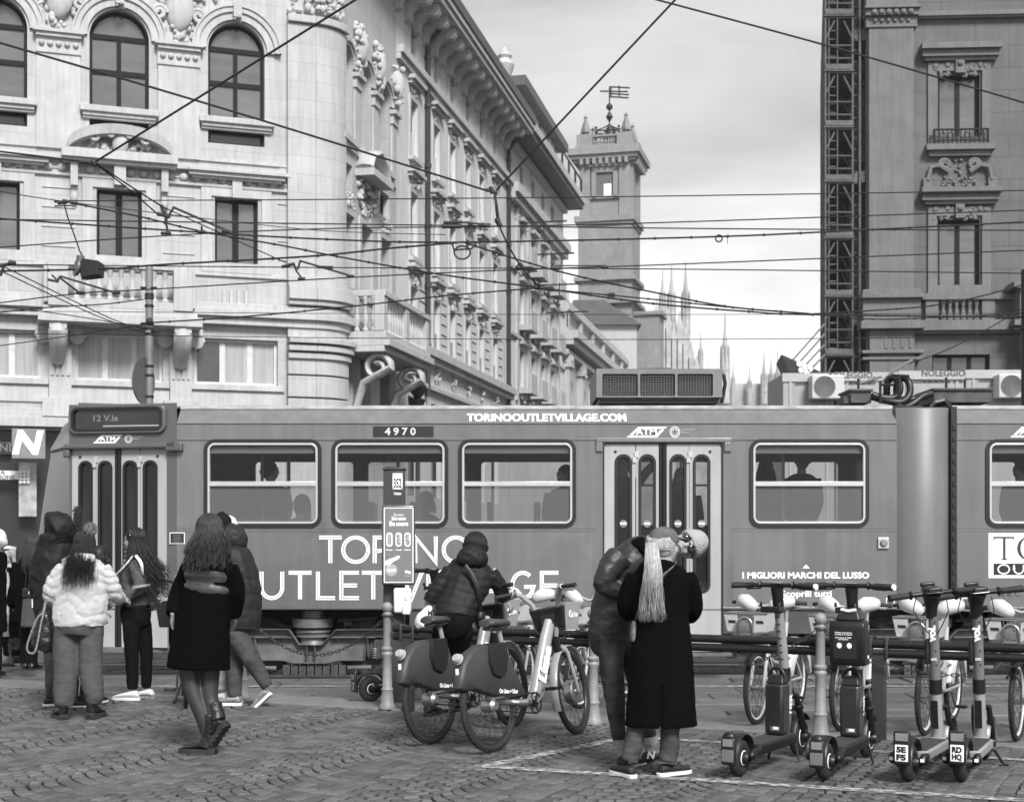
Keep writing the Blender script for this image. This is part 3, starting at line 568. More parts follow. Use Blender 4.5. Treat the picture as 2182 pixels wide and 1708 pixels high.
# lower building with pilasters
b3=thing('colonnaded_building','low ornate building with heavy cornice and pilasters between street and bell tower','building',SP(SP.u(1260),0,5))
S2,S3=S1+.1,SP.u(1338); t=MB(); n=6; cw=[S2+(S3-S2)*(i+.5)/n for i in range(n)]
wall(t,SP,S2,S3,0,16.4,[(u-1.1,u+1.1,8.5,12.2,0,(1.1,1.1)) for u in cw],.5,8); t.add([SP(S2,0),SP(S2,0,12),SP(S2,16.4,12),SP(S2,16.4,0)],[(0,1,2,3)]); t.fbox(SP,S2,S3,0,16.2,.6,12); t.build('wall',M_STUCCO,b3,world=True,smooth=0)
for u in cw: window(b3,SP,(u-1.1,u+1.1,8.5,12.2,0,(1.1,1.1)),.4,(.5,),(),.12,m_glass=M_GLASS2)
t=MB()
for z,q,p in ((14.4,.5,1.1),(14.0,.4,.8),(13.4,.3,.45),(16.4,.4,.4),(16.8,.3,.2)): t.fbox(SP,S2-(.8 if p>.4 else 0),S3,z,z+q,-p,.03)
t.build('cornice',M_STUCCO,b3,world=True,smooth=0)
for k in range(n+1):
    u=S2+.4+(S3-S2-.8)*k/n; t=MB(); t.fbox(SP,u-.45,u+.45,0,13.2,-.4,0); t.fbox(SP,u-.6,u+.6,12.6,13.4,-.55,0); t.fbox(SP,u-.4,u+.4,14.9,16.4,-.3,0); lumps(t,SP,u,12.8,1.1,.8,8,.5,k,.25); t.build('pilaster',M_STUCCO,b3,world=True)
b4=thing('gable_building','small building with dark pitched roof in front of the bell tower base','building',P(1310,1140,127))
t=MB(); c=P(1300,1140,126); t.box(c.x-3.5,c.x+2.2,124,131,0,P(1300,700,126).z); t.build('wall',M_STUCCO,b4,world=True,smooth=0)
t=MB(); z=P(1300,700,126).z; t.add([(c.x-4,123.5,z),(c.x+2.6,123.5,z),(c.x+2.6,131,z),(c.x-4,131,z),(c.x-3.2,127,z+2.7),(c.x-.5,127,z+2.7)],[(0,1,5,4),(1,2,5),(2,3,4,5),(3,0,4),(0,3,2,1)]); t.build('roof',M_ROOF,b4,world=True,smooth=0)
# ---------------------------------------------------------------- the bell tower
TY=135.0; tw=thing('bell_tower','square stone bell tower with balustrade, corner obelisks and a wrought iron bell cage','tower',P(1288,1140,TY))
k=TY/F; X0,X1=(1234-CX)*k,(1344-CX)*k; TD=X1-X0; zt=lambda y:EH+(HY-y)*k; TF=Plane((X0,TY),(1,-.02))
TS=Plane(TF(TD,0)[:2],(.02+.0,1)); W_=TD
def tbox(t,e,z0,z1,ins=0): t.box(X0-e+ins,X1+e-ins,TY-e+ins,TY+TD+e-ins,z0,z1)
t=MB(); tbox(t,0,zt(462),zt(352)); t.build('belfry',M_TOWER,tw,world=True,smooth=0)
t=MB(); tbox(t,.12,0,zt(472)); t.build('shaft',M_TOWER,tw,world=True,smooth=0)
t=MB()
for z0,z1,e in ((zt(472),zt(460),.45),(zt(480),zt(472),.25),(zt(346),zt(340),.5),(zt(340),zt(332),.75),(zt(332),zt(318),1.0),(zt(318),zt(310),.4),(zt(598),zt(590),.5),(zt(648),zt(640),.6)): tbox(t,e,z0,z1)
for i in range(8): 
    x=X0+.3+(TD-.6)*i/7; t.box(x-.15,x+.15,TY-.75,TY,zt(352),zt(340)); t.box(X1,X1+.75,TY+(x-X0)-.15,TY+(x-X0)+.15,zt(352),zt(340))
t.build('cornice',M_TOWER,tw,world=True,smooth=0)
for x,w_ in ((X0+.55,.5),(X1-.55,.5)):
    t=MB(); t.box(x-w_,x+w_,TY-.18,TY+.3,zt(460),zt(346)); t.box(x-w_,x+w_,TY-.14,TY+.3,zt(640),zt(480)); t.build('pilaster',M_TOWER,tw,world=True,smooth=0)
t=MB(); t.box(X1-.2,X1+.2,TY+.1,TY+1.1,zt(460),zt(346)); t.box(X1-.2,X1+.2,TY+TD-1.2,TY+TD-.1,zt(460),zt(346)); t.build('pilaster',M_TOWER,tw,world=True,smooth=0)
xc=(X0+X1)/2; t=MB(); t.box(xc-.82,xc+.82,TY-.03,TY+.25,zt(418),zt(368)); wo=t.build('belfry_window',mat('belfry_louvre',.10,.7,var=.2),tw,world=True,smooth=0)
t=MB(); t.box(xc-.1,xc+.62,TY-.05,TY-.02,zt(417),zt(392)); sub(t,'pane',mat('sky_bright_opening',.8,.5),wo,tw,0)
t=MB(); 
for x0,x1,z0,z1 in ((xc-1.25,xc-.82,zt(424),zt(360)),(xc+.82,xc+1.25,zt(424),zt(360)),(xc-1.25,xc+1.25,zt(368),zt(356)),(xc-1.5,xc+1.5,zt(424),zt(418))): t.box(x0,x1,TY-.25,TY,z0,z1)
t.prism([(xc-1.9,zt(356)),(xc+1.9,zt(356)),(xc,zt(343))],lambda p,q,y:(p,y,q),TY-.4,TY); sub(t,'surround',M_TOWER,wo,tw,0)
t=MB()
for x in (X0+.5,X1-.5):
    for y in (TY+.5,TY+TD-.5): t.box(x-.75,x+.75,y-.75,y+.75,zt(310),zt(285))
for z0,z1 in ((zt(310),zt(305)),(zt(289),zt(285))):
    t.box(X0,X1,TY+.2,TY+.6,z0,z1); t.box(X1-.6,X1-.2,TY,TY+TD,z0,z1); t.box(X0,X1,TY+TD-.6,TY+TD-.2,z0,z1); t.box(X0+.2,X0+.6,TY,TY+TD,z0,z1)
for i in range(9): x=X0+1.35+(TD-2.7)*i/8; baluster(t,(x,TY+.4,zt(305)),zt(289)-zt(305),.16,6)
t.build('balustrade',M_TOWER,tw,world=True)
for x in (X0+.5,X1-.5):
    for y in (TY+.5,TY+TD-.5):
        t=MB(); z=zt(285); h=zt(238)-z
        t.lathe([(.25,0),(.25,.2),(.48,.35),(.48,.6),(.12,h*.8),(.22,h*.84),(.2,h*.88),(.05,h*.92),(.02,h*1.0)],(x,y,z),4); t.build('obelisk',mat('obelisk_stone',.2,.8),tw,world=True,smooth=0)
yc=TY+TD/2; t=MB()
for sx in (-1,1):
    for sy in (-1,1):
        a=Vector((xc+sx*1.1,yc+sy*1.1,zt(290))); b=Vector((xc+sx*1.1,yc+sy*1.1,zt(268))); t.tube([a,b],.1,6); t.ell(b+Vector((0,0,.25)),.14,6,5); t.tube([b,Vector((xc+sx*.5,yc+sy*.5,zt(260))),Vector((xc,yc,zt(250)))],.06,6)
        t.tube([b,Vector((xc+sx*1.6,yc+sy*1.6,zt(270))),Vector((xc+sx*2.1,yc+sy*2.1,zt(278))),Vector((xc+sx*2.4,yc+sy*2.4,zt(282)))],.05,6)
for q in range(4):
    s=[(-1,-1),(1,-1),(1,1),(-1,1)]; a,b=s[q],s[(q+1)%4]; t.tube([(xc+a[0]*1.1,yc+a[1]*1.1,zt(269)),(xc+b[0]*1.1,yc+b[1]*1.1,zt(269))],.07,6)
t.tube([(xc,yc,zt(252)),(xc,yc,zt(170))],.07,6); t.ell((xc,yc,zt(212)),.33,10,7); t.lathe([(.1,0),(.35,.4),(.1,.9)],(xc,yc,zt(243)),8); co=t.build('bell_cage',M_IRON,tw,world=True)
t=MB(); t.lathe([(.85,0),(.7,.35),(.5,1.0),(.42,1.3),(.1,1.5)],(xc+.1,yc,zt(288)),12); t.build('bell',M_IRON,tw,world=True)
t=MB(); z=zt(181)
for dzz,x0,x1 in ((.55,0,2.0),(.2,-.9,1.8),(-.1,0,1.9),(-.4,0,1.85)): t.tube([(xc+x0,yc,z+dzz),(xc+x1,yc,z+dzz-.25)],.075,6)
for x in (.15,.95): t.tube([(xc+x,yc,z+.6),(xc+x,yc,z-.5)],.075,6)
t.build('weather_vane',M_IRON,tw,world=True)
t=MB(); t.box(xc+.3,xc+1.0,TY-.2,TY+.1,zt(664),zt(625)); t.build('slit_window',M_DARKSH,tw,world=True,smooth=0)
t=MB(); t.box(X1+.1,X1+2.6,TY+1,TY+4,0,zt(672)); t.box(X1,X1+2.9,TY+.8,TY+4.2,zt(672),zt(663)); t.build('annex',M_TOWER,tw,world=True,smooth=0)
tw.rotation_euler=(0,0,R(-14))
# ---------------------------------------------------------------- cathedral behind
CY=330.0; ca=thing('gothic_cathedral','distant pale gothic cathedral bristling with marble spires in front of sky','cathedral',P(1450,1140,CY))
kk=CY/F
def spire(px,py,wpx,base=860,dy=0):
    c=P(px,py,CY); z1=c.z; z0=P(px,base,CY).z; w=wpx*kk; y=CY+dy; t=MB(); H=z1-z0; n=8; hs=min(H*.66,w*5.2)
    zc=z1-hs
    t.ring_loft([[Vector((c.x+r*math.cos(2*PI*q/n),y+r*math.sin(2*PI*q/n),z)) for q in range(n)] for r,z in ((w*.62,z0),(w*.52,zc-hs*.35),(w*.6,zc-hs*.33),(w*.42,zc),(w*.30,zc+hs*.30),(w*.14,zc+hs*.6),(w*.07,zc+hs*.85),(w*.09,zc+hs*.88),(w*.02,z1))])
    for q in range(8):
        a=2*PI*q/8; x,yy=c.x+w*.52*math.cos(a),y+w*.52*math.sin(a)
        for hh,rr in ((.12,.09),(-.32,.10)):
            zb=zc+hs*hh; t.ring_loft([[Vector((x+r*math.cos(PI/2*j),yy+r*math.sin(PI/2*j),z)) for j in range(4)] for r,z in ((w*rr,zb-hs*.45),(w*rr,zb),(w*.01,zb+hs*.16))])
    t.build('spire',M_MARBLE,ca,world=True,smooth=0)
for a in ((1412,572,13),(1431,560,16),(1461,555,17),(1493,705,10),(1545,665,18),(1597,775,9),(1628,745,13),(1643,752,11),(1657,745,12),(1207,585,9),(1390,690,10),(1470,740,10),(1510,775,8),(1562,772,8)): spire(*a)
t=MB()
for i in range(9):
    x=(1385+12*i-CX)*kk; w=1.1; h=P(0,[700,640,668,660,690,668,700,730,760][i],CY).z; t.ring_loft([[Vector((x+r*math.cos(PI/4+PI/2*j),CY-3+r*math.sin(PI/4+PI/2*j),z)) for j in range(4)] for r,z in ((w,0),(w,h-4),(w*.1,h))])
t.box((1375-CX)*kk,(1470-CX)*kk,CY,CY+30,0,P(0,745,CY).z); t.box((1470-CX)*kk,(1665-CX)*kk,CY+2,CY+40,0,P(0,815,CY).z); t.build('nave',M_MARBLE,ca,world=True,smooth=0)
# ---------------------------------------------------------------- the grey palace on the right
RP=Plane(P(1845,1140,50)[:2],(1,-.06)); rb=thing('grey_palace','grey sandstone palace with carved window hoods standing behind site cabins at right','palace',RP(4,0,5))
ruz=RP.uz; RU=lambda px:RP.u(px); RZ=lambda py,px=2043:RP.z(px,py)
wc=[RU(2043)+d for d in (0,3.05*2.0)]; wh=(RU(2087)-RU(1998))/2
hR1=[(u-wh,u+wh,RZ(310),RZ(160)) for u in wc]; hR2=[(u-wh,u+wh,RZ(625),RZ(468)) for u in wc]; hR3=[(u-wh-.2,u+wh+.35,RZ(795),RZ(755)) for u in wc]
t=MB(); wall(t,RP,0,14,0,30,hR1+hR2+hR3,.35); t.build('wall',M_BROWN,rb,world=True,smooth=0)
t=MB(); t.fbox(RP,3.2,14,0,29.8,.45,12); t.build('core',MATS['dark_interior'],rb,world=True,smooth=0)
# flank of the palace along the side street, mostly behind scaffolding
RS=Plane(RP(0,0)[:2],(.2076,1)); t=MB()
def RSn(u,z,d=0): return RS(u,z,-d)
for k in range(7):
    for z in (5,10,15,20): t.fbox(RSn,1+k*4.2,2.4+k*4.2,z,z+2.6,-.25,0); lumps(t,RSn,1.7+k*4.2,z+3.2,1.8,.5,8,.3,k,.3)
for z in (4,9,14,19,24): t.fbox(RSn,0,32,z,z+.4,-.5,0)
t.build('flank_dressing',M_BROWN,rb,world=True,smooth=0); t=MB(); t.fbox(RSn,0,34,0,29,0,.5); t.build('flank_wall',mat('flank_stone_shaded',.05,.8,var=.3,scale=1),rb,world=True,smooth=0)  # flank wall: its shade is put into a darker stone colour
for i,u in enumerate(wc):
    for h,zh in ((hR1[i],RZ(125)),(hR2[i],RZ(430))):
        wo=window(rb,RP,h,.28,(.5,),(),.10,sashw=.08,name='tall_window')
        t=MB(); ringframe(t,RP,(u-wh-.36,u+wh+.36,h[2]-.02,h[3]+.42),.3,-.1,.02); mould(t,RP,u-wh-.5,u+wh+.5,[(zh,zh+.22,.34),(zh+.22,zh+.42,.5),(zh-.12,zh,.22)])
        lumps(t,RP,u-.55,zh-.42,.8,.4,14,.1,i+3,.13); lumps(t,RP,u+.55,zh-.42,.8,.4,14,.1,i+4,.13); t.fbox(RP,u-.15,u+.15,h[3]+.02,zh-.1,-.22,0); t.ell(RP(u,h[3]+.35,-.2),.12,8,6)
        sub(t,'surround',M_BROWNT,wo,rb,35,.012)
    zs=hR1[i][2]; t=MB(); mould(t,RP,u-wh-.35,u+wh+.35,[(zs-.22,zs-.02,.36),(zs-.4,zs-.22,.2)])
    for s in (-1,1): scroll(t,RP,u+s*.5,zs-.68,.2,s,.07); t.tube([RP(u+s*.35,zs-.95,-.12),RP(u+s*.7,zs-.72,-.14),RP(u+s*1.0,zs-.8,-.14),RP(u+s*1.1,zs-1.25,-.14)],.09,6); t.fbox(RP,u+s*1.12-.14,u+s*1.12+.14,zs-1.5,zs-1.15,-.18,0); lumps(t,RP,u+s*.35,zs-1.2,.5,.5,9,.1,7,.1)
    lumps(t,RP,u,zs-.9,.3,.8,8,.1,8,.12); t.build('window_apron',M_BROWNT,rb,world=True)
    t=MB(); t.tube([RP(u-wh-.2,zs+.48,-.3),RP(u+wh+.2,zs+.48,-.3)],.035,6); t.tube([RP(u-wh-.2,zs+.1,-.3),RP(u+wh+.2,zs+.1,-.3)],.025,6)
    for k in range(13): x=u-wh-.2+(2*wh+.4)*k/12; t.tube([RP(x,zs,-.3),RP(x,zs+.5,-.3)],.02 if 0<k<12 else .05,5)
    for k in range(6): t.torus(RP(u-wh+.1+k*.27,zs+.29,-.3),.09,.018,RP.n,10,5)
    t.build('window_railing',M_IRON,rb,world=True)
    zb=hR2[i][2]; t=MB(); mould(t,RP,u-wh-.5,u+wh+.5,[(zb-.25,zb-.03,.3)]); t.fbox(RP,u-wh-.55,u+wh+.55,zb-1.35,zb-1.15,-.2,0)
    for s in (-1,1): t.fbox(RP,u+s*(wh+.25)-.22,u+s*(wh+.25)+.22,zb-1.2,zb-.25,-.22,0)
    for k in range(6): baluster(t,RP(u-wh+.15+k*(2*wh-.3)/5,zb-1.15,-.12),.9,.12,8)
    t.build('balustrade',M_BROWNT,rb,world=True)
    window(rb,RP,hR3[i],.3,(.33,.67),(),.08,name='mezzanine_window',m_glass=M_GLASS2)
t=MB(); p0,p1=RU(1848),RU(1943)
t.fbox(RP,p0,p1,RZ(620,1890),RZ(66,1890),-.32,0); mould(t,RP,p0,p1,[(RZ(66,1890),RZ(60,1890),.38),(RZ(60,1890),RZ(43,1890),.36),(RZ(43,1890),RZ(30,1890),.5),(RZ(30,1890),RZ(24,1890),.62),(RZ(24,1890),RZ(-40,1890),.36)])
for k in range(6): t.ell(RP(p0+.15+k*(p1-p0-.3)/5,RZ(37,1890),-.5),.12,8,6); t.ell(RP(p0+.2+k*(p1-p0-.4)/5,RZ(52,1890),-.37),.08,8,6)
mould(t,RP,p0-.1,p1+.1,[(RZ(640,1890),RZ(632,1890),.6),(RZ(632,1890),RZ(626,1890),.5),(RZ(626,1890),RZ(620,1890),.42),(RZ(690,1890),RZ(640,1890),.4)])
t.fbox(RP,p0-.35,p1+.3,RZ(706,1890),RZ(690,1890),-.75,0); t.fbox(RP,p0,p1,0,RZ(706,1890),-.45,0); mould(t,RP,p0-.1,p1+.1,[(RZ(757,1890),RZ(750,1890),.62),(RZ(770,1890),RZ(764,1890),.52)])
for k in range(4): t.fbox(RP,p0+.5+k*.28,p0+.62+k*.28,RZ(746,1890),RZ(722,1890),-.48,-.4)
t.build('corner_pilaster',M_BROWNT,rb,world=True,smooth=40,bevel=.015)
t=MB()
for z,hh,p in ((RZ(42),.25,.2),(RZ(38),.1,.28),(RZ(640),.18,.16),(RZ(706),.35,.4),(RZ(712),.14,.25)): t.fbox(RP,p1,14,z,z+hh,-p,.02)
for py in range(-60,640,29): t.fbox(RP,p1,14,RZ(py),RZ(py)+.03,-.03,.0) if not any(h[0]-.6<RU(2043)<h[1]+.6 and 0 for h in hR1) and py<-999 else None
t.build('string_course',M_BROWNT,rb,world=True,smooth=30)
t=MB(); pu=RU(2182)-.05; t.fbox(RP,pu-.35,pu+1.2,RZ(690),RZ(615),-.9,0); t.fbox(RP,pu-.6,pu+1.4,RZ(625),RZ(612),-1.1,0); t.fbox(RP,pu-.55,pu+1.4,RZ(702),RZ(690),-1.0,0); t.tube([RP(pu,RZ(702),-.8),RP(pu,RZ(735),-.85),RP(pu,RZ(755),-.5),RP(pu,RZ(770),-.3)],[.25,.35,.3,.2],8); t.build('balcony_end',M_BROWNT,rb,world=True)
# scaffolding
sf=thing('scaffolding','tall narrow steel scaffolding with plank decks against the flank of the grey palace','scaffolding',P(1787,1140,52))
M_SCAF=mat('galvanised_tube',.10,.5,metal=.4,var=.25,scale=3); M_PLANK=mat('scaffold_plank',.09,.8,var=.35,scale=4)
sx0,sx1=P(1759,0,50).x,P(1817,0,50).x; lev=[P(0,y,50).z for y in (760,635,510,390,275,155,38,-80)]
def SQ(x,s,z): return Vector((x+.2076*s,50+s,z))
t=MB()
for s in [0,2.5,5,7.5,10,12.5,15]:
    for x in (sx0,sx1): t.tube([SQ(x,s,0),SQ(x,s,lev[-1])],.045,6)
    for z in lev:
        t.tube([SQ(sx0,s,z),SQ(sx1,s,z)],.04,6)
        for q in (.95,.5): t.tube([SQ(sx0,s,z+q),SQ(sx1,s,z+q)],.035,6)
        for a,b in ((sx0,sx0+.32),(sx1,sx1-.32)): t.tube([SQ(a,s,z-.75),SQ(b,s,z-.12)],.035,6)
for x in (sx0,sx1):
    for z in lev:
        for q in (0,.5,1.0): t.tube([SQ(x,0,z+q),SQ(x,15,z+q)],.035,6)
    for i,z in enumerate(lev[:-1]):
        for j in range(3): t.tube([SQ(x,j*5,z),SQ(x,j*5+2.5,lev[i+1])],.035,6)
for s in (0,):
    for i,z in enumerate(lev[:-1]): t.tube([SQ(sx0+.12,s,z),SQ(sx0+.12,s,lev[i+1])],.025,6); t.tube([SQ(sx0+.42,s,z),SQ(sx0+.42,s,lev[i+1])],.025,6)
for i,z in enumerate(lev[:-1]):
    for k in range(6): t.tube([SQ(sx0+.12,.1,z+.3*k),SQ(sx0+.42,.1,z+.3*k)],.02,5)
t.build('tube_frame',M_SCAF,sf,world=True)
for z in lev:
    t=MB(); q=[SQ(sx0-.05,-.1,z),SQ(sx1+.05,-.1,z),SQ(sx1+.05,15.2,z),SQ(sx0-.05,15.2,z)]; t.add([v+Vector((0,0,.03)) for v in q]+[v+Vector((0,0,.09)) for v in q],[(0,1,2,3),(4,5,6,7),(0,1,5,4),(1,2,6,5),(2,3,7,6),(3,0,4,7)]); t.fbox(lambda u,zz,d:SQ(u,d,zz),sx0,sx1,z+.09,z+.27,-.12,-.08); t.build('deck',M_PLANK,sf,world=True,smooth=0)
t=MB()
for i,z in enumerate(lev[:-1]):
    if i in (0,1,2,4,5): continue
    t.fbox(lambda u,zz,d:SQ(u,d,zz),sx0+.05,sx1,z+.2,lev[i+1]-.5,9.0,9.03)
t.build('netting',M_DARKSH,sf,world=True,smooth=0)
t=MB()
for x in (sx1+.25,sx1+.5,sx1+.68):
    for s in (0,2.0,4): t.tube([SQ(x,s,0),SQ(x,s,lev[-1])],.05,6)
for z in [l+.4*k for l in lev for k in range(5)]: t.tube([SQ(sx1,0,z),SQ(sx1+.8,.6,z)],.03,6)
t.build('wall_ties',M_SCAF,sf,world=True)
# site cabins
M_CAB=mat('cabin_white',.30,.5,var=.07,scale=2,streak=.12)
def cabin(px0,px1,py0,Y,label):
    a=P(px0,py0,Y); b=P(px1,py0,Y); e=thing('site_cabin',label,'cabin',(a.x/2+b.x/2,Y+1.2,0),0,'site cabins behind the tram')
    t=MB(); t.box(a.x,b.x,Y,Y+2.4,.2,a.z); t.build('shell',M_CAB,e,world=True,smooth=0,bevel=.03)
    t=MB(); t.box(a.x-.02,b.x+.02,Y-.04,Y,a.z-.24,a.z-.0); t.box(a.x+.18,a.x+.24,Y-.03,Y,.3,a.z-.24); t.box(b.x-.24,b.x-.18,Y-.03,Y,.3,a.z-.24); t.build('trim',mat('cabin_trim',.34,.5,var=.1,scale=2),e,world=True,smooth=0)
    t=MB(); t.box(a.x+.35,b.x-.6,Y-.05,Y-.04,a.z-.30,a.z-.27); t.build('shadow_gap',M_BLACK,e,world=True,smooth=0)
    return e,a,b
CBY=40.0
e1,a1,b1=cabin(1668,1778,795,CBY,'white site cabin nearest the cathedral spires with an outdoor fan unit')
e2,a2,b2_=cabin(1782,1912,793,CBY,'white site cabin in the middle lettered NOLEGGIO left of roof hoses')
e3,a3,b3_=cabin(1916,2054,790,CBY,'white site cabin behind the roof hoses lettered NOLEGGIO')
e4,a4,b4_=cabin(2058,2230,788,CBY,'white site cabin at the right edge of the row')
for e,px,py in ((e2,1813,801),(e3,2010,797)):
    c=P(px,py,CBY-.05); t=text_mb('NOLEGGIO',.24,lambda x,z:Vector((c.x+x,CBY-.046,c.z+z+.02)),.006); t.build('lettering',mat('sign_dark',.06,.5),e,world=True,smooth=0)
    t=MB(); 
    for i in range(7): t.box(c.x-.55+i*.17,c.x-.44+i*.17,CBY-.047,CBY-.043,c.z-.2,c.z-.14)
    t.build('small_print',MATS['sign_dark'],e,world=True,smooth=0)
for px,py,lab in ((1764,824,'white outdoor fan unit on the leftmost site cabin'),(2162,822,'white outdoor fan unit at the right edge above the tram')):
    c=P(px,py,CBY-.5); e=thing('fan_unit',lab,'air conditioner',(c.x,CBY-.3,c.z-.35),0,'outdoor fan units'); t=MB(); t.box(c.x-.45,c.x+.45,CBY-.55,CBY-.02,c.z-.33,c.z+.33); t.build('casing',mat('unit_casing',.45,.45,var=.1),e,world=True,smooth=0,bevel=.03)
    t=MB()
    for r in (.05,.1,.15,.2,.25,.29): t.torus((c.x-.1,CBY-.56,c.z),r,.012,(0,1,0),20,5)
    for k in range(8): a=k*PI/4; t.tube([(c.x-.1,CBY-.56,c.z),(c.x-.1+.29*math.cos(a),CBY-.56,c.z+.29*math.sin(a))],.008,4)
    g=t.build('grille',M_GREYP,e,world=True); t=MB(); t.lathe([(.28,0),(.28,.01)],(c.x-.1,CBY-.545,c.z),20,ax=(0,-1,0)); t.build('fan',MATS['sign_dark'],e,world=True)
# perforated canopy with stay cables
e=thing('perforated_canopy','dark perforated metal canopy held by four stay cables left of the scaffolding','canopy',P(1705,780,44)); Y=44
t=MB(); a,b,c,d=P(1665,755,Y),P(1745,790,Y),P(1686,800,Y),P(1760,800,Y); t.add([a,b,d,c]+[v+Vector((.3,2.5,0)) for v in (a,b,d,c)],[(0,1,2,3),(7,6,5,4),(0,4,5,1),(1,5,6,2),(2,6,7,3),(3,7,4,0)]); t.build('panel',M_IRON,e,world=True,smooth=0)
t=MB()
for px,py in ((1703,775),(1714,781),(1726,786),(1707,788),(1719,792)): t.lathe([(.09,0),(.09,.02)],P(px,py,Y-.03),10,ax=(0,-1,0))
t.build('perforation',M_WHITE,e,world=True)
for i,(px,py) in enumerate(((1690,766),(1703,772),(1716,778),(1730,784))): t=MB(); t.tube([P(px,py,Y),P(1757,690+22*i,48)],.03,5); t.build('stay_cable',M_GREYP,e,world=True)
# ---------------------------------------------------------------- the articulated tram
Y0=16.7; K=Y0/F
def TX(px): return (px-CX)*K
def TZ(py): return EH-(py-HY)*K
def TF(u,z,d=0): return Vector((u,Y0+d,z))
def streaky(name,c,**k): return mat(name,c,streak=.08,**k)
M_TRAM=mat('tram_body_paint',.132,.36,var=.13,scale=1.3,streak=.16,coat=.45,bump=.14,bscale=1.6)
M_TRAMD=mat('tram_nose_paint',.085,.4,var=.10,scale=2,streak=.08,coat=.25)
M_TRAML=mat('tram_cantrail',.155,.4,var=.10,scale=2,streak=.16,coat=.2)
M_SKIRT=mat('tram_skirt',.05,.5,var=.2,scale=3,streak=.1)
M_RUB=mat('rubber_gasket',.008,.45,var=.1)
M_ALU=mat('aluminium_frame',.55,.35,metal=.6,var=.1,scale=6)
M_DOOR=mat('door_leaf_pale',.36,.42,var=.08,scale=2,streak=.14,coat=.1)
M_LETW=mat('tram_lettering_white',.86,.5,var=.02)
M_INT=mat('tram_interior',.10,.6,var=.15); M_INTL=mat('tram_ceiling',.4,.6)
M_UNDER=mat('bogie_grime',.055,.65,metal=.3,var=.4,scale=7,bump=.4,bscale=40); M_UNDL=mat('bogie_dusty',.10,.7,var=.35,scale=6,bump=.3,bscale=40); M_POT=mat('air_spring_metal',.17,.45,metal=.5,var=.35,scale=5)
G_UP=glass('tram_window_glass',.06,.80); G_LOW=glass('tram_window_grey_reflection',.125,.34,.08); G_DOOR=glass('tram_door_glass',.03,.55)  # lower panes: the reflection is put into a flat grey tint
tr=thing('tram','grey articulated tram with outlet advertising lettering, folding doors and roof equipment','tram',(0,Y0+1.2,-.08))
XR=TX(2560)
WIN=[(436,684),(708,954),(978,1226),(1598,1850)]; ZB,ZW0,ZW1,ZC=TZ(1297),TZ(1120),TZ(939),TZ(902)
wh=[(TX(a)+.012,TX(b)-.012,ZW0,ZW1,.11,.11) for a,b in WIN]; dh=(TX(1287),TX(1539),TZ(1390),TZ(943))
wr=[(TX(2101)+.012,TX(2350)-.012,ZW0,ZW1,.11,.11)]
def car(name,u0,u1,holes,door=None):
    t=MB(); zb=ZB
    H=list(holes)
    if door: H=H+[(door[0],door[1],zb,door[3],0,.05)]
    wall(t,TF,u0,u1,zb,ZC,H,.06,8)
    t.add([TF(u0,zb),TF(u0,ZC),TF(u0,ZC,2.35),TF(u0,zb,2.35)],[(0,1,2,3)]); t.add([TF(u1,zb),TF(u1,ZC),TF(u1,ZC,2.35),TF(u1,zb,2.35)],[(0,1,2,3)])
    o=t.build(name,M_TRAM,tr,world=True,smooth=30)
    t=MB(); zr=TZ(866)
    t.add([TF(u0,ZC,-.015),TF(u1,ZC,-.015),TF(u1,zr,.22),TF(u0,zr,.22),TF(u0,ZC,.02),TF(u1,ZC,.02),TF(u1,zr,.27),TF(u0,zr,.27)],[(0,1,2,3),(4,7,6,5),(0,4,5,1),(3,2,6,7),(0,3,7,4),(1,5,6,2)])
    t.build('cantrail',M_TRAML,tr,world=True,smooth=0)
    t=MB(); t.fbox(TF,u0,u1,zr-.012,zr+.030,.19,.26); t.fbox(TF,u0,u1,zr-.004,zr+.02,2.1,2.2)
    for k in range(int((u1-u0)/.5)): t.fbox(TF,u0+k*.5,u0+k*.5+.02,zr-.013,zr+.032,.187,.2)
    t.build('gutter',mat('gutter_pale',.36,.5,var=.4,scale=5,stretch=(1,4,4)),tr,world=True,smooth=0)
    t=MB(); t.ring_loft([[TF(u,z,d) for z,d in ((zr-.05,.24),(TZ(858),.34),(TZ(854),.8),(TZ(853),1.2),(TZ(854),1.6),(TZ(858),2.05),(zr-.05,2.15))] for u in (u0,u1)]); t.build('roof',mat('tram_roof',.11,.6,var=.25,scale=3),tr,world=True,smooth=50)
    t=MB(); t.fbox(TF,u0+.02,u1-.02,TZ(1262),TZ(1252),.08,2.3); t.build('floor',M_INT,tr,world=True,smooth=0)
    t=MB(); t.fbox(TF,u0+.02,u1-.02,TZ(938),TZ(930),.08,2.3); t.build('ceiling',M_INTL,tr,world=True,smooth=0)
    fh=[(x,x+1.37,TZ(1030)-.5,TZ(957),.09,.09) for x in (-4.97,-3.46,-1.95,-.44,1.5,3.02,5.4,6.95,8.5,10.0) if x>u0+.05 and x+1.37<u1-.05]
    t=MB(); wall(t,lambda u,z,d:TF(u,z,2.32+d),u0,u1,zb,ZC,fh,.05,5); t.build('far_wall',M_INT,tr,world=True,smooth=30)
    for h in fh:
        t=MB(); ringframe(t,lambda u,z,d:TF(u,z,2.30+d),(h[0]-.03,h[1]+.03,h[2]-.03,h[3]+.03,.11,.11),.06,-.02,.05); t.fbox(lambda u,z,d:TF(u,z,2.30+d),h[0],h[1],h[2]+.55,h[2]+.575,.0,.03); t.build('far_window',M_RUB,tr,world=True,smooth=30)
    return o
car('front_car',TX(377),TX(1911),wh,dh); car('rear_car',TX(2037),XR,wr)
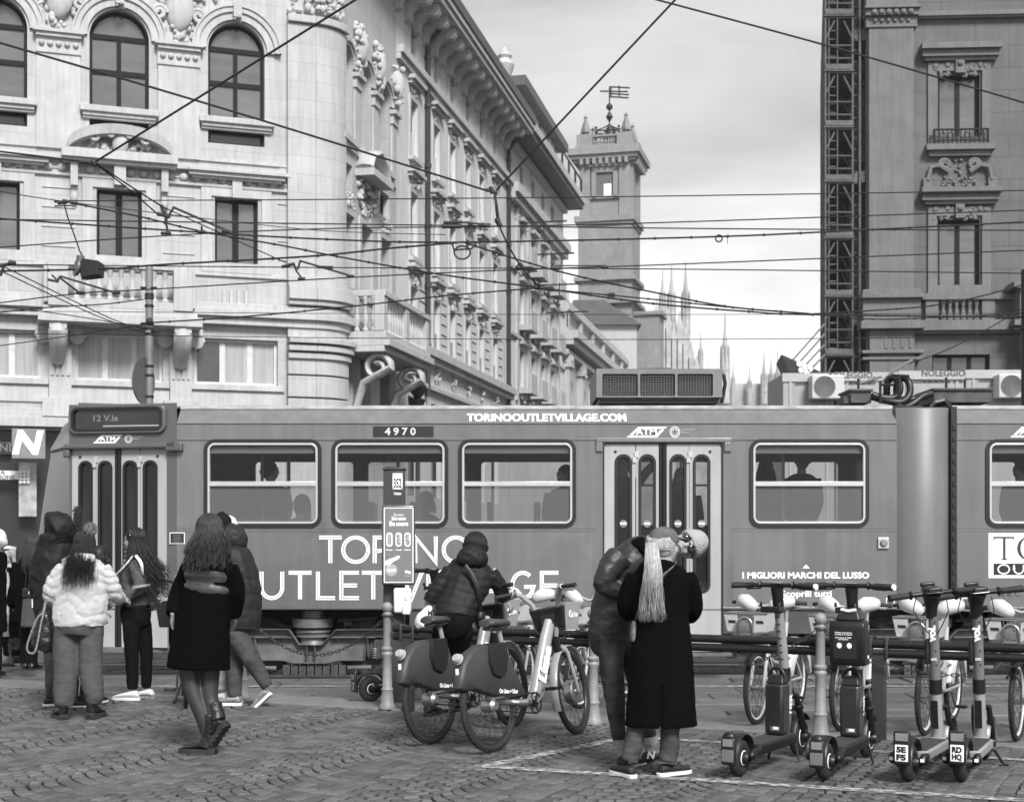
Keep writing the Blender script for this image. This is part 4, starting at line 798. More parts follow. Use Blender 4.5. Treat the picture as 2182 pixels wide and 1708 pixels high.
def tram_window(h,ct):
    t=MB(); ringframe(t,TF,inset(h,-.02)[:4]+(.13,.13),.045,-.018,.05); o=t.build('window',M_RUB,tr,world=True,smooth=35)
    t=MB(); hi=inset(h,.025); ringframe(t,TF,hi[:4]+(.085,.085),.026,-.022,.04); zb=TZ(1030); t.fbox(TF,hi[0]+.02,hi[1]-.02,zb-.03,zb+.026,-.02,.035); sub(t,'frame',M_ALU,o,tr,35,.004)
    t=MB(); hh=inset(h,.045); pane(t,TF,(hh[0],hh[1],zb,hh[3],0.0001,.065),.018); sub(t,'upper_pane',G_UP,o,tr,0)
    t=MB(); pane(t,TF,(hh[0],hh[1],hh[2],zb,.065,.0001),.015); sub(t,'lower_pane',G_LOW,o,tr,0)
    t=MB(); t.fbox(TF,hh[0]+.01,hh[1]-.01,hh[3]-.10,hh[3]-.005,.030,.045); sub(t,'tilt_sash',glass('sash_tint',.22,.35,.2),o,tr,0)
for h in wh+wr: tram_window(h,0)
def doorset(fr,panels,wins,zt,zb,zwt,zwb,knob=True):
    for i,((a,b),(c,d)) in enumerate(zip(panels,wins)):
        h=(c,d,zwb,zwt,(d-c)*.48,(d-c)*.48); t=MB(); wall(t,fr,a,b,zb,zt,[h],.03,7); t.add([fr(a,zb,.0),fr(a,zt,.0),fr(a,zt,.04),fr(a,zb,.04)],[(0,1,2,3)]); t.add([fr(b,zb,.0),fr(b,zt,.0),fr(b,zt,.04),fr(b,zb,.04)],[(0,1,2,3)])
        o=t.build('door_leaf',M_DOOR,tr,world=True,smooth=30)
        t=MB(); ringframe(t,fr,inset(h,-.006),.032,-.012,.035,7); sub(t,'gasket',M_RUB,o,tr,35)
        t=MB(); pane(t,fr,inset(h,.01),.02,7); sub(t,'pane',G_DOOR,o,tr,0)
        if i in (0,3):
            t=MB(); x=a+(b-a)*(.36 if i==0 else .64); t.lathe([(.016,0),(.016,.012),(.006,.014)],fr(x,zt-.09,0),10,ax=(0,-1,0)); sub(t,'lock',M_RUB,o,tr)
        if i in (0,2):
            t=MB(); t.fbox(fr,b-.012,b+.035,zt-.16,zt-.09,-.02,.0); t.fbox(fr,b-.032,b+.012,zt-.22,zt-.155,-.02,.0); sub(t,'hinge',M_ALU,o,tr,0)
        if knob:
            t=MB(); c0=fr((c+d)/2,TZ(1115),.012); t.lathe([(.045,0),(.045,.006)],c0,14,ax=(0,-1,0)); ko=sub(t,'sticker',M_SIGN,o,tr,0); t=MB(); q=fr((c+d)/2,TZ(1115),.002); t.box(q.x-.035,q.x+.035,q.y-.002,q.y+.002,q.z-.012,q.z+.012); sub(t,'sticker_bar',M_LETW,o,tr,0)
    t=MB(); t.fbox(fr,panels[1][1],panels[2][0],zb,zt,.005,.05); m=(panels[1][1]+panels[2][0])/2; t.tube([fr(m-.02,zb,0),fr(m-.02,zt,0)],.022,6); t.tube([fr(m+.02,zb,0),fr(m+.02,zt,0)],.022,6); t.build('door_seal',M_RUB,tr,world=True)
DP=[(1288,1354),(1356,1404),(1421,1469),(1470,1538)]; DW=[(1311,1346),(1362,1397),(1428,1462),(1478,1513)]
doorset(lambda u,z,d:TF(u,z,d-.004+.02),[(TX(a),TX(b)) for a,b in DP],[(TX(a),TX(b)) for a,b in DW],TZ(945),TZ(1388),TZ(968),TZ(1262))
t=MB(); h=(TX(1285),TX(1541),TZ(1392),TZ(942),.001,.05); ringframe(t,TF,h,.014,-.012,.04); t.build('door_frame',M_RUB,tr,world=True)
t=MB(); t.fbox(TF,TX(1270),TX(1560),TZ(942),TZ(933),-.035,0); t.fbox(TF,TX(1270),TX(1284),TZ(962),TZ(942),-.03,0); t.fbox(TF,TX(1543),TX(1558),TZ(962),TZ(942),-.03,0); t.build('door_hood',M_TRAML,tr,world=True,smooth=0,bevel=.008)
# tapered cab end with the first door
XA,XB=TX(377),(147-CX)*16.96/F; dv=Vector((XB-XA,.26,0)); LD=dv.length; dv.normalize(); nv=Vector((-dv.y,dv.x,0))  # points to -y
if nv.y>0: nv=-nv
def DF(u,z,d=0): q=Vector((XB,Y0+.26,0))-dv*u-nv*d; return Vector((q.x,q.y,z))        # u grows to the right
def DU(px): return (px-147)/(377-147)*LD
t=MB(); wall(t,DF,0,LD,ZB,TZ(858),[(DU(152),DU(356),ZB,TZ(952),0,.03),(DU(158),DU(346),TZ(914),TZ(868),.07,.07)],.05,6); t.build('cab_side',M_TRAMD,tr,world=True,smooth=30)
t=MB(); t.fbox(DF,DU(140),DU(379),TZ(955),TZ(943),-.07,0); t.fbox(DF,DU(138),DU(152),TZ(972),TZ(955),-.06,0); t.fbox(DF,DU(357),DU(392),TZ(962),TZ(943),-.07,0); t.build('door_hood',M_TRAMD,tr,world=True,smooth=0,bevel=.02)
DP=[(151,203),(204,244),(258,298),(299,355)]; DW=[(167,196),(209,238),(262,292),(305,334)]
doorset(lambda u,z,d:DF(u,z,d+.02),[(DU(a),DU(b)) for a,b in DP],[(DU(a),DU(b)) for a,b in DW],TZ(954),TZ(1380),TZ(980),TZ(1300),False)
t=MB(); ringframe(t,DF,(DU(155),DU(349),TZ(917),TZ(865),.08,.08),.03,-.05,.05); do=t.build('destination_display',M_RUB,tr,world=True)
t=MB(); pane(t,DF,(DU(158),DU(346),TZ(914),TZ(868),.06,.06),-.015); sub(t,'pane',mat('display_glass',.02,.12,var=.3,scale=3),do,tr,0)
t=text_mb('12 V.le',.105,lambda x,z:DF(DU(226)+x*1.15,TZ(889)+z,-.019),.002); sub(t,'lettering',mat('display_dots',.16,.5),do,tr,0)
t=MB(); t.fbox(DF,DU(222),DU(342),TZ(907),TZ(904),-.022,-.017); sub(t,'light_strip',mat('display_strip',.3,.4),do,tr,0)
t=MB(); ringframe(t,DF,(DU(149),DU(356),TZ(922),TZ(859),.1,.1),.05,-.045,.0); t.build('display_surround',M_TRAMD,tr,world=True,bevel=.01)
# nose: from the door post round to the windscreen
def NF(a,zf):                                            # a 0..1 from door post to nose tip, zf 0..1 bottom..top
    x0,y0=XB,Y0+.26; tip=Vector((TX(40)*1.045-.0,Y0+1.15)); lean=Vector((.32,.18))*max(0,(zf-.05))
    p=Vector((x0,y0)).lerp(Vector((tip.x+lean.x,tip.y+lean.y*.3)),a); return p
t=MB(); rows=[]; zs=[ZB,.9,1.25,1.6,TZ(1000),TZ(952),TZ(945)]
for z in zs:
    zf=(z-ZB)/(TZ(880)-ZB); row=[]
    for a in (0,.35,.7,.92,1.0):
        p=NF(a,zf); row.append(Vector((p.x,p.y,z)))
    p=NF(1,zf); row+= [Vector((p.x-.02,p.y+.3,z)),Vector((p.x+.02,Y0+1.9,z)),Vector((p.x+.5,Y0+2.35,z)),Vector((XB+1,Y0+2.35,z)),Vector((XB+.35,Y0+1.2,z))]; rows.append(row)
t.ring_loft(rows); t.build('nose',M_TRAMD,tr,world=True,smooth=50)
t=MB(); rows=[]
for z,ins in ((TZ(948),-.012),(TZ(943),-.012),(TZ(893),.10),(TZ(880),.22),(TZ(872),.6)):
    zf=(z-ZB)/(TZ(880)-ZB); row=[]
    for a in (0,.35,.7,.92,1.0):
        p=NF(a,zf); row.append(Vector((p.x+(ins*.4 if a>.9 else 0),p.y+ins,z-(a*.06 if z>TZ(900) else 0))))
    p=NF(1,zf); row+= [Vector((p.x+ins*.4-.02,p.y+.3,z-.05)),Vector((p.x+.02+ins*.4,Y0+1.9-ins,z-.05)),Vector((p.x+.5,Y0+2.35-ins,z)),Vector((XB+1,Y0+2.35-ins,z)),Vector((XB+.35,Y0+1.2,z))]; rows.append(row)
t.ring_loft(rows); t.build('cab_dome',mat('cab_dome_paint',.13,.4,var=.1,scale=2,streak=.08,coat=.2),tr,world=True,smooth=50)
t=MB(); pts=[]
for a in (0,.35,.7,.92): p=NF(a,.85); pts.append(Vector((p.x,p.y-.012,TZ(950)-.0)))
t.tube(pts,.02,6); t.build('drip_rail',M_RUB,tr,world=True)
t=MB(); t.ring_loft([[DF(LD+.6,z,d) if 0 else Vector((x,Y0+d,z)) for z,d in ((TZ(864),.30),(TZ(857),.5),(TZ(854),1.2),(TZ(858),2.1),(TZ(864),2.3))] for x in (XB+.05,TX(380))]); t.build('cab_roof',MATS['tram_roof'],tr,world=True,smooth=50)
# gangway drum
t=MB(); u0,u1=TX(1912),TX(2036); n=10; prof=[]
ring=[]
for z in (TZ(1284),TZ(872),TZ(868)):
    r=[]
    for i in range(n+1): a=i/n; r.append(TF(u0+(u1-u0)*a,z,.14-.20*math.sin(PI*(.12+.80*a))+(0.02 if z>TZ(870) else 0)))
    r+=[TF(u1,z,2.2),TF(u0,z,2.2)]; ring.append(r)
t.ring_loft(ring); t.build('gangway_drum',mat('gangway_paint',.125,.45,var=.08,scale=2,streak=.12),tr,world=True,smooth=50)
t=MB(); t.fbox(TF,TX(2026),TX(2038),TZ(1284),TZ(866),-.02,.1)
for k in range(16): z=TZ(1270)+k*.13; t.fbox(TF,TX(2029),TX(2036),z,z+.05,-.035,-.02)
t.tube([TF(TX(2037)-.02,TZ(872),.1),TF(TX(2037)-.06,TZ(856),.12),TF(TX(2020),TZ(850),.14),TF(TX(2000),TZ(855),.14),TF(TX(1990),TZ(866),.14)],.03,6); t.build('gangway_bellows',M_RUB,tr,world=True,smooth=0)
# roof equipment
def roofbox(px0,px1,py0,py1,d0,d1,name,m,lid=True):
    t=MB(); t.fbox(TF,TX(px0),TX(px1),TZ(py1),TZ(py0),d0,d1)
    if lid: t.fbox(TF,TX(px0)-.02,TX(px1)+.02,TZ(py0)-.015,TZ(py0)+.015,d0-.03,d1+.03)
    return t.build(name,m,tr,world=True,smooth=0,bevel=.008)
M_ACB=mat('unit_casing_grey',.16,.5,var=.15,scale=4,streak=.1)
t=MB(); u0,u1,z0,z1=TX(1274),TX(1547),TZ(841),TZ(779); hh=[(TX(a),TX(b),TZ(838),TZ(790),.02,.02) for a,b in ((1287,1364),(1369,1445),(1450,1527))]
wall(t,lambda u,z,d:TF(u,z,.30+d),u0,u1,z0,z1,hh,.03,4); t.fbox(TF,u0,u1,z0,z1-.001,.40,1.7); t.fbox(TF,u0,u1,z1-.012,z1,.305,.41); t.fbox(TF,u0,u0+.012,z0,z1,.305,.41); t.fbox(TF,u1-.012,u1,z0,z1,.305,.41); ao=t.build('air_conditioner',M_ACB,tr,world=True,smooth=0)
for h in hh:
    t=MB(); t.fbox(TF,h[0]-.01,h[1]+.01,h[2]-.01,h[3]+.01,.385,.398); sub(t,'dark_backing',M_BLACK,ao,tr,0); t=MB()
    for k in range(1,13): x=h[0]+(h[1]-h[0])*k/13; t.fbox(TF,x-.0015,x+.0015,h[2],h[3],.315,.32)
    for k in range(1,9): z=h[2]+(h[3]-h[2])*k/9; t.fbox(TF,h[0],h[1],z-.0015,z+.0015,.321,.326)
    sub(t,'wire_grille',M_GREYP,ao,tr,0)
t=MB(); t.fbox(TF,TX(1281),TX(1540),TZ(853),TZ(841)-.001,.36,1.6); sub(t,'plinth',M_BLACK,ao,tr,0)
t=MB(); t.tube([TF(TX(1547),TZ(782),.5),TF(TX(1556),TZ(790),.5),TF(TX(1559),TZ(808),.5),TF(TX(1555),TZ(830),.5),TF(TX(1551),TZ(850),.5)],.022,8); sub(t,'hose',M_RUB,ao,tr)
t=MB(); t.tube([TF(TX(1355),TZ(779),.6),TF(TX(1370),TZ(775),.6),TF(TX(1440),TZ(774),.6),TF(TX(1455),TZ(778),.6)],.018,6); sub(t,'cable',M_RUB,ao,tr)
M_RBOX=mat('roof_box_rusty',.055,.6,var=.5,scale=6,streak=.3)
roofbox(1836,1882,821,849,.55,1.1,'resistor_box',M_RBOX); roofbox(1822,1838,834,850,.6,.95,'resistor_box',M_RBOX,False); roofbox(2019,2147,819,848,.55,1.3,'resistor_box',M_RBOX)
t=MB(); t.tube([TF(TX(1860),TZ(822),.7),TF(TX(1860),TZ(792),.7)],.016,6); t.build('roof_post',M_RUB,tr,world=True)
t=MB(); t.tube([TF(TX(2055),TZ(820),.7),TF(TX(2055),TZ(790),.7)],.016,6); t.build('roof_post',M_RUB,tr,world=True)
def hose(pts,r=.042,d=.5):
    P0=[TF(TX(x),TZ(y),d+dd) for x,y,dd in pts]; out=[]
    for i in range(len(P0)-1):
        p0,p1,p2,p3=P0[max(i-1,0)],P0[i],P0[i+1],P0[min(i+2,len(P0)-1)]
        for k in range(6):
            s=k/6; out.append(.5*((2*p1)+(p2-p0)*s+(2*p0-5*p1+4*p2-p3)*s*s+(3*p1-p0-3*p2+p3)*s**3))
    out.append(P0[-1]); t=MB(); t.tube(out,[r*(1+.06*(i%2)) for i in range(len(out))],10); t.build('roof_hose',M_RUB,tr,world=True,smooth=80)
hose([(1882,832,0),(1905,838,0),(1930,838,0),(1942,822,0),(1940,800,.03),(1930,793,.1),(1922,802,.15),(1922,830,.18)])
hose([(1884,834,.1),(1915,846,-.02),(1945,848,-.05),(1962,830,-.03),(1962,805,0),(1953,793,.08),(1944,803,.15),(1944,832,.18)])
hose([(2012,829,0),(1990,836,-.04),(1968,852,-.08),(1945,862,-.08),(1932,852,-.02),(1926,842,.1)]); hose([(2010,831,.15),(1985,838,.12),(1960,842,.1),(1944,838,.12)])
t=MB()
for a in (((1897,802),(1897,852)),((1897,811),(1925,811)),((1939,790),(1939,850)),((1922,790),(1960,792)),((1905,842),(1895,850))): t.tube([TF(TX(x),TZ(y),.45) for x,y in a],.016,6)
t.fbox(TF,TX(1912),TX(1985),TZ(868),TZ(858),.35,.9); t.build('hose_bracket',M_RUB,tr,world=True)
t=MB(); 
for a in (((1935,790),(1960,766)),((1960,766),(1962,792)),((1922,792),(1918,778)),((1880,795),(1935,778)),((1960,766),(2006,740))): t.tube([TF(TX(x),TZ(y),1.2) for x,y in a],.018,6)
t.build('pantograph_arm',M_GREYP,tr,world=True)
# skirts and undercarriage
for a,b in ((1541,1846),(872,1286),(2150,2560),(380,520)):
    t=MB(); t.fbox(TF,TX(a),TX(b),TZ(1350),TZ(1296)-.003,.015,.04); t.build('skirt',M_SKIRT,tr,world=True,smooth=0,bevel=.006)
t=MB(); t.fbox(TF,TX(150),TX(2500),TZ(1400),TZ(1297)-.02,.9,1.4); t.build('underframe',M_BLACK,tr,world=True,smooth=0)
def UF(u,z,d=0): return Vector((u,Y0+.30+d,z))
K2=(Y0+.3)/F
def bogie(pxc,detail=True):
    X=lambda x:(pxc+(x-665)-CX)*K2
    Z=lambda y:EH-(y-HY)*K2
    o=None; t=MB(); poly=[(544,1340),(617,1340),(639,1372),(688,1372),(717,1341),(785,1340),(785,1358),(776,1405),(725,1405),(697,1411),(630,1411),(604,1405),(553,1405),(544,1360)]
    t.prism([(X(a),Z(b)) for a,b in poly],lambda p,q,d:UF(p,q,d),0,.10); o=t.build('bogie_frame',M_UNDL,tr,world=True,smooth=0,bevel=.006)
    t=MB()
    for path in (((500,1340),(617,1340),(639,1372),(688,1372),(717,1341),(835,1340)),((544,1357),(625,1357)),((708,1357),(800,1357)),((553,1405),(604,1405),(630,1411),(697,1411),(725,1405),(776,1405)),((544,1358),(553,1405)),((785,1358),(776,1405)),((655,1372),(655,1411)),((672,1372),(672,1411))):
        for (a,b),(c,d) in zip(path,path[1:]):
            t.tube([UF(X(a),Z(b),-.03),UF(X(c),Z(d),-.03)],[(.06,.012)]*2,6,side=(0,1,0))
    t.fbox(UF,X(500),X(544),Z(1357),Z(1340),0,.1); t.fbox(UF,X(785),X(835),Z(1357),Z(1340),0,.1); sub(t,'flange',M_UNDL,o,tr)
    t=MB(); c=UF(X(665.5),0,.06)
    for prof,nm,m in (([(.20,Z(1336)),(.245,Z(1335)),(.25,Z(1317)),(.14,Z(1315)),(.14,Z(1300))],'spring_cap',M_POT),([(.17,Z(1372)),(.15,Z(1358)),(.205,Z(1356)),(.205,Z(1353)),(.19,Z(1351)),(.222,Z(1345)),(.19,Z(1338)),(.17,Z(1337))],'air_spring',M_POT)):
        t=MB(); t.lathe(prof,(c.x,c.y,0),28); t.build(nm,m,tr,world=True,smooth=40)
    t=MB()
    for k in range(8): a=604+k*17; t.fbox(UF,X(a),X(a+15),Z(1437),Z(1415),-.05,.08)
    t.fbox(UF,X(570),X(760),Z(1440),Z(1437),-.06,.08); t.build('track_brake',M_UNDER,tr,world=True,smooth=0,bevel=.006)
    t=MB(); t.tube([UF(X(545),Z(1421),-.05),UF(X(590),Z(1422),-.05)],.026,8); t.tube([UF(X(742),Z(1421),-.05),UF(X(792),Z(1420),-.05)],.026,8); t.build('brake_bar',M_UNDL,tr,world=True)
    for x in (530,800):
        t=MB(); t.fbox(UF,X(x)-.09,X(x)+.09,Z(1402),Z(1362),.0,.1)
        for k in range(5): t.fbox(UF,X(x)-.095+.04*k,X(x)-.075+.04*k,Z(1398),Z(1364),-.02,0)
        ro=t.build('axle_box',M_UNDER,tr,world=True,smooth=0); t=MB(); pts=[]
        for k in range(50): a=k/50*5*2*PI; pts.append(UF(X(x)+.03*math.cos(a),Z(1402)+.13*k/50,-.08+.03*math.sin(a)))
        t.tube(pts,.009,5); sub(t,'spring',M_POT,ro,tr)
    for x in (560,775):
        t=MB(); t.lathe([(.08,-.06),(.26,-.05),(.30,-.06),(.34,-.06),(.34,.06),(.1,.06)],(X(x),Y0+.47,.27),28,ax=(0,-1,0)); t.torus((X(x),Y0+.40,.27),.315,.012,(0,1,0),30,6); t.build('wheel',M_UNDER,tr,world=True)
    t=MB()
    for a,b in (((510,1322),(560,1336)),((575,1325),(620,1338)),((720,1322),(800,1316)),((735,1330),(735,1340)),((748,1330),(748,1340)),((800,1335),(835,1312))): t.tube([UF(X(a[0]),Z(a[1]),.05),UF(X(b[0]),Z(b[1]),.05)],.02,6)
    t.fbox(UF,X(733),X(750),Z(1332),Z(1324),-.02,.06); t.build('linkage',M_UNDER,tr,world=True)
bogie(665); bogie(1985); bogie(2480)
t=MB()
for a0,st,w_,nn,zt_ in ((880,34,26,12,1352),(1560,28,22,10,1352),(2090,40,30,8,1300)):
    for a in range(nn): x=a0+a*st; t=MB(); t.fbox(UF,TX(x),TX(x+w_),TZ(1408-(a*7)%23),TZ(zt_),.1+.02*(a%3),.6); t.build('equipment_case',M_UNDER,tr,world=True,smooth=0,bevel=.01)
t=MB(); t.fbox(TF,TX(1270),TX(1560),TZ(1398),TZ(1390),-.02,.5); t.fbox(TF,TX(150),TX(370),TZ(1392),TZ(1380),.1,.7); t.build('door_step',M_UNDL,tr,world=True,smooth=0,bevel=.006)
# interior
for px in (530,1240,1258,1470,590,835,1700,2120): t=MB(); t.tube([TF(TX(px),TZ(1252),.9),TF(TX(px),TZ(935),.9)],.02,8); t.build('grab_pole',M_ALU if px>1000 else M_GREYP,tr,world=True)
for px in (500,600,760,860,1040,1150,1650,1780,2150): t=MB(); t.fbox(TF,TX(px)-.04,TX(px)+.04,TZ(1250),TZ(1062),1.5,2.2); t.fbox(TF,TX(px)-.4,TX(px)+.04,TZ(1180),TZ(1165),1.5,2.2); t.build('seat',M_GREYP,tr,world=True,smooth=0,bevel=.02)
# lettering
def offs(pts,o,closed=False):
    n=len(pts); out=[]
    for i,p in enumerate(pts):
        a=pts[i-1] if (i or closed) else None; b=pts[(i+1)%n] if (i<n-1 or closed) else None
        d1=(Vector(p)-Vector(a)).normalized() if a else None; d2=(Vector(b)-Vector(p)).normalized() if b else None
        d1=d1 or d2; d2=d2 or d1; n1=Vector((-d1.y,d1.x)); n2=Vector((-d2.y,d2.x)); m=(n1+n2)
        m=m/max(.3,m.length_squared/2); out.append(Vector(p)+m*o)
    return out
def ribbon(mb,pts,w_,fn,closed=False):
    A=offs(pts,w_/2,closed); B=offs(pts,-w_/2,closed); n=len(pts); mb.add([fn(*q) for q in A]+[fn(*q) for q in B],[(i,(i+1)%n,n+(i+1)%n,n+i) for i in range(n if closed else n-1)])
def arcp(cx,cz,rx,rz,a0,a1,n=18): return [(cx+rx*math.cos(R(a0+(a1-a0)*i/n)),cz+rz*math.sin(R(a0+(a1-a0)*i/n))) for i in range(n+1)]
def glyph(ch,w,h):
    e=.085*h if ch!='I' else 0
    return {'T':[[(0,h-e/2),(w,h-e/2)],[(w/2,h-e),(w/2,0)]],'O':[arcp(w/2,h/2,w/2-e/2,h/2-e/2,0,360,32)],'I':[[(w/2,0),(w/2,h)]],'N':[[(e/2,0),(e/2,h-.01),(w-e/2,.01),(w-e/2,h)]],
    'R':[[(e/2,0),(e/2,h-e/2),(w*.55,h-e/2)]+arcp(w*.55,h*.72,w*.4,h*.28-e/2,80,-90,10)+[(e,h*.44)],[(w*.5,h*.42),(w-e/2,0)]],'U':[[(e/2,h)]+arcp(w/2,w/2,w/2-e/2,w/2-e/2,180,360,14)+[(w-e/2,h)]],
    'L':[[(e/2,h),(e/2,e/2),(w,e/2)]],'E':[[(w,h-e/2),(e/2,h-e/2),(e/2,e/2),(w,e/2)],[(e,h/2),(w*.9,h/2)]],'V':[[(e/2,h),(w/2,.01),(w-e/2,h)]],'A':[[(e/2,0),(w/2,h-.01),(w-e/2,0)],[(w*.24,h*.3),(w*.76,h*.3)]],
    'G':[arcp(w/2,h/2,w/2-e/2,h/2-e/2,48,330,26)+[(w-e/2,h*.45),(w*.55,h*.45)]]}[ch]
def deco(chars,zb,zt):
    mb=MB(); h=zt-zb
    for ch,a,b in chars:
        w_=(b-a)*K
        for s in glyph(ch,w_,h):
            cl=ch=='O'; s=s[:-1] if cl else s
            for o in (-.0135,.0135): ribbon(mb,[tuple(q) for q in offs(s,o,cl)],.0185,lambda x,z:TF(TX(a)+x,zb+z,-.004),cl)
    return mb
deco([('T',680,728),('O',729,787),('R',796,838),('I',852,862),('N',883,931),('O',943,1000)],TZ(1199),TZ(1142)).build('lettering_torino',M_LETW,tr,world=True,smooth=0)
deco([('O',489,545),('U',555,604),('T',615,664),('L',675,714),('E',725,765),('T',771,820),('V',852,902),('I',908,918),('L',930,968),('L',978,1016),('A',1026,1082),('G',1089,1139),('E',1152,1190)],TZ(1276),TZ(1217)).build('lettering_outlet_village',M_LETW,tr,world=True,smooth=0)
def ttext(s,px,py,capx,wpx,name='lettering',m=None,fn=None,bold=.004,d=-.004,par=None):
    """text centred on (px,py), cap height capx px, stretched to width wpx px"""
    sz=capx*K/.70; mb=text_mb(s,sz,lambda x,z:Vector((x,0,z)),bold); x0=min(v[0] for v in mb.v); x1=max(v[0] for v in mb.v); f=wpx*K/(x1-x0); fn=fn or (lambda x,z:TF(x,z,d))
    cx=(x0+x1)/2; z0=min(v[2] for v in mb.v); z1=max(v[2] for v in mb.v); cz=(z0+z1)/2
    mb.v=[tuple(fn(TX(px)+(v[0]-cx)*f,TZ(py)+v[2]-cz)) for v in mb.v]; return mb.build(name,m or M_LETW,tr,world=True,smooth=0)
ca_=Vector((0,.235,TZ(866)-ZC)).normalized()
def CANT(x,z): q=(z-ZC)/ (TZ(866)-ZC); return TF(x,ZC+(TZ(866)-ZC)*q,-.015+.235*q-.006)
ttext('TORINOOUTLETVILLAGE.COM',1165,888,17,341,fn=CANT,bold=.005)
t=MB(); t.fbox(TF,TX(795),TX(924),TZ(930),TZ(908),-.008,0); t.build('number_plate',M_BLACK,tr,world=True,smooth=0); ttext('4 9 7 0',853,919,15,66,d=-.012,m=mat('number_grey',.5,.5))
ttext('I MIGLIORI MARCHI DEL LUSSO',1717,1225,12.5,270,bold=.0035); ttext('Scoprili tutti',1718,1266,13,108,bold=.003)
t=MB(); t.add([TF(TX(1710),TZ(1210),-.004),TF(TX(1725),TZ(1210),-.004),TF(TX(1717.5),TZ(1202),-.004)],[(0,1,2)]); t.build('white_triangle',M_LETW,tr,world=True,smooth=0)
def atm(fr,u,z,s,nm='transit_logo'):                     # slanted bracket emblem with the letters ATM and a city crest beside it
    t=MB(); q=lambda x,y:fr(u+x*s,z+y*s,-.006)
    for pl in (((-.10,.048),(.245,.048),(.205,.025),(-.085,.025),(-.16,-.045),(-.2,-.045)),((-.235,-.075),(.12,-.075),(.205,.015),(.165,.015),(.10,-.052),(-.21,-.052))):
        t.add([q(*p) for p in pl],[tuple(range(len(pl)))])
    mb=text_mb('ATM',.085*s/.7*.8,lambda x,y:q(x/s*1.25+.0,y/s-.012),.002); b=len(t.v); t.v+=mb.v; t.f+=[tuple(i+b for i in f) for f in mb.f]; t.build(nm,M_LETW,tr,world=True,smooth=0)
    t=MB(); cx=.33
    pts=[(cx+.062*math.cos(a*PI/10)*(1+.06*(a%2)),-.012+.068*math.sin(a*PI/10)*(1+.06*(a%2))) for a in range(20)]; ins=[(cx+.036*math.cos(a*PI/10),-.008+.042*math.sin(a*PI/10)) for a in range(20)]
    t.add([q(*p) for p in pts+ins],[(i,(i+1)%20,20+(i+1)%20,20+i) for i in range(20)]); t.add([q(cx-.028,.026),q(cx+.028,.026),q(cx+.028,-.02),q(cx,-.045),q(cx-.028,-.02)],[(0,1,2,3,4)])
    mb=text_mb('Comune di\nMilano',.036*s,lambda x,y:q(x/s+.40,y/s+.0),.0,'LEFT'); b=len(t.v); t.v+=mb.v; t.f+=[tuple(i+b for i in f) for f in mb.f]; co=t.build('city_crest',mat('crest_pale',.42,.5),tr,world=True,smooth=0)
    t=MB(); t.add([fr(u+(cx+x)*s,z+(-.008+y)*s,-.009) for x,y in ((-.006,.024),(.006,.024),(.006,.006),(.022,.006),(.022,-.006),(.006,-.006),(.006,-.024),(-.006,-.024),(-.006,-.006),(-.022,-.006),(-.022,.006),(-.006,.006))],[tuple(range(12))]); sub(t,'cross',M_BLACK,co,tr,0)
atm(TF,TX(1378),TZ(918),1.0); atm(lambda u,z,d:DF(u,z,d),DU(231),TZ(931),.80); atm(TF,TX(2195),TZ(918),1.0)
t=MB(); t.fbox(TF,TX(1870),TX(1893),TZ(1168),TZ(1145),-.03,0); bo=t.build('call_button',M_ALU,tr,world=True,smooth=0,bevel=.005); t=MB(); t.lathe([(.045,0),(.045,.012),(.03,.03)],TF(TX(1881.5),TZ(1156.5),-.03),16,ax=(0,-1,0)); sub(t,'button',M_SIGN,bo,tr)
for fr,X,x,y,w_,h_ in ((lambda u,z,d:TF(u,z,d),TX,378,1146,16,12),):
    t=MB(); t.fbox(fr,X(x-w_),X(x+w_),TZ(y+h_),TZ(y-h_),-.010,0); o=t.build('notice_plate',M_LETW,tr,world=True,smooth=0); t=MB(); t.fbox(fr,X(x-w_+1.5),X(x+w_-1.5),TZ(y+h_-1.5),TZ(y-h_+1.5),-.013,-.009); sub(t,'dark_field',M_BLACK,o,tr,0)
    t=MB(); 
    for k in range(6): t.fbox(fr,X(x-w_+6+k%3),X(x+w_-6-(k*2)%4),TZ(y-7+k*3+1),TZ(y-7+k*3),-.016,-.012)
    sub(t,'small_print',M_GREYP,o,tr,0)
for x,y in ((2058,1282),(1897,1282),(540,1278)):
    t=MB(); ringframe(t,TF,(TX(x-9),TX(x+9),TZ(y+9),TZ(y-9),.012,.012),.009,-.006,0); t.build('jacking_mark',M_LETW,tr,world=True,smooth=0)
    t=MB(); t.fbox(TF,TX(x-7),TX(x+7),TZ(y-1),TZ(y-2.5),-.006,0); t.add([TF(TX(x-2.5),TZ(y+5),-.005),TF(TX(x+2.5),TZ(y+5),-.005),TF(TX(x),TZ(y),-.005)],[(0,1,2)]); t.build('jacking_symbol',M_BLACK,tr,world=True,smooth=0)
t=MB(); t.fbox(TF,TX(2106),TX(2330),TZ(1231),TZ(1135),-.006,0); so=t.build('advert_panel',M_WHITE,tr,world=True,smooth=0)
t=MB(); t.fbox(TF,TX(2117),TX(2320),TZ(1224),TZ(1200),-.010,-.005); sub(t,'dark_band',M_BLACK,so,tr,0)
M_SER=mat('serif_dark',.03,.5); t=MB(); q=lambda x,z:TF(TX(x),TZ(z),-.010)
for pl in (((2117,1143),(2160,1143),(2161,1152),(2158,1146),(2142,1146),(2142,1189),(2148,1192),(2131,1192),(2137,1189),(2137,1146),(2120,1146),(2116,1152)),): t.add([q(*p) for p in pl],[tuple(range(len(pl)))])
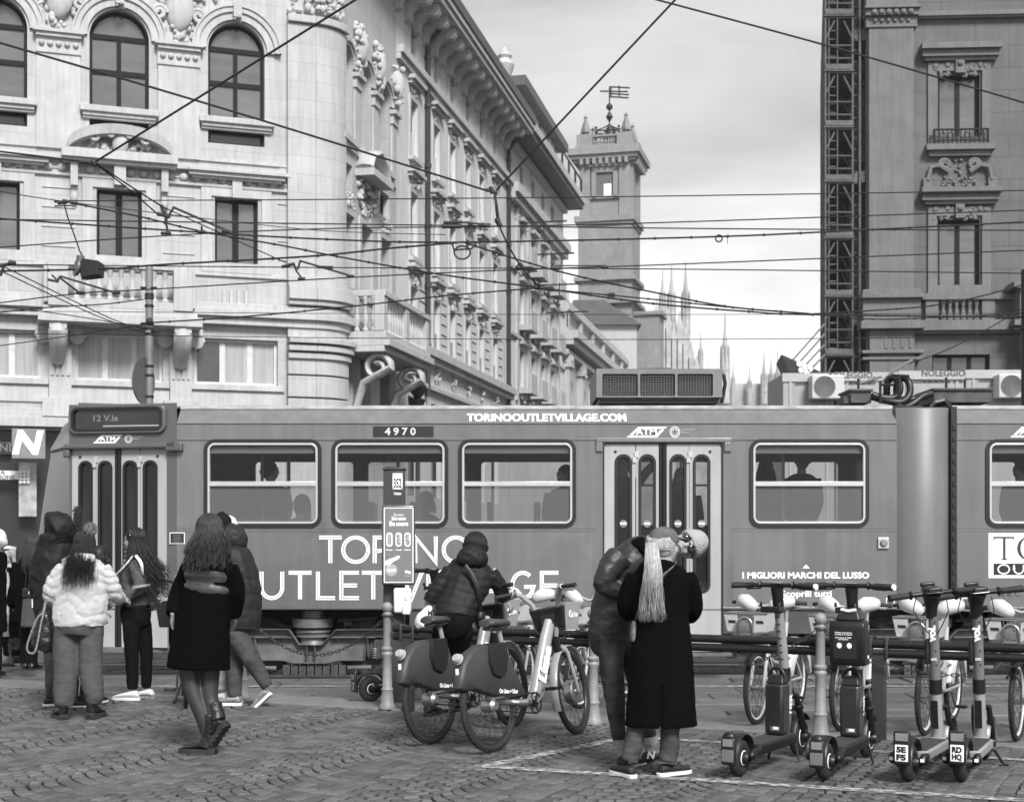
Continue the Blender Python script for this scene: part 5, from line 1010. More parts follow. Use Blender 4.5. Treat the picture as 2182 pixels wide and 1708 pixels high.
a=arcp(2192,1167.5,25,25,0,360,30)[:-1]; b=arcp(2192,1167.5,18,23.5,0,360,30)[:-1]; t.add([q(*p) for p in a+b],[(i,(i+1)%30,30+(i+1)%30,30+i) for i in range(30)]); sub(t,'serif_letters',M_SER,so,tr,0)
t=MB(); a=arcp(2138,1212,12,9.5,0,360,24)[:-1]; ribbon(t,[(TX(x),TZ(y)) for x,y in a],.015,lambda x,z:TF(x,z,-.014),True); ribbon(t,[(TX(x),TZ(y)) for x,y in [(2160,1203),(2160,1212)]+arcp(2170,1212,10,9.5,180,0,12)+[(2180,1203)]],.015,lambda x,z:TF(x,z,-.014)); sub(t,'pale_letters',M_LETW,so,tr,0)
ttext('A R C',2151,1265,12,46,bold=.0,m=M_SER,d=-.004)
for (a,b,c,d),v in (((377,640,1133,1292),.124),((1012,1262,1133,1292),.140),((1562,1688,1131,1292),.142),((1688,1760,1131,1240),.124),((377,430,945,1120),.140),((1230,1262,905,930),.126),((2040,2098,1131,1290),.124)):
    t=MB(); t.fbox(TF,TX(a),TX(b),TZ(d),TZ(c),-.0022,0); t.build('vinyl_panel',mat('tram_vinyl_%d'%(v*1000),v,.36,var=.12,scale=1.5,streak=.14,coat=.4,bump=.12,bscale=2),tr,world=True,smooth=0)
# body seams and trim
t=MB()
for px in (738,1330,1660): t.fbox(TF,TX(px),TX(px)+.003,TZ(936),ZC-.01,-.001,.0)
for py,p in ((936,.012),(1124,.006),(1130,.006)):
    for a,b in ((377,1270),(1560,1911),(2037,2500)): t.fbox(TF,TX(a),TX(b),TZ(py)-.006,TZ(py)+.006,-p,0)
t.build('body_moulding',M_TRAML,tr,world=True,smooth=0)
t=MB(); t.fbox(TF,TX(377),TX(1287),TZ(1298),TZ(1293),-.012,0); t.fbox(TF,TX(1540),TX(1911),TZ(1298),TZ(1293),-.012,0); t.fbox(TF,TX(2037),TX(2500),TZ(1298),TZ(1293),-.012,0); t.build('sill_edge',M_TRAMD,tr,world=True,smooth=0,bevel=.004)
ribbon_pts=[(1862,1296),(1862,1265),(1875,1242),(1909,1242)]; t=MB(); ribbon(t,[(TX(x),TZ(y)) for x,y in ribbon_pts],.018,lambda x,z:TF(x,z,-.008)); t.build('panel_seam',M_TRAML,tr,world=True,smooth=0)
# ---------------------------------------------------------------- street furniture
M_BOLL=mat('bollard_grey',.24,.55,var=.2,scale=14,metal=.1,bump=.15,bscale=80)
M_CHAIN=mat('galvanised_chain',.10,.4,metal=.8,var=.25,scale=30)
M_POLE=mat('pole_dark_grey',.032,.5,var=.15,scale=4)
BOL=[]; lab=['grey ball topped bollard behind the walking couple with the bicycle','grey ball topped bollard in front of the tram stop pole','grey ball topped bollard between the hire bike and the embracing couple','grey bollard behind the scooter carrying a helmet box','grey bollard just outside the picture on the right']
def bollard_mesh():
    t=MB(); t.lathe([(.075,0),(.075,.03),(.062,.05),(.056,.12),(.05,.16),(.058,.18),(.046,.2),(.040,.48),(.052,.50),(.052,.515),(.040,.53),(.052,.545),(.052,.56),(.038,.575),(.036,.86),(.046,.875),(.03,.885),(.03,.895)],(0,0,0),18)
    t.ell((0,0,.935),.05,16,10); return t
pts=[G(516,1486),G(825,1509),G(1264,1541),G(1748,1569),G(2330,1600)]
pts[4]=pts[3]+(pts[3]-pts[2])
b0=None
for i,p in enumerate(pts):
    if i==4: BOL.append(p); continue
    e=thing('bollard',lab[i],'bollard',p,0,'chained bollards along the kerb')
    if b0 is None: b0=bollard_mesh().build('post',M_BOLL,e); t=MB(); t.torus((0,0,.86),.05,.006,(0,0,1),14,5); b1=t.build('ring',M_CHAIN,e)
    else:
        for q in (b0,b1): c=q.copy(); COL.objects.link(c); c.parent=e
    BOL.append(p)
def link_mesh(t,c,d,flip,L=.031,Wd=.013,r=.0042):
    d=d.normalized(); s=Vector((-d.y,d.x,0)).normalized(); u=d.cross(s)
    if flip: s,u=u,s
    pts=[]
    for k in range(12):
        a=2*PI*k/12; x=math.cos(a)*Wd+(L-Wd)*(1 if math.cos(a)>0 else -1); pts.append(c+d*x+s*(math.sin(a)*Wd))
    t.tube(pts,r,5,closed=True,side=u)
cl=['chain sagging left of the stop pole in front of the tram bogie','chain sagging behind the cyclist towards the next bollard','chain hanging behind the embracing couple to the scooters','chain sagging behind the tall grey scooters at the right']
for i in range(4):
    a=BOL[i]+Vector((0,0,.86)); b=BOL[i+1]+Vector((0,0,.86)); sag=[.40,.30,.36,.33][i]; n=200
    curve=[a.lerp(b,k/n)-Vector((0,0,sag*4*(k/n)*(1-k/n))) for k in range(n+1)]; t=MB(); acc=0; fl=False; nxt=.02
    for k in range(n):
        sl=(curve[k+1]-curve[k]).length
        while acc+sl>=nxt: f=(nxt-acc)/sl; link_mesh(t,curve[k].lerp(curve[k+1],f),curve[k+1]-curve[k],fl); fl=not fl; nxt+=.047
        acc+=sl
    e=thing('chain',cl[i],'chain',a.lerp(b,.5)-Vector((0,0,sag)),0,'chains between the bollards'); t.build('links',M_CHAIN,e,world=True)
# bike rack rail
RA0,RA1=Vector((-1.07,13.05,0)),Vector((3.87,10.74,0)); rd=(RA1-RA0).normalized()
e=thing('bike_rack_rail','long dark double pipe rail on posts that the white bikes dock against','railing',RA0)
RA2=RA1+rd*1.2
for z,r_ in ((.745,.034),(.672,.034)): t=MB(); t.tube([RA0+Vector((0,0,z)),RA2+Vector((0,0,z))],r_,10); t.ell(RA0+Vector((0,0,z)),r_,8,6); t.build('rail',mat('rail_black',.018,.4,metal=.4,var=.25,scale=6),e,world=True)
for px in (870,1445,1873):
    dx=(px-CX)/F; s=(dx*RA0.y-RA0.x)/(rd.x-dx*rd.y); q=RA0+rd*s; t=MB(); t.m=Matrix.Translation(q)@Matrix.Rotation(math.atan2(rd.y,rd.x),4,'Z'); t.box(-.055,.055,-.03,.03,-.02,.70); t.box(-.075,-.05,-.045,.045,.63,.79); t.box(.05,.075,-.045,.045,.63,.79); t.build('post',M_POLE,e,world=True,smooth=30,bevel=.008)
# tram stop totem
q=G(838,1496); YS=q.y; e=thing('stop_totem','dark square tram stop totem numbered 352 with lit advert panel and white dispenser','stop sign',q); sx=lambda px:(px-CX)*YS/F; sz=lambda py:EH-(py-HY)*YS/F
t=MB(); t.box(sx(817),sx(861),YS-.02,YS+.17,0,sz(1001)); t.build('post',M_POLE,e,world=True,smooth=30,bevel=.012)
t=MB(); t.box(sx(815),sx(863),YS-.03,YS+.18,sz(1001),sz(996)); t.tube([(sx(838),YS+.05,sz(996)),(sx(838),YS+.05,sz(993))],.03,10); t.box(sx(822),sx(846),YS-.01,YS+.1,sz(996),sz(993.5)); t.build('cap',M_POLE,e,world=True,smooth=30,bevel=.006)
t=MB(); t.box(sx(837),sx(858),YS-.024,YS-.02,sz(1042),sz(1008)); no=t.build('number_plate',M_LETW,e,world=True,smooth=0)
def flat(s,cx,cy,h,wd,m,par,root,Y,bold=.0,nm='lettering'):
    """text centred at a point of a plane facing the camera at distance Y, cap height and width in metres"""
    mb=text_mb(s,h/.7,lambda x,z:Vector((x,0,z)),bold); xs=[v[0] for v in mb.v]; zs=[v[2] for v in mb.v]; f=wd/(max(xs)-min(xs)) if wd else 1; mx,mz=(max(xs)+min(xs))/2,(max(zs)+min(zs))/2
    mb.v=[(cx+(v[0]-mx)*f,Y,cy+v[2]-mz) for v in mb.v]
    return sub(mb,nm,m,par,root,0) if par is not root else mb.build(nm,m,root,world=True,smooth=0)
flat('352',sx(847.5),sz(1029),.085,.075,M_BLACK,no,e,YS-.028,.003); flat('Cordusio',sx(847.5),sz(1051),.026,.07,M_LETW,e,e,YS-.024,.001)
for dx in (-9,9):
    for y in (1011,1040): t=MB(); t.lathe([(.005,0),(.004,.004)],(sx(847.5+dx),YS-.024,sz(y)),8,ax=(0,-1,0)); sub(t,'screw',M_BLACK,no,e)
YP=YS-.14; px_=lambda p:(p-CX)*YP/F; pz_=lambda p:EH-(p-HY)*YP/F
t=MB(); t.box(px_(813),px_(883),YP,YP+.12,pz_(1246),pz_(1075)); po=t.build('advert_panel',mat('panel_frame',.12,.35,metal=.5,var=.1),e,world=True,smooth=30,bevel=.02,seg=3)
m=mat('advert_poster',.17,.3,var=.05,scale=2); bt=m.node_tree.nodes['Principled BSDF']
t=MB(); t.box(px_(819),px_(880),YP-.003,YP+.01,pz_(1240),pz_(1082)); sub(t,'poster',m,po,e,0)
t=MB(); hh=(px_(818),px_(881),pz_(1241),pz_(1081),.003,.003); ringframe(t,lambda u,z,d:Vector((u,YP+d,z)),hh,.008,-.006,.0); sub(t,'bright_edge',M_LETW,po,e,0)
for s,y,h,wd in (('See more',1096,.024,.10),('Live more',1104,.030,.135),('Be more',1115,.042,.178)): flat(s,px_(850),pz_(y),h,wd,M_LETW if y>1100 else mat('poster_pale',.5,.5),po,e,YP-.006,.003)
M_PIC=mat('poster_picture',.3,.4,var=.8,scale=35)
for x,s in ((830,'Marrakesh'),(849.5,'Tenerife'),(868.5,'Budapest')):
    t=MB(); pane(t,lambda u,z,d:Vector((u,YP+d,z)),(px_(x-6.5),px_(x+6.5),pz_(1164),pz_(1134),.026,.026),-.0055); sub(t,'porthole',M_LETW,po,e,0)
    t=MB(); pane(t,lambda u,z,d:Vector((u,YP+d,z)),(px_(x-4.5),px_(x+4.5),pz_(1161),pz_(1137),.018,.018),-.0075); sub(t,'picture',M_PIC,po,e,0)
    flat(s,px_(x),pz_(1171),.010,.06,M_LETW,po,e,YP-.006,.001)
t=MB(); t.add([(px_(a),YP-.0055,pz_(b)) for a,b in ((819,1196),(830,1190),(838,1188),(848,1183),(853,1184),(850,1190),(840,1195),(832,1201),(819,1205))],[tuple(range(9))]); sub(t,'wing',M_LETW,po,e,0)
t=MB(); t.lathe([(.058,0),(.058,.002)],(px_(834),YP-.004,pz_(1214)),24,ax=(0,-1,0)); sub(t,'price_disc',mat('price_disc',.36,.5),po,e,0); flat('€24,99',px_(834),pz_(1215),.026,.085,M_LETW,po,e,YP-.009,.002); flat('da',px_(829),pz_(1205),.012,.02,M_LETW,po,e,YP-.009,.001)
flat('Wizz',px_(869),pz_(1218),.03,.06,M_LETW,po,e,YP-.006,.002); flat('wizzair.com',px_(869),pz_(1226),.008,.055,M_LETW,po,e,YP-.006,.0)
t=MB(); t.box(px_(838),px_(875),YP+.02,YP+.13,pz_(1306),pz_(1252)); d1=t.build('dispenser',M_WHITE,e,world=True,smooth=30,bevel=.022,seg=3); t=MB(); t.box(px_(857),px_(874),YP-.005,YP+.06,pz_(1309),pz_(1288)); sub(t,'nozzle',M_WHITE,d1,e,30,.012)
t=MB(); t.box(px_(861),px_(867),YP+.016,YP+.02,pz_(1279),pz_(1278)); t.box(px_(861),px_(866),YP+.016,YP+.02,pz_(1275),pz_(1274)); sub(t,'slot',M_BLACK,d1,e,0)
q=G(882,1490); e=thing('utility_cabinet','low dark utility cabinet beside the foot of the stop totem','cabinet',q+Vector((0,.15,0))); t=MB(); t.m=Matrix.Translation(q+Vector((0,.15,0)))@Matrix.Rotation(R(-12),4,'Z'); t.box(-.14,.12,-.15,.25,0,.50); t.build('body',mat('cabinet_grey',.055,.5,var=.15),e,world=True,smooth=30,bevel=.01); t=MB(); t.m=Matrix.Translation(q+Vector((0,.15,0)))@Matrix.Rotation(R(-12),4,'Z'); t.box(-.15,.13,-.16,.26,.502,.53); t.build('lid',mat('cabinet_lid',.09,.5),e,world=True,smooth=30,bevel=.008)
# ---------------------------------------------------------------- wheels and bikes
M_TYRE=mat('tyre_rubber',.014,.75,var=.3,scale=20,bump=.4,bscale=120); M_RIM=mat('rim_silver',.45,.3,metal=.8,var=.1); M_RIMB=mat('rim_black',.03,.4,metal=.4); M_SPK=mat('spoke_steel',.06,.3,metal=.8); M_RIMW=mat('rim_white',.65,.4)
M_BLK=mat('black_plastic',.009,.42,var=.2,scale=10); M_STEEL=mat('polished_alloy',.42,.28,metal=.9,var=.15); M_LAMP=mat('lamp_lens',.35,.15,var=.1)
def wheel(par,c,r,rt,rim,nsp=18,wid=None,spoke=.0016,whitewall=False):
    wd=(wid or rt); t=MB(); t.torus(c,r-rt,rt,(1,0,0),40,10,wd/rt)
    for k in range(64):                                  # tread blocks
        a=2*PI*k/64
        for s in (-1,1):
            p=Vector(c)+Vector((s*wd*.42,(r-.006)*math.cos(a+s*.03),(r-.006)*math.sin(a+s*.03))); t.ell(p,(wd*.34,.008,.008),5,4)
    w_=t.build('tyre',M_TYRE,par); 
    t=MB(); t.torus(c,r-2*rt-.004,.010,(1,0,0),40,6,1.2); ro=t.build('rim',rim,w_)
    if whitewall:
        t=MB(); 
        for s in (-1,1): t.torus(Vector(c)+Vector((s*wd*.72,0,0)),r-rt*1.25,.004,(1,0,0),40,4)
        t.build('reflex_line',M_LETW,w_)
    t=MB(); t.lathe([(.008,-.055),(.028,-.05),(.028,-.04),(.016,-.035),(.016,.035),(.028,.04),(.028,.05),(.008,.055)],c,12,ax=(1,0,0)); t.build('hub',M_STEEL,w_)
    t=MB()
    for k in range(nsp*2):
        a=2*PI*k/(nsp*2); s=1 if k%2 else -1; b=a+(.9 if (k//2)%2 else -.9); cc=Vector(c)
        t.tube([cc+Vector((s*.035,.026*math.cos(b),.026*math.sin(b))),cc+Vector((0,(r-2*rt)*math.cos(a),(r-2*rt)*math.sin(a)))],spoke,4,cap=False)
    t.build('spokes',M_SPK,w_); return w_
def lettering_side(s,h,wd,M4,m,par,bold=.0,nm='lettering'):
    mb=text_mb(s,h/.7,lambda x,z:Vector((x,0,z)),bold); xs=[v[0] for v in mb.v]; zs=[v[2] for v in mb.v]; f=wd/(max(xs)-min(xs)); mx,mz=(max(xs)+min(xs))/2,(max(zs)+min(zs))/2
    mb.v=[tuple(M4@Vector(((v[0]-mx)*f,0,v[2]-mz))) for v in mb.v]; return mb.build(nm,m,par,smooth=0)
def axes(o,ex,ez):                                       # text frame: ex along reading direction, ez up
    ex=Vector(ex).normalized(); ez=Vector(ez).normalized(); ey=ez.cross(ex); M=Matrix.Identity(4)
    for i,v in enumerate((ex,ey,ez)):
        for j in range(3): M[j][i]=v[j]
    M.translation=Vector(o); return M
def lobe(t,prof,halfw,n=10):                             # side silhouette (y,z) swelled into a rounded shell of half width
    k=len(prof); cy=sum(p[0] for p in prof)/k; cz=sum(p[1] for p in prof)/k; rings=[]
    for f,s in ((-1,.90),(-.82,.965),(-.4,1),(.4,1),(.82,.965),(1,.90)): rings.append([Vector((f*halfw,cy+(p[0]-cy)*s,cz+(p[1]-cz)*s)) for p in prof])
    return t.ring_loft(rings)
M_LF=mat('hire_bike_frame',.27,.38,var=.08,scale=8,coat=.3); M_LD=mat('hire_bike_dark_shell',.035,.55,var=.22,scale=7,bump=.1,bscale=90); M_GRIP=mat('rubber_grip',.015,.7)
def hire_bike(label,loc,rz,lean,steer,ext=''):
    e=thing('hire_bike',label,'bicycle',loc,0,'dockless hire bikes on the cobbles'); e.rotation_euler=(0,lean,rz)
    wheel(e,(0,0,.34),.34,.026,M_RIMB,16,whitewall=True)
    hd=Vector((0,.98,.62)); S=Matrix.Translation(Vector((0,1.0,.5)))@Matrix.Rotation(R(18),4,'X')@Matrix.Rotation(steer,4,'Z')@Matrix.Rotation(R(-18),4,'X')@Matrix.Translation(Vector((0,-1.0,-.5)))
    fr=bpy.data.objects.new('front_wheel',None)
    w_=wheel(e,(0,1.17,.34),.34,.026,M_RIMB,16,whitewall=True); w_.name='front_tyre'; w_.matrix_local=S
    t=MB(); t.lathe([(.09,-.04),(.10,-.03),(.10,.03),(.09,.04)],(0,1.17,.34),20,ax=(1,0,0)); o=t.build('hub_motor',M_STEEL,w_)
    t=MB(); lobe(t,[(-.37,.50),(-.36,.58),(-.31,.68),(-.22,.755),(-.10,.80),(.16,.80),(.24,.74),(.30,.60),(.40,.45),(.44,.385),(.36,.355),(.20,.37),(.06,.40),(-.08,.44),(-.22,.48),(-.33,.475)],.054); so=t.build('rear_shell',M_LD,e,smooth=50)
    t=MB(); t.lathe([(.036,0),(.036,.03),(.025,.045)],(0,-.32,.705),16,ax=(0,-.85,.4)); t.torus((0,-.322,.706),.038,.006,(0,-.85,.4),18,5); t.build('tail_light',M_LAMP,so)
    t=MB(); t.box(-.012,.012,-.352,-.345,.545,.64); t.build('reflector',M_LETW,so)
    t=MB(); lobe(t,[(-.02,.80),(-.04,.66),(.0,.56),(.09,.53),(.17,.58),(.20,.70),(.19,.80)],.078); t.build('lock_bag',M_BLK,so,smooth=50)
    t=MB(); t.tube([(-.092,-.01,.74),(-.115,.03,.68),(-.12,.10,.65),(-.10,.19,.66)],.008,6); t.build('lock_cable',M_BLK,so)
    t=MB(); t.tube([(0,.02,.375),(0,.20,.355),(0,.40,.325),(0,.56,.31),(0,.62,.34)],[(.045,.030)]*3+[(.05,.035),(.05,.04)],10,side=(1,0,0)); t.tube([(0,.55,.30),(0,.62,.38),(0,.72,.58),(0,.83,.80),(0,.90,.92)],[(.046,.05),(.048,.056),(.048,.06),(.046,.058),(.042,.05)],12,side=(1,0,0)); fo=t.build('frame',M_LF,e,smooth=50)
    t=MB(); t.box(.046,.050,-.0,.17,.362,.400); t.build('chain_stay_plate',M_STEEL,fo)
    d=Vector((0,.255,.56)).normalized(); up=Vector((0,-d.z,d.y))
    lettering_side('Lime',.085,.30,axes((.0505,.715,.60),d,up),M_LETW,fo,.010)
    lettering_side('On Lime + Uber',.030,.24,axes((.0565,.19,.43),(0,1,-.1),(0,.1,1)),M_LETW,so,.002); lettering_side('+Electric',.020,.10,axes((.0515,.27,.345),(0,1,-.12),(0,.12,1)),M_LETW,fo,.001)
    t=MB(); t.tube([(0,.30,.50),(0,.24,.74),(0,.20,.90)],.019,10); t.lathe([(.03,0),(.03,.06)],(0,.245,.72),12,ax=(0,-.2,1)); t.build('seat_post',M_LF,e)
    t=MB(); t.tube([(0,.03,.945),(0,.07,.95),(0,.16,.945),(0,.26,.945),(0,.34,.935)],[(.06,.025),(.088,.035),(.080,.032),(.045,.026),(.02,.02)],12,side=(1,0,0)); t.tube([(0,.06,.91),(0,.18,.905),(0,.3,.915)],[(.05,.02),(.05,.02),(.02,.015)],8,side=(1,0,0)); t.build('saddle',mat('saddle_grey',.05,.5,var=.2),e,smooth=60)
    t=MB(); t.tube([(0,.90,.90),(0,1.02,.66)],[(.036,.05),(.03,.04)],10,side=(1,0,0)); ho=t.build('head_tube',M_BLK,e,smooth=60); ho.matrix_local=S
    t=MB()
    for s in (-1,1): t.tube([(s*.03,1.0,.72),(s*.062,1.04,.66),(s*.062,1.12,.46),(s*.06,1.17,.34)],[.018,.018,.016,.014],8)
    t.tube([(-.065,1.03,.68),(.065,1.03,.68)],.022,8); fk=t.build('fork',M_LF,ho,smooth=60)
    t=MB(); pts=[]; 
    for k in range(12): a=R(200-k*15); pts.append((0,1.17+.375*math.cos(a),.34+.375*math.sin(a)))
    t.tube(pts,[(.034,.012)]*12,8,side=(1,0,0)); t.build('front_mudguard',M_LF,ho,smooth=60)
    t=MB()                                               # basket with tall handlebar tubes growing from it
    for s in (-1,1):
        t.tube([(s*.03,.93,.80),(s*.085,.90,.98),(s*.12,.87,1.08),(s*.17,.80,1.155),(s*.22,.74,1.175)],.021,10)
    t.tube([(-.085,.90,.98),(.085,.90,.98)],.018,8); hb=t.build('handlebar',M_LF,ho,smooth=60)
    for s in (-1,1):
        t=MB(); t.tube([(s*.20,.755,1.172),(s*.33,.70,1.165)],.017,10); t.lathe([(.019,0),(.019,.02)],(s*.33,.70,1.165),10,ax=(s,-.3,0)); t.build('grip',M_GRIP,hb)
        t=MB(); t.tube([(s*.19,.78,1.165),(s*.21,.80,1.15),(s*.29,.79,1.13)],.006,6); t.torus((s*.195,.765,1.175),.026,.012,(s,-.4,0),14,5); t.build('brake_lever',M_STEEL,hb)
    t=MB(); q=[[(s*.12,y,z) for s,y,z in ((-1,.90,.86),(1,.90,.86),(1.25,.86,1.03),(-1.25,.86,1.03))],[(s*.13,y,z) for s,y,z in ((-1,1.16,.84),(1,1.16,.84),(1.3,1.22,1.05),(-1.3,1.22,1.05))]]
    t.ring_loft(q); bo=t.build('basket',M_BLK,ho,smooth=0,bevel=.015)
    t=MB()
    for s in (-1,1): t.add([(s*.128,.93,.84),(s*.138,1.15,.83),(s*.176,1.215,1.055),(s*.158,.90,1.05),(s*.120,.93,.84),(s*.130,1.15,.83),(s*.168,1.215,1.055),(s*.150,.90,1.05)],[(0,1,2,3),(7,6,5,4),(0,4,5,1),(1,5,6,2),(2,6,7,3),(3,7,4,0)])
    t.build('basket_side',M_LF,bo,smooth=0,bevel=.004)
    for s in (1,-1): lettering_side('Lime',.042,.10,axes((s*.158,1.09,.955),(0,s,0.0),(s*.17,0,1)),M_LETW,bo,.003); t=MB(); t.torus((s*.154,1.0,.955),.028,.005,(1,0,-.15),16,4); t.build('round_emblem',M_LETW,bo)
    t=MB(); t.box(-.06,.06,.868,.875,.90,.98); t.build('display',M_BLK,bo,bevel=.004)
    t=MB(); t.torus((.062,.52,.31),.075,.006,(1,0,0),28,5)
    for k in range(28): a=2*PI*k/28; t.ell((.062,.52+.083*math.cos(a),.31+.083*math.sin(a)),.006,4,3)
    for k in range(5): a=2*PI*k/5; t.tube([(.062,.52,.31),(.062,.52+.07*math.cos(a),.31+.07*math.sin(a))],.006,4)
    t.lathe([(.028,-.07),(.028,.07)],(0,.52,.31),12,ax=(1,0,0)); t.build('chainring',M_SPK,e)
    t=MB(); t.tube([(.062,.52,.39),(.062,.25,.385),(.062,.0,.378)],.006,5); t.tube([(.062,.52,.23),(.062,.0,.302)],.006,5); t.build('drive_chain',M_SPK,e)
    t=MB(); t.lathe([(.04,-.05),(.05,-.04),(.05,.05),(.03,.07)],(0,0,.34),16,ax=(1,0,0)); t.build('gear_hub',M_STEEL,e)
    for s,a in ((1,R(35)),(-1,R(215))):
        p=Vector((s*.085,.52+.165*math.cos(a),.31+.165*math.sin(a))); t=MB(); t.tube([(s*.075,.52,.31),p],.011,8); co=t.build('crank',M_STEEL,e); t=MB(); t.m=Matrix.Translation(p+Vector((s*.055,0,0))); t.box(-.045,.045,-.04,-.028,-.012,.012); t.box(-.045,.045,.028,.04,-.012,.012); t.box(-.045,-.035,-.04,.04,-.01,.01); t.box(.035,.045,-.04,.04,-.01,.01); t.tube([(-.05,0,0),(.045,0,0)],.009,6); t.build('pedal',M_BLK,co)
    return e
dB=G(1050,1601); dB2=G(1235,1562); rzL=-math.atan2(dB2.x-dB.x,dB2.y-dB.y)
LB=hire_bike('pale grey hire bike standing unridden with the word Lime on its down tube',dB,rzL,R(-6),R(12))
dA=G(922,1584); LA=hire_bike('grey hire bike being mounted by the cyclist in a dark puffer jacket',dA,rzL+R(3),R(-5),R(8))
# white docked share bikes
M_SW=mat('share_bike_white',.55,.35,var=.06,scale=6,coat=.3); M_SG=mat('share_bike_grey',.40,.4,var=.08,scale=6,coat=.2)
def share_bike(label,loc,rz):
    e=thing('share_bike',label,'bicycle',loc,rz,'white share bikes docked at the rail')
    w_=wheel(e,(0,0,.31),.31,.022,M_RIMW,14); w_.name='front_tyre'; wheel(e,(0,-1.06,.31),.31,.022,M_RIMW,14).name='rear_tyre'
    t=MB(); t.tube([(0,-.20,.80),(0,-.24,.62),(0,-.34,.44),(0,-.50,.33),(0,-.66,.30)],[.026,.03,.032,.032,.03],10); t.tube([(0,-.26,.60),(0,-.42,.50),(0,-.60,.47),(0,-.70,.50)],.016,8); t.tube([(0,-.66,.28),(0,-.74,.60),(0,-.80,.82)],.02,8)
    for s in (-1,1): t.tube([(s*.03,-.72,.52),(s*.05,-.9,.48),(s*.055,-1.06,.31)],.012,6); t.tube([(s*.03,-.66,.30),(s*.055,-1.06,.31)],.012,6)
    t.build('frame',M_SG,e,smooth=60)
    t=MB()
    for s in (-1,1): t.tube([(s*.02,-.16,.72),(s*.055,-.13,.66),(s*.058,-.06,.50),(s*.055,0,.31)],[.018,.018,.016,.013],8)
    t.tube([(0,-.17,.64),(0,-.22,.88)],.024,8); t.tube([(-.06,-.13,.665),(.06,-.13,.665)],.018,8); fo=t.build('fork',M_SG,e,smooth=60)
    t=MB(); pts=[(0,.345*math.cos(R(a)),.31+.345*math.sin(R(a))) for a in range(40,171,13)]; t.tube(pts,[(.030,.008)]*len(pts),8,side=(1,0,0)); t.build('front_mudguard',M_BLK,e,smooth=60)
    t=MB(); lobe(t,[(-1.36,.52),(-1.30,.60),(-1.16,.66),(-1.02,.68),(-.90,.66),(-.80,.58),(-.76,.46),(-.70,.36),(-.78,.33),(-.86,.44),(-.96,.53),(-1.08,.56),(-1.22,.53),(-1.30,.44),(-1.36,.30),(-1.40,.32)],.060); ro=t.build('rear_skirt',M_SW,e,smooth=50)
    for s in (-1,1):
        t=MB(); fr=lambda u,z,d:Vector((s*(.0615+d*0+.002),-1.0+u,.615+z)); 
        t.add([(s*.064,-1.06+x,.60+z) for x,z in ((-.05,.02),(.07,.02),(.055,.008),(-.035,.008),(-.06,-.03),(-.075,-.03))],[tuple(range(6))]); t.add([(s*.064,-1.06+x,.60+z) for x,z in ((-.085,-.045),(.035,-.045),(.065,.0),(.05,.0),(.028,-.033),(-.075,-.033))],[tuple(range(6))]); t.build('slanted_logo',M_BLACK,ro,smooth=0)
    t=MB(); pts=[(0,-1.06+.34*math.cos(R(a)),.31+.34*math.sin(R(a))) for a in range(60,200,14)]; t.tube(pts,[(.03,.008)]*len(pts),8,side=(1,0,0)); t.build('rear_mudguard',M_SW,e,smooth=60)
    t=MB()
    for z,i in ((.955,0),(.80,.03)):
        c=[(-.19+i,.02,z),(.19-i,.02,z),(.19-i,-.20,z),(-.19+i,-.20,z)]; c=[(x,(y+.20)*1+.06+(.02 if z>.9 else 0),zz) for x,y,zz in c]; t.tube([Vector(p) for p in c],.006,6,closed=True)
    for k in range(9): x=-.15+.3*k/8; t.tube([(x,.06,.80),(x,.26,.80)],.003,4)
    for k in range(13): x=-.16+.32*k/12; t.tube([(x,.255,.80),(x*1.15,.285,.955)],.0028,4); t.tube([(x,.06,.80),(x*1.15,.08,.955)],.0028,4)
    t.box(-.2,.2,.05,.075,.755,.775); t.box(-.09,.09,-.1,.3,.765,.78); bo=t.build('basket',M_STEEL,e)
    for s in (-1,1):
        t=MB(); a=[(s*.162,.05,.80),(s*.162,.27,.80),(s*.195,.292,.952),(s*.195,.06,.952)]; t.add(a+[(x-s*.006,y,z) for x,y,z in a],[(0,1,2,3),(7,6,5,4),(0,4,5,1),(1,5,6,2),(2,6,7,3),(3,7,4,0)]); t.build('basket_panel',M_SW,bo,smooth=0)
        t=MB(); x0,x1=(.062,.155); a=[(s*x0,.268,.80),(s*x1,.268,.80),(s*.190,.297,.95),(s*.075,.297,.95)]; t.add(a+[(x,y-.006,z) for x,y,z in a],[(0,1,2,3),(7,6,5,4),(0,4,5,1),(1,5,6,2),(2,6,7,3),(3,7,4,0)]); fp=t.build('front_panel',M_SW,bo,smooth=0)
        t=MB(); t.add([(s*.12+x,.2875,.885+z) for x,z in ((-.028,.01),(.034,.01),(.026,-.01),(-.036,-.01))],[(0,1,2,3)]); t.build('panel_emblem',M_BLACK,bo,smooth=0)
    t=MB(); pts=[(-.062,.30,.78)]+[(.062*math.cos(R(a)),.315,.86+.062*math.sin(R(a))) for a in range(180,-1,-20)]+[(.062,.30,.78)]; t.tube(pts,.012,8); lo=t.build('headlight_hoop',M_STEEL,e,smooth=60)
    t=MB(); t.lathe([(.03,0),(.05,.05),(.052,.08),(.03,.088)],(0,.22,.85),16,ax=(0,1,0)); t.build('headlight',M_LAMP,lo)
    t=MB()
    for k in range(-2,3): t.tube([(k*.02,.318,.81),(k*.02,.325,.85),(k*.02,.315,.895)],.0025,4); t.tube([(-.05,.32,.85+k*.018),(.05,.32,.85+k*.018)],.0025,4)
    t.build('headlight_cage',M_STEEL,lo)
    t=MB(); t.tube([(-.29,-.30,1.02),(-.17,-.22,1.04),(0,-.20,.99),(.17,-.22,1.04),(.29,-.30,1.02)],.013,8); ho=t.build('handlebar',M_SG,e,smooth=60)
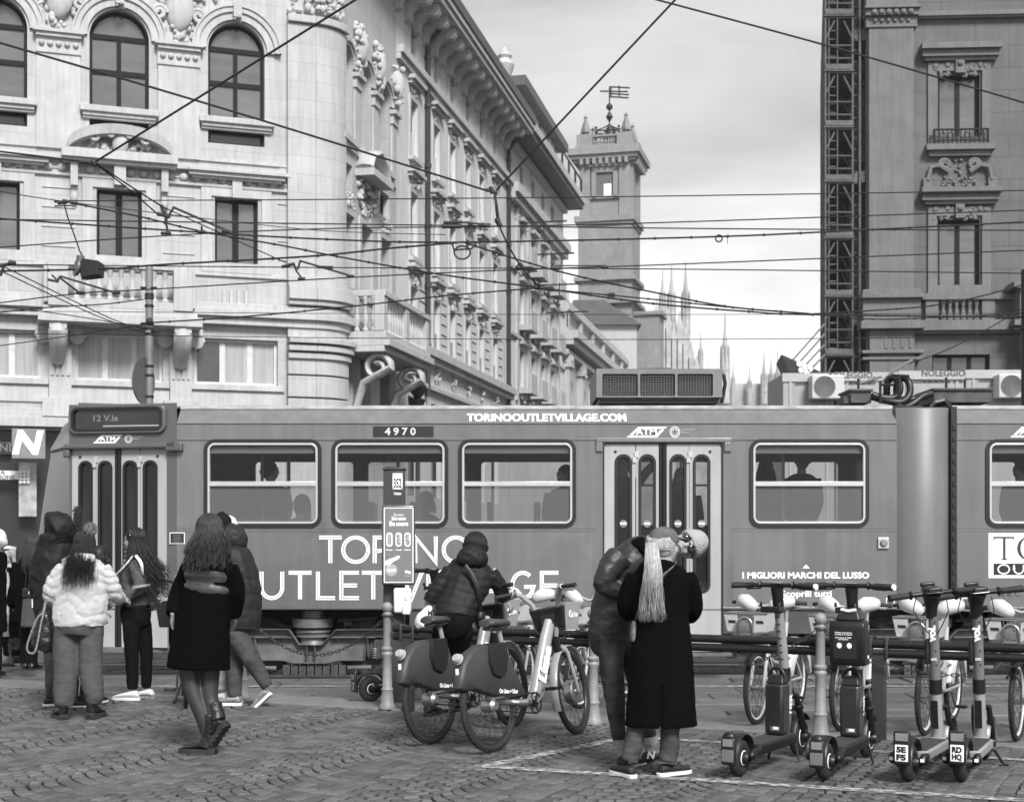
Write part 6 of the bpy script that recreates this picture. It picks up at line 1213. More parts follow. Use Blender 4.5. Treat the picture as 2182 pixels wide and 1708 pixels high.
    for s in (-1,1):
        t=MB(); t.tube([(s*.06,-.16,.965),(s*.10,-.15,1.0),(s*.155,-.17,1.03),(s*.205,-.215,1.035),(s*.235,-.245,1.03)],[(.030,.025),(.056,.05),(.066,.062),(.058,.054),(.046,.044)],14,side=(0,0,1)); t.build('hand_fairing',M_SW,ho,smooth=80); t=MB(); t.tube([(s*.22,-.25,1.03),(s*.33,-.33,1.015)],.016,8); t.build('grip',M_GRIP,ho); t=MB(); t.tube([(s*.2,-.2,1.0),(s*.30,-.25,.99)],.006,5); t.build('brake_lever',M_STEEL,ho)
    t=MB(); t.tube([(0,-.79,.78),(0,-.82,.93)],.014,8); t.build('seat_post',M_STEEL,e); t=MB(); t.tube([(0,-.96,.965),(0,-.92,.97),(0,-.84,.96),(0,-.74,.965),(0,-.66,.955)],[(.055,.02),(.085,.03),(.075,.028),(.04,.022),(.015,.015)],12,side=(1,0,0)); t.build('saddle',M_BLK,e,smooth=60)
    t=MB(); t.lathe([(.085,-.004),(.085,.004)],(.06,-.66,.30),20,ax=(1,0,0)); t.build('chainring',M_SPK,e)
    for s,a in ((1,R(60)),(-1,R(240))):
        p=Vector((s*.085,-.66+.16*math.cos(a),.30+.16*math.sin(a))); t=MB(); t.tube([(s*.07,-.66,.30),p],.01,6); co=t.build('crank',M_STEEL,e); t=MB(); t.cbox(p+Vector((s*.05,0,0)),(.09,.07,.024)); t.build('pedal',M_BLK,co,bevel=.005)
    return e
rzS=R(151.3); f0=Vector((2.075,12.04,0))
SH=share_bike('white share bike with basket docked behind the leftmost grey scooter',f0,rzS)
for i,(px,py,labx) in enumerate(((1793,1556,'white share bike docked behind the scooter carrying the helmet box'),(1972,1566,'white share bike docked behind the scooter with plate 5E F5'),(2168,1578,'white share bike cut off by the right picture edge'),(1236,1509,'white share bike half hidden by the man in jeans and the bollard'),(1108,1497,'white share bike seen behind the basket of the unridden hire bike'))):
    c=copy_tree(SH); c.location=G(px,py); c['label']=labx
# ---------------------------------------------------------------- kick scooters
M_KG=mat('scooter_grey',.13,.4,var=.12,scale=9,coat=.15); M_KL=mat('scooter_pale',.25,.38,var=.1,scale=9,coat=.2); M_KD=mat('scooter_deck',.035,.7,var=.3,scale=25,bump=.3,bscale=200)
def kick_wheel(e,c,r,rt,nm,line):
    t=MB(); t.torus(c,r-rt,rt,(1,0,0),36,10,.95); o=t.build(nm,M_TYRE,e); t=MB(); t.lathe([(.03,-.038),(r-2*rt+.01,-.03),(r-2*rt+.01,.03),(.03,.038)],c,24,ax=(1,0,0)); t.build('hub',M_BLK,o)
    if line:
        t=MB(); 
        for s in (-1,1): t.torus(Vector(c)+Vector((s*.034,0,0)),r-2*rt+.006,.004,(1,0,0),32,4)
        t.build('reflex_line',M_LETW,o)
    t=MB(); t.lathe([(.03,-.075),(.04,-.06),(.04,.06),(.03,.075)],c,14,ax=(1,0,0)); t.build('axle',M_BLK,o); return o
def scooter_a(label,loc,rz,box=False):
    e=thing('kick_scooter',label,'scooter',loc,rz,'electric kick scooters parked in a row')
    kick_wheel(e,(0,0,.125),.125,.042,'rear_wheel',True); kick_wheel(e,(0,1.08,.14),.14,.036,'front_wheel',True)
    t=MB(); pts=[(0,.155*math.cos(R(a)),.125+.158*math.sin(R(a))) for a in range(0,191,19)]; t.tube(pts,[(.052,.010)]*len(pts),8,side=(1,0,0)); m=t.build('rear_mudguard',M_BLK,e,smooth=60)
    t=MB(); t.box(-.05,.05,-.19,-.155,.10,.28); t.ell((0,-.165,.28),(.045,.03,.035),12,8); o=t.build('tail_block',M_BLK,m,bevel=.012); t=MB(); t.box(-.035,.035,-.194,-.188,.22,.27); t.build('tail_light',M_SIGN,o,bevel=.004); t=MB(); t.box(-.042,.042,-.196,-.188,.12,.20); t.build('plate',M_KG,o,bevel=.004)
    t=MB(); t.box(-.095,.095,.14,.80,.125,.195); d=t.build('deck',M_BLK,e,bevel=.015,seg=3); t=MB(); t.box(-.085,.085,.15,.78,.195,.2); t.build('deck_mat',M_KD,d,smooth=0)
    t=MB(); t.box(-.100,-.092,.16,.36,.128,.188); t.box(-.1,-.092,.64,.79,.128,.188); t.build('side_panel',M_KG,d,bevel=.003)
    for s in (-1,1): t=MB(); t.tube([(s*.085,.16,.16),(s*.075,.05,.15),(s*.07,0,.125)],[(.02,.03)]*3,8,side=(1,0,0)); t.ell((s*.10,.0,.15),(.025,.05,.03),10,7); t.build('rear_arm',M_BLK,d,smooth=60)
    t=MB(); t.tube([(0,.74,.16),(0,.80,.30),(0,.83,.50),(0,.82,.64)],[(.05,.075),(.05,.06),(.045,.05),(.04,.04)],12,side=(1,0,0)); nk=t.build('neck',M_KG,e,smooth=60); lettering_side('TIER',.045,.16,axes((.052,.79,.40),(0,.15,1),(0,-1,.15)),M_LETW,nk,.003)
    t=MB(); t.box(-.068,.068,.60,.745,.205,.56); b=t.build('battery',mat('battery_black',.018,.25,coat=.5),e,bevel=.02,seg=3); t=MB(); t.ring_loft([[(-.066,.61,.56),(.066,.61,.56),(.066,.74,.56),(-.066,.74,.56)],[(-.05,.64,.62),(.05,.64,.62),(.05,.735,.62),(-.05,.735,.62)]]); t.build('battery_cap',M_BLK,b,bevel=.008)
    t=MB(); pts=[(.06*math.cos(R(a)),.66,.60+.07*math.sin(R(a))) for a in range(0,181,20)]; t.tube(pts,.012,8); t.build('battery_handle',M_BLK,b,smooth=60); t=MB(); t.box(-.02,.045,.594,.600,.235,.265); t.build('sticker',M_KG,b,smooth=0); t=MB(); t.box(-.0,.038,.592,.599,.245,.262); t.build('sticker_field',M_LETW,b,smooth=0)
    t=MB(); t.tube([(0,.815,.62),(0,.72,.99),(0,.70,1.07)],[.037,.033,.033],14); st=t.build('stem',M_KL,e,smooth=60); t=MB(); t.tube([(0,.817,.57),(0,.808,.66)],.041,12); t.build('collar',M_BLK,st)
    t=MB()
    for k in range(7): z=.72+.05*k; y=.815-(z-.62)*.257; t.box(-.02+.006*(k%3),.012,y-.0385,y-.033,z,z+.007)
    t.build('ruler_mark',M_BLACK,st,smooth=0)
    t=MB(); t.tube([(0,.70,1.06),(0,.68,1.16),(0,.665,1.235)],[.038,.040,.046],12); hd=t.build('head',M_BLK,e,smooth=60)
    t=MB(); t.tube([(-.30,.60,1.255),(-.14,.65,1.25),(.14,.66,1.25),(.30,.60,1.235)],.016,10); hb=t.build('handlebar',M_BLK,hd,smooth=60)
    for s in (-1,1): t=MB(); t.tube([(s*.17,.648,1.25),(s*.30,.60,1.245)],.021,10); t.build('grip',M_GRIP,hb); t=MB(); t.lathe([(.021,0),(.021,.014)],(s*.302,.599,1.245),12,ax=(s,-.3,0)); t.build('grip_cap',M_LETW if s>0 else M_GRIP,hb); t=MB(); t.tube([(s*.12,.66,1.24),(s*.15,.70,1.225),(s*.24,.69,1.22)],.006,5); t.torus((s*.12,.655,1.25),.022,.008,(1,0,0),12,5); t.build('brake_lever',M_BLK,hb)
    t=MB(); t.box(-.035,.035,.63,.69,1.262,1.272); t.build('display',M_SIGN,hb,bevel=.003)
    t=MB(); t.box(-.10,.05,.60,.66,1.06,1.10); t.box(-.105,-.088,.595,.62,1.10,1.135); t.box(.035,.05,.595,.62,1.10,1.13); t.build('phone_holder',M_BLK,e,bevel=.008)
    t=MB()
    for s in (-1,1): t.tube([(s*.045,.92,.46),(s*.045,.97,.36),(s*.045,1.04,.22),(s*.045,1.08,.14)],[.018,.026,.026,.018],8)
    t.tube([(-.05,.93,.45),(.05,.93,.45)],.022,8); t.tube([(0,.83,.56),(0,.93,.46)],.03,8); t.lathe([(.03,0),(.036,.01),(.036,.03),(.03,.04)],(-.045,.97,.35),10,ax=(0,-.4,1)); t.lathe([(.03,0),(.036,.01),(.036,.03),(.03,.04)],(.045,.97,.35),10,ax=(0,-.4,1)); t.build('fork',M_BLK,e,smooth=60)
    t=MB(); pts=[(0,1.08+.17*math.cos(R(a)),.14+.17*math.sin(R(a))) for a in range(40,171,16)]; t.tube(pts,[(.04,.008)]*len(pts),8,side=(1,0,0)); t.build('front_mudguard',M_BLK,e,smooth=60)
    t=MB(); t.tube([(-.05,.72,.14),(-.09,.78,.12),(-.12,.80,.005)],.010,6); t.tube([(.05,.72,.14),(.09,.78,.12),(.13,.76,.005)],.010,6); t.build('kickstand',M_BLK,e)
    if box:
        t=MB(); t.ring_loft([[Vector((x,y,z)) for x,y in ((-.125,y0),(.125,y0),(.115,y1),(-.115,y1))] for z,y0,y1 in ((.70,.565,.70),(.74,.545,.72),(.98,.53,.69),(1.01,.55,.69))]); t.ring_loft([[Vector((x,y,z)) for x,y in ((-w2,y0),(w2,y0),(w2,y1),(-w2,y1))] for z,w2,y0,y1 in ((1.01,.09,.56,.70),(1.10,.06,.60,.70))]); hx=t.build('helmet_box',M_BLK,e,bevel=.015,smooth=40); t=MB(); t.add([(-.09,.535-.006,.95),(.07,.535-.006,.95),(.07,.546-.006,.75),(-.09,.546-.006,.75)],[(0,1,2,3)]); t.build('label_panel',MATS['battery_black'],hx,smooth=0)
        M4=lambda z:axes((-.02,.5285+.000+(.95-z)*.055-.004,z),(1,0,0),(0,-.055,1))
        for s,z,wd in (('Questo scomparto',.93,.12),('contiene il casco!',.918,.12),("Usa l'app di TIER",.895,.115),('per aprirlo',.883,.07)): lettering_side(s,.0075,wd,M4(z),M_LETW,hx,.0005)
        for x in (-.05,.02): t=MB(); t.m=M4(.84)@Matrix.Translation((x+.02,-.0,0)); t.ell((0,0,0),(.018,.002,.02),14,6); t.build('pictogram',M_LETW,hx)
        lettering_side('TIER',.02,.05,axes((.126,.63,.76),(0,1,0),(0,0,1)),M_LETW,hx,.002); t=MB(); t.tube([(-.05,.60,1.085),(0,.585,1.075),(.05,.60,1.085)],[(.012,.02)]*3,8,side=(0,0,1)); t.build('strap',M_LETW,hx)
    return e
a,b=G(1575,1653),G(1704,1607); rzT=-math.atan2(b.x-a.x,b.y-a.y)
scooter_a('grey kick scooter with striped stem and tall black battery, leftmost of the four',a,rzT); scooter_a('grey kick scooter carrying a black helmet box on its stem',G(1757,1660),rzT+R(4),True)
def scooter_b(label,loc,rz,plate,white):
    e=thing('kick_scooter',label,'scooter',loc,rz,'electric kick scooters parked in a row')
    kick_wheel(e,(0,0,.125),.125,.045,'rear_wheel',False); kick_wheel(e,(0,1.06,.125),.125,.045,'front_wheel',False)
    t=MB(); pts=[(0,.155*math.cos(R(a)),.125+.158*math.sin(R(a))) for a in range(5,181,19)]; t.tube(pts,[(.055,.010)]*len(pts),8,side=(1,0,0)); m=t.build('rear_mudguard',M_BLK,e,smooth=60)
    t=MB(); t.box(-.055,.055,-.185,-.150,.13,.35); o=t.build('tail_block',M_BLK,m,bevel=.015,seg=3); t=MB(); t.box(-.04,.04,-.19,-.184,.285,.335); t.build('tail_light',M_SIGN,o,bevel=.004); t=MB(); t.box(-.042,.042,-.192,-.184,.155,.262); p=t.build('plate',M_LETW,o,bevel=.004)
    for s,z in zip(plate.split(),(.232,.183)): lettering_side(s,.034,.062,axes((0,-.1935,z),(1,0,0),(0,0,1)),M_BLACK,o,.003)
    t=MB(); t.box(-.095,.095,.13,.78,.115,.185); t.ell((0,.78,.15),(.09,.08,.035),14,8); d=t.build('deck',M_KL,e,bevel=.018,seg=3); t=MB(); t.box(-.08,.08,.15,.74,.185,.19); t.build('deck_mat',M_KD,d,smooth=0)
    for s in (-1,1): t=MB(); t.tube([(s*.085,.15,.15),(s*.08,.04,.14),(s*.075,0,.125)],[(.018,.028)]*3,8,side=(1,0,0)); t.ell((s*.10,.0,.15),(.03,.05,.04),10,7); t.build('rear_arm',M_BLK,d,smooth=60); t=MB(); t.box(s*.10-.012,s*.10+.012,-.056,-.046,.14,.16); t.build('reflector',M_LETW,d,smooth=0)
    t=MB(); t.tube([(0,.83,.18),(0,.80,.35),(0,.775,.52)],[.047,.042,.040],14); t.lathe([(.065,0),(.06,.015),(.048,.02)],(0,.83,.17),16); lo=t.build('lower_stem',M_KL,e,smooth=60); t=MB(); t.box(-.024,.024,.752,.757,.26,.46); b_=t.build('instruction_plate',M_BLK,lo,smooth=0); b_.rotation_euler=(R(9),0,0); b_.location=(0,-.02+.065,-.12)
    t=MB(); t.tube([(0,.777,.50),(0,.762,.60)],.044,14); t.build('collar',M_BLK,lo); t=MB(); t.tube([(0,.763,.59),(0,.70,1.04)],[.037,.034],14); st=t.build('stem',M_KG,e,smooth=60)
    d_=Vector((0,-.063,.45)).normalized(); lettering_side('voi.',.050,.12,axes((-.004,.674,.92),d_,(-1,-.05,0)),M_LETW,st,.004); lettering_side('GPS',.018,.04,axes((.004,.700,.74),(1,0,0),d_),M_LETW,st,.001)
    t=MB(); 
    for z in (1.0,.97,.70,.80): t.ell((.018,.763-(z-.59)*.14-.033,z),.006,6,4)
    t.build('screw',M_BLK,st)
    t=MB(); t.box(-.062,-.028,.70,.76,.70,.88); t.build('battery_pod',M_BLK,st,bevel=.014,seg=3)
    t=MB(); t.tube([(0,.70,1.03),(0,.69,1.10),(0,.68,1.17),(0,.66,1.215)],[(.036,.036),(.042,.046),(.06,.075),(.07,.10)],14,side=(1,0,0)); hd=t.build('head',M_BLK,e,smooth=50); Z=Matrix.Translation((0,.66,1.2))@Matrix.Rotation(R(28),4,'Z')@Matrix.Rotation(R(-6),4,'Y'); hd.matrix_local=Matrix.Translation((0,.66,0))@Matrix.Rotation(R(20),4,'Z')@Matrix.Translation((0,-.66,0))
    t=MB(); t.m=Z; t.box(-.05,.05,-.10,.10,.005,.045); t.box(-.052,.052,.08,.11,.045,.075); h2=t.build('console',M_BLK,e,bevel=.012,seg=3); t=MB(); t.m=Z; t.box(-.053,.053,-.103,.09,.004,.010); t.build('light_strip',M_LETW if white else M_KG,h2,bevel=.003)
    lettering_side('voi.',.014,.04,Z@axes((0,.03,.047),(1,0,0),(0,1,0)),M_LETW,h2,.001)
    t=MB(); t.m=Z; t.tube([(-.30,-.05,-.005),(-.12,0,.0),(.12,0,.0),(.30,-.05,.01)],.017,10); hb=t.build('handlebar',M_BLK,e,smooth=60)
    for s in (-1,1): t=MB(); t.m=Z; t.tube([(s*.17,-.016,.0),(s*.31,-.053,.0)],.022,10); t.build('grip',M_GRIP,hb); t=MB(); t.m=Z; t.torus((s*.15,-.01,0),.024,.009,(1,0,0),12,5); t.tube([(s*.13,.02,-.01),(s*.17,.05,-.02),(s*.25,.03,-.02)],.006,5); t.build('brake_lever',M_BLK,hb)
    t=MB(); 
    for s in (-1,1): t.tube([(s*.10,.64,1.18),(s*.12,.62,1.08),(s*.07,.65,.98),(s*.03,.69,.92)],.004,5)
    t.build('brake_cable',M_BLACK,e)
    t=MB()
    for s in (-1,1): t.tube([(s*.05,.88,.40),(s*.055,.93,.30),(s*.06,1.0,.20),(s*.06,1.06,.125)],[.018,.022,.02,.016],8)
    t.tube([(0,.80,.38),(0,.90,.38)],.03,8); t.tube([(-.055,.89,.39),(.055,.89,.39)],.02,8); t.build('fork',M_BLK,e,smooth=60)
    t=MB(); pts=[(0,1.06+.165*math.cos(R(a)),.135+.17*math.sin(R(a))) for a in range(-15,171,15)]; t.tube(pts,[(.058,.014)]*len(pts),10,side=(1,0,0)); t.build('front_mudguard',M_KG,e,smooth=60)
    t=MB(); t.tube([(.05,.70,.13),(.10,.80,.10),(.16,.80,.01),(.19,.82,.004)],.011,6); t.build('kickstand',M_BLK,e)
    return e
a,b=G(1936,1664),G(2019,1613); rzV=-math.atan2(b.x-a.x,b.y-a.y)
scooter_b('pale kick scooter with voi lettering on its stem and plate 5E F5',a,rzV,'5E F5',False); scooter_b('pale kick scooter with white lit console strip and plate RD HQ',G(2049,1664),rzV+R(3),'RD HQ',True)
# dark scooter half hidden behind the stop totem
c=scooter_a('dark kick scooter parked behind the stop totem, only wheel and handlebar showing',G(790,1494),R(-62)); c['group']='electric kick scooters parked in a row'
e=thing('paper_scrap','tiny white paper scrap lying on the cobbles among the scooters','litter',G(1681,1581,.004)); t=MB(); t.add([(-.03,-.012,.004),(.02,-.02,.002),(.035,.012,.012),(-.01,.02,.006),(-.03,-.012,.002),(.02,-.02,0),(.035,.012,.010),(-.01,.02,.004)],[(0,1,2,3),(7,6,5,4),(0,4,5,1),(1,5,6,2),(2,6,7,3),(3,7,4,0)]); t.build('paper',M_LETW,e,smooth=0)
# ---------------------------------------------------------------- overhead wires, poles and lamps
M_WIRE=mat('overhead_wire',.006,.6,var=.1); M_FIT=mat('wire_fitting',.01,.6,var=.2)
def smooth_pts(Ps,n=8):
    out=[]
    for i in range(len(Ps)-1):
        p0,p1,p2,p3=Ps[max(i-1,0)],Ps[i],Ps[i+1],Ps[min(i+2,len(Ps)-1)]
        for k in range(n): s=k/n; out.append(.5*((2*p1)+(p2-p0)*s+(2*p0-5*p1+4*p2-p3)*s*s+(3*p1-p0-3*p2+p3)*s**3))
    return out+[Ps[-1]]
def wire(label,pts,r=.011,Y=19,name='overhead_wire',knots=0,twist=0):
    Ps=[P(p[0],p[1],p[2] if len(p)>2 else Y) for p in pts]; c=sum(Ps,Vector())/len(Ps); e=thing(name,label,'wire',c,0,'overhead tram wires'); t=MB(); q=smooth_pts(Ps) if len(Ps)>2 else [Ps[0].lerp(Ps[1],k/24) for k in range(25)]
    t.tube(q,r,6); t.build('cable',M_WIRE,e,world=True)
    if knots:
        t=MB(); L=0; nx=knots*.5
        for a,b in zip(q,q[1:]):
            d=(b-a).length
            while L+d>nx: t.ell(a.lerp(b,(nx-L)/d),(r*2.2,r*1.5,r*1.8),6,4); nx+=knots
            L+=d
        t.build('clip',M_WIRE,e,world=True)
    return e
wire('thick span wire falling from upper left across the arched windows to the central ring',[(-40,80,16),(520,245,17),(1040,407,18)],.013)
wire('thick span wire rising from the pediment to the top edge past the corner pier',[(203,345,17),(780,-14,15)],.013)
wire('thick span wire rising steeply from the central ring across the sky beside the tower',[(1058,405,18),(1450,-12,17)],.013)
wire('thick span wire crossing the upper right sky to the grey palace',[(1370,-8,18),(1800,108,18),(2240,236,18)],.012)
wire('span wire from the left edge to the turnbuckle at the curved pediment',[(-40,318,17),(190,346,17)],.011)
wire('upper stay from the pediment turnbuckle down to the left insulator arm',[(203,347,17),(275,395,17.4),(345,440,18)],.010)
wire('lower stay from the pediment turnbuckle to the left insulator arm',[(203,349,17),(270,400,17.4),(338,458,18)],.009)
wire('drop wire zigzagging from the central ring down to the wire junction by the balconies',[(1055,412,18),(1063,478,18),(1108,565,18.5),(1152,613,19)],.011)
wire('level wire crossing the whole view just under the bell tower window',[(140,428),(700,425),(1400,418),(2240,405)],.008,20)
wire('level contact wire across the view through the bell tower shaft',[(-40,467),(700,477),(1500,487),(2240,491)],.009,20)
wire('clipped feeder wire sagging from left and rising to the right edge',[(-40,463),(350,490),(700,510),(980,516),(1500,505),(1800,492),(2240,470)],.012,19.5,knots=.5)
wire('wire dipping across the tall windows and rising to the upper right palace window',[(-40,530),(340,503),(700,487),(1100,482),(1480,472),(2240,446)],.009,20.5)
wire('twisted feeder descending from the left insulator towards the lower right',[(150,432),(300,462),(425,492),(600,523),(722,547),(934,584),(1150,613),(1385,646),(1600,664),(1723,670),(2240,676)],.012,20,knots=.45)
wire('loose feeder wire climbing from the left to the coil in front of the street facade',[(-40,578),(220,573),(343,564),(660,546),(830,529),(975,517)],.013,19,knots=.6)
wire('lower level contact wire across the bay balcony and palace balustrade',[(-40,563),(700,570),(1400,573),(2240,583)],.008,20)
wire('rising contact wire from the far left balcony to the right palace window',[(-40,650),(178,624),(309,617),(746,591),(1112,574),(1385,565),(2240,531)],.009,20.5)
wire('lowest level wire across the mezzanine windows above the tram roof',[(-40,709),(746,720),(1400,723),(2240,717)],.007,25)
wire('thin level wire across the balcony consoles',[(-40,662),(746,668),(1400,670),(2240,667)],.006,25)
wire('twisted wire rising from the wire pole to the junction by the balconies',[(326,687),(500,676),(746,653),(950,630),(1152,613)],.011,21,knots=.5)
wire('feeder wire falling from the junction towards the scaffolding',[(1155,615),(1385,637),(1560,655),(1723,668)],.010,20,knots=.6)
wire('feeder wire climbing from the scaffolding joint to the right edge',[(1723,669),(1850,662),(1987,651),(2110,626),(2240,588)],.010,20,knots=.5)
wire('clipped wire falling from the coil past the tower base to the scaffolding joint',[(985,515),(1100,552),(1222,586),(1385,621),(1550,653),(1723,668)],.012,20,knots=.4)
wire('slack wire from the scaffolding joint across the palace ledge',[(1723,668),(1860,680),(2000,676),(2240,664)],.009,20,knots=.6)
wire('stay falling from the far left bracket to the wire pole',[(8,568,18),(240,680,20),(318,702,21)],.008)
wire('second stay falling from the far left bracket towards the mezzanine',[(8,580,18),(200,670,20),(318,712,21)],.008)
wire('thin stay at lower left running to the pole clamp',[(-40,646,19),(150,672,20),(316,699,21)],.007)
wire('twisted cable sagging into the wire pole under the balcony',[(-40,670,19),(100,655,20),(220,648,20.5),(316,636,21)],.009,knots=.5)
wire('thin wire rising from the lower left edge to the wire pole',[(-40,742,19),(150,715,20),(316,690,21)],.007)
wire('guy cable slanting up over the roof hoses to the palace pillar',[(1935,775,24),(2040,735,24),(2210,640,24)],.010)
wire('contact wire from left insulator running right above the tall windows',[(0,408,18),(150,431,19),(475,470,20),(700,492,20.3),(950,500,20.6)],.007)
wire('steep wire between the insulator arm and the facade junction',[(345,440,18),(470,497,19),(610,560,19.5)],.008)
def fitting(label,parts,Y,cat='wire fitting',name='insulator_arm'):
    e=thing(name,label,cat,P(parts[0][0][0],parts[0][0][1],Y),0,'wire fittings'); 
    for i,(a,b,r) in enumerate(parts):
        t=MB(); r*=.72; t.tube([P(*a,Y),P(*b,Y)],r,7); t.ell(P(*a,Y),r*1.15,7,5); t.build('rod' if r<.03 else 'clamp',M_FIT,e,world=True)
fitting('double insulator and bent arm in front of the left tall window',[((345,440),(352,456),.03),((338,456),(362,462),.035),((355,460),(352,478),.03),((353,470),(358,497),.02),((346,497),(364,497),.03),((360,458),(370,443),.02),((370,442),(485,492),.022),((476,492),(490,494),.03),((430,484),(430,493),.02),((424,494),(437,494),.03)],18.3)
fitting('bent pull off arm at the corner pier cornice',[((603,568),(626,562),.03),((626,562),(632,578),.022),((632,578),(645,595),.018),((638,594),(650,594),.03),((640,556),(634,574),.02),((640,556),(752,589),.02),((742,588),(755,589),.03),((680,569),(710,570),.03)],19.8)
fitting('bent pull off arm in front of the left balcony',[((104,596),(122,600),.025),((122,600),(128,588),.02),((112,587),(125,600),.02),((130,589),(250,625),.02),((242,624),(256,624),.03),((128,592),(170,624),.02),((165,624),(178,624),.03)],19.5)
fitting('bracket with clamp at the far left edge',[((2,566),(30,560),.03),((2,585),(8,566),.025),((22,560),(33,561),.04)],18)
fitting('ring joint where three span wires meet in front of the street facade',[((1038,405),(1060,410),.03),((1046,402),(1050,412),.04),((1055,412),(1063,468),.018),((1060,470),(1066,482),.05)],18)
fitting('long clamp on the level wires left of the ring joint',[((948,474),(985,473),.03),((946,482),(984,482),.045),((985,474),(1046,478),.016),((1030,480),(1044,481),.04)],20)
fitting('clamp row where the drop wire meets the street balconies',[((1104,570),(1116,569),.05),((1108,563),(1112,575),.04),((1142,613),(1160,613),.035)],19)
fitting('spacer bar on wires beside the bell tower foot',[((1182,572),(1196,571),.03),((1184,566),(1290,566),.014),((1284,569),(1296,569),.03)],20)
fitting('knot of turnbuckles hanging at the curved pediment',[((175,345),(186,346),.03),((188,346),(200,347),.025),((200,346),(206,352),.05)],17)
fitting('wire joint above the lamp with three small clamps',[((118,429),(130,431),.025),((126,432),(142,431),.035),((118,439),(150,438),.014),((136,428),(148,430),.03)],19)
e=thing('cable_coil','coil of spare feeder cable hanging in front of the street facade','cable coil',P(985,533,19)); t=MB(); q=[P(963,516,19),P(968,535,19)]+[P(985-17*math.cos(R(a)),538+14*math.sin(R(a)),19) for a in range(0,720,24)]+[P(1005,530,19),P(1015,517,19)]
t.tube(q,.012,6); t.build('loop',M_WIRE,e,world=True)
e=thing('cable_coil','tiny ring of cable hanging from the feeder wire against the sky','cable coil',P(1532,508,19.5)); t=MB(); t.torus(P(1532,508,19.5),.045,.010,(0,1,.2),20,6); t.tube([P(1550,500,19.5),P(1550,519,19.5)],.005,4); t.build('loop',M_WIRE,e,world=True)
# wire pole behind the tram with round sign seen edge on
e=thing('wire_pole','grey steel wire pole behind the tram with clamps and an edge-on round sign','pole',P(318,1140,21.4)-Vector((0,0,1.6)),0); PY=21.4; t=MB(); b=P(318,1140,PY); t.tube([(b.x,PY,-.1),(b.x,PY,P(318,571,PY).z)],[.066,.056],14); t.lathe([(.056,0),(.05,.02)],(b.x,PY,P(318,571,PY).z),14); t.build('shaft',mat('pole_grey',.20,.5,metal=.3,var=.15,scale=3),e,world=True)
t=MB()
for y in (628,635,652,690,700,712,780,800,845,690): t.lathe([(.064,-.02),(.07,-.015),(.07,.015),(.064,.02)],(b.x,PY,P(0,y,PY).z),12)
for y,s in ((614,-1),(614,1),(690,-1),(700,-1),(706,1)): t.tube([(b.x,PY-.03,P(0,y,PY).z),(b.x+s*.12,PY-.03,P(0,y,PY).z)],.02,6)
t.ell((b.x+.02,PY-.06,P(0,686,PY).z),(.05,.04,.06),8,6); t.build('clamp',M_FIT,e,world=True)
t=MB(); c=P(309,812,PY); t.lathe([(.02,-.012),(.35,-.012),(.36,0),(.35,.012),(.02,.012)],c-Vector((0,.1,0)),28,ax=(.975,-.22,0)); t.build('round_sign',mat('sign_back_grey',.13,.5,metal=.4),e,world=True)
# hanging floodlight
YL=19.0; e=thing('floodlight','dark square floodlight hanging from a twisted cable at left','lamp',P(188,575,YL)); t=MB(); t.tube([P(136,433,YL),P(145,465,YL),P(158,500,YL),P(170,535,YL),P(178,548,YL)],.011,6); t.build('cable',M_WIRE,e,world=True)
t=MB(); c=P(170,572,YL); fr=lambda px,py,d:P(px,py,YL)+Vector((0,d,0)); t.ring_loft([[fr(177,552,-.08),fr(177,594,-.08),fr(177,594,.12),fr(177,552,.12)],[fr(216,559,-.13),fr(214,588,-.13),fr(214,588,.17),fr(216,559,.17)]]); t.build('hood',M_IRON,e,world=True,smooth=0,bevel=.01)
t=MB(); t.lathe([(.10,0),(.125,.03),(.12,.05)],P(168,570,YL)+Vector((0,.02,0)),18,ax=(-.8,-.5,.15)); t.tube([P(170,545,YL),P(177,596,YL)],[(.05,.05),(.02,.02)],8); t.tube([P(176,545,YL),P(172,562,YL)],.03,8); t.build('housing',mat('lamp_housing',.12,.5,metal=.3),e,world=True)
e=thing('tram_pole','dark pole at the right picture edge carrying wire clamps','pole',Vector((P(2190,1140,20).x,20,0))); t=MB(); x=P(2190,1140,20).x; t.tube([(x,20,0),(x,20,P(0,575,20).z)],.09,12); t.build('shaft',M_IRON,e,world=True); t=MB(); t.torus((x-.06,19.95,P(0,668,20).z),.07,.02,(1,0,0),14,6); t.torus((x-.06,19.95,P(0,690,20).z),.05,.015,(1,0,0),14,6); t.tube([(x-.2,20,P(0,702,20).z),(x,20,P(0,700,20).z)],.02,6); t.build('clamp',M_FIT,e,world=True)
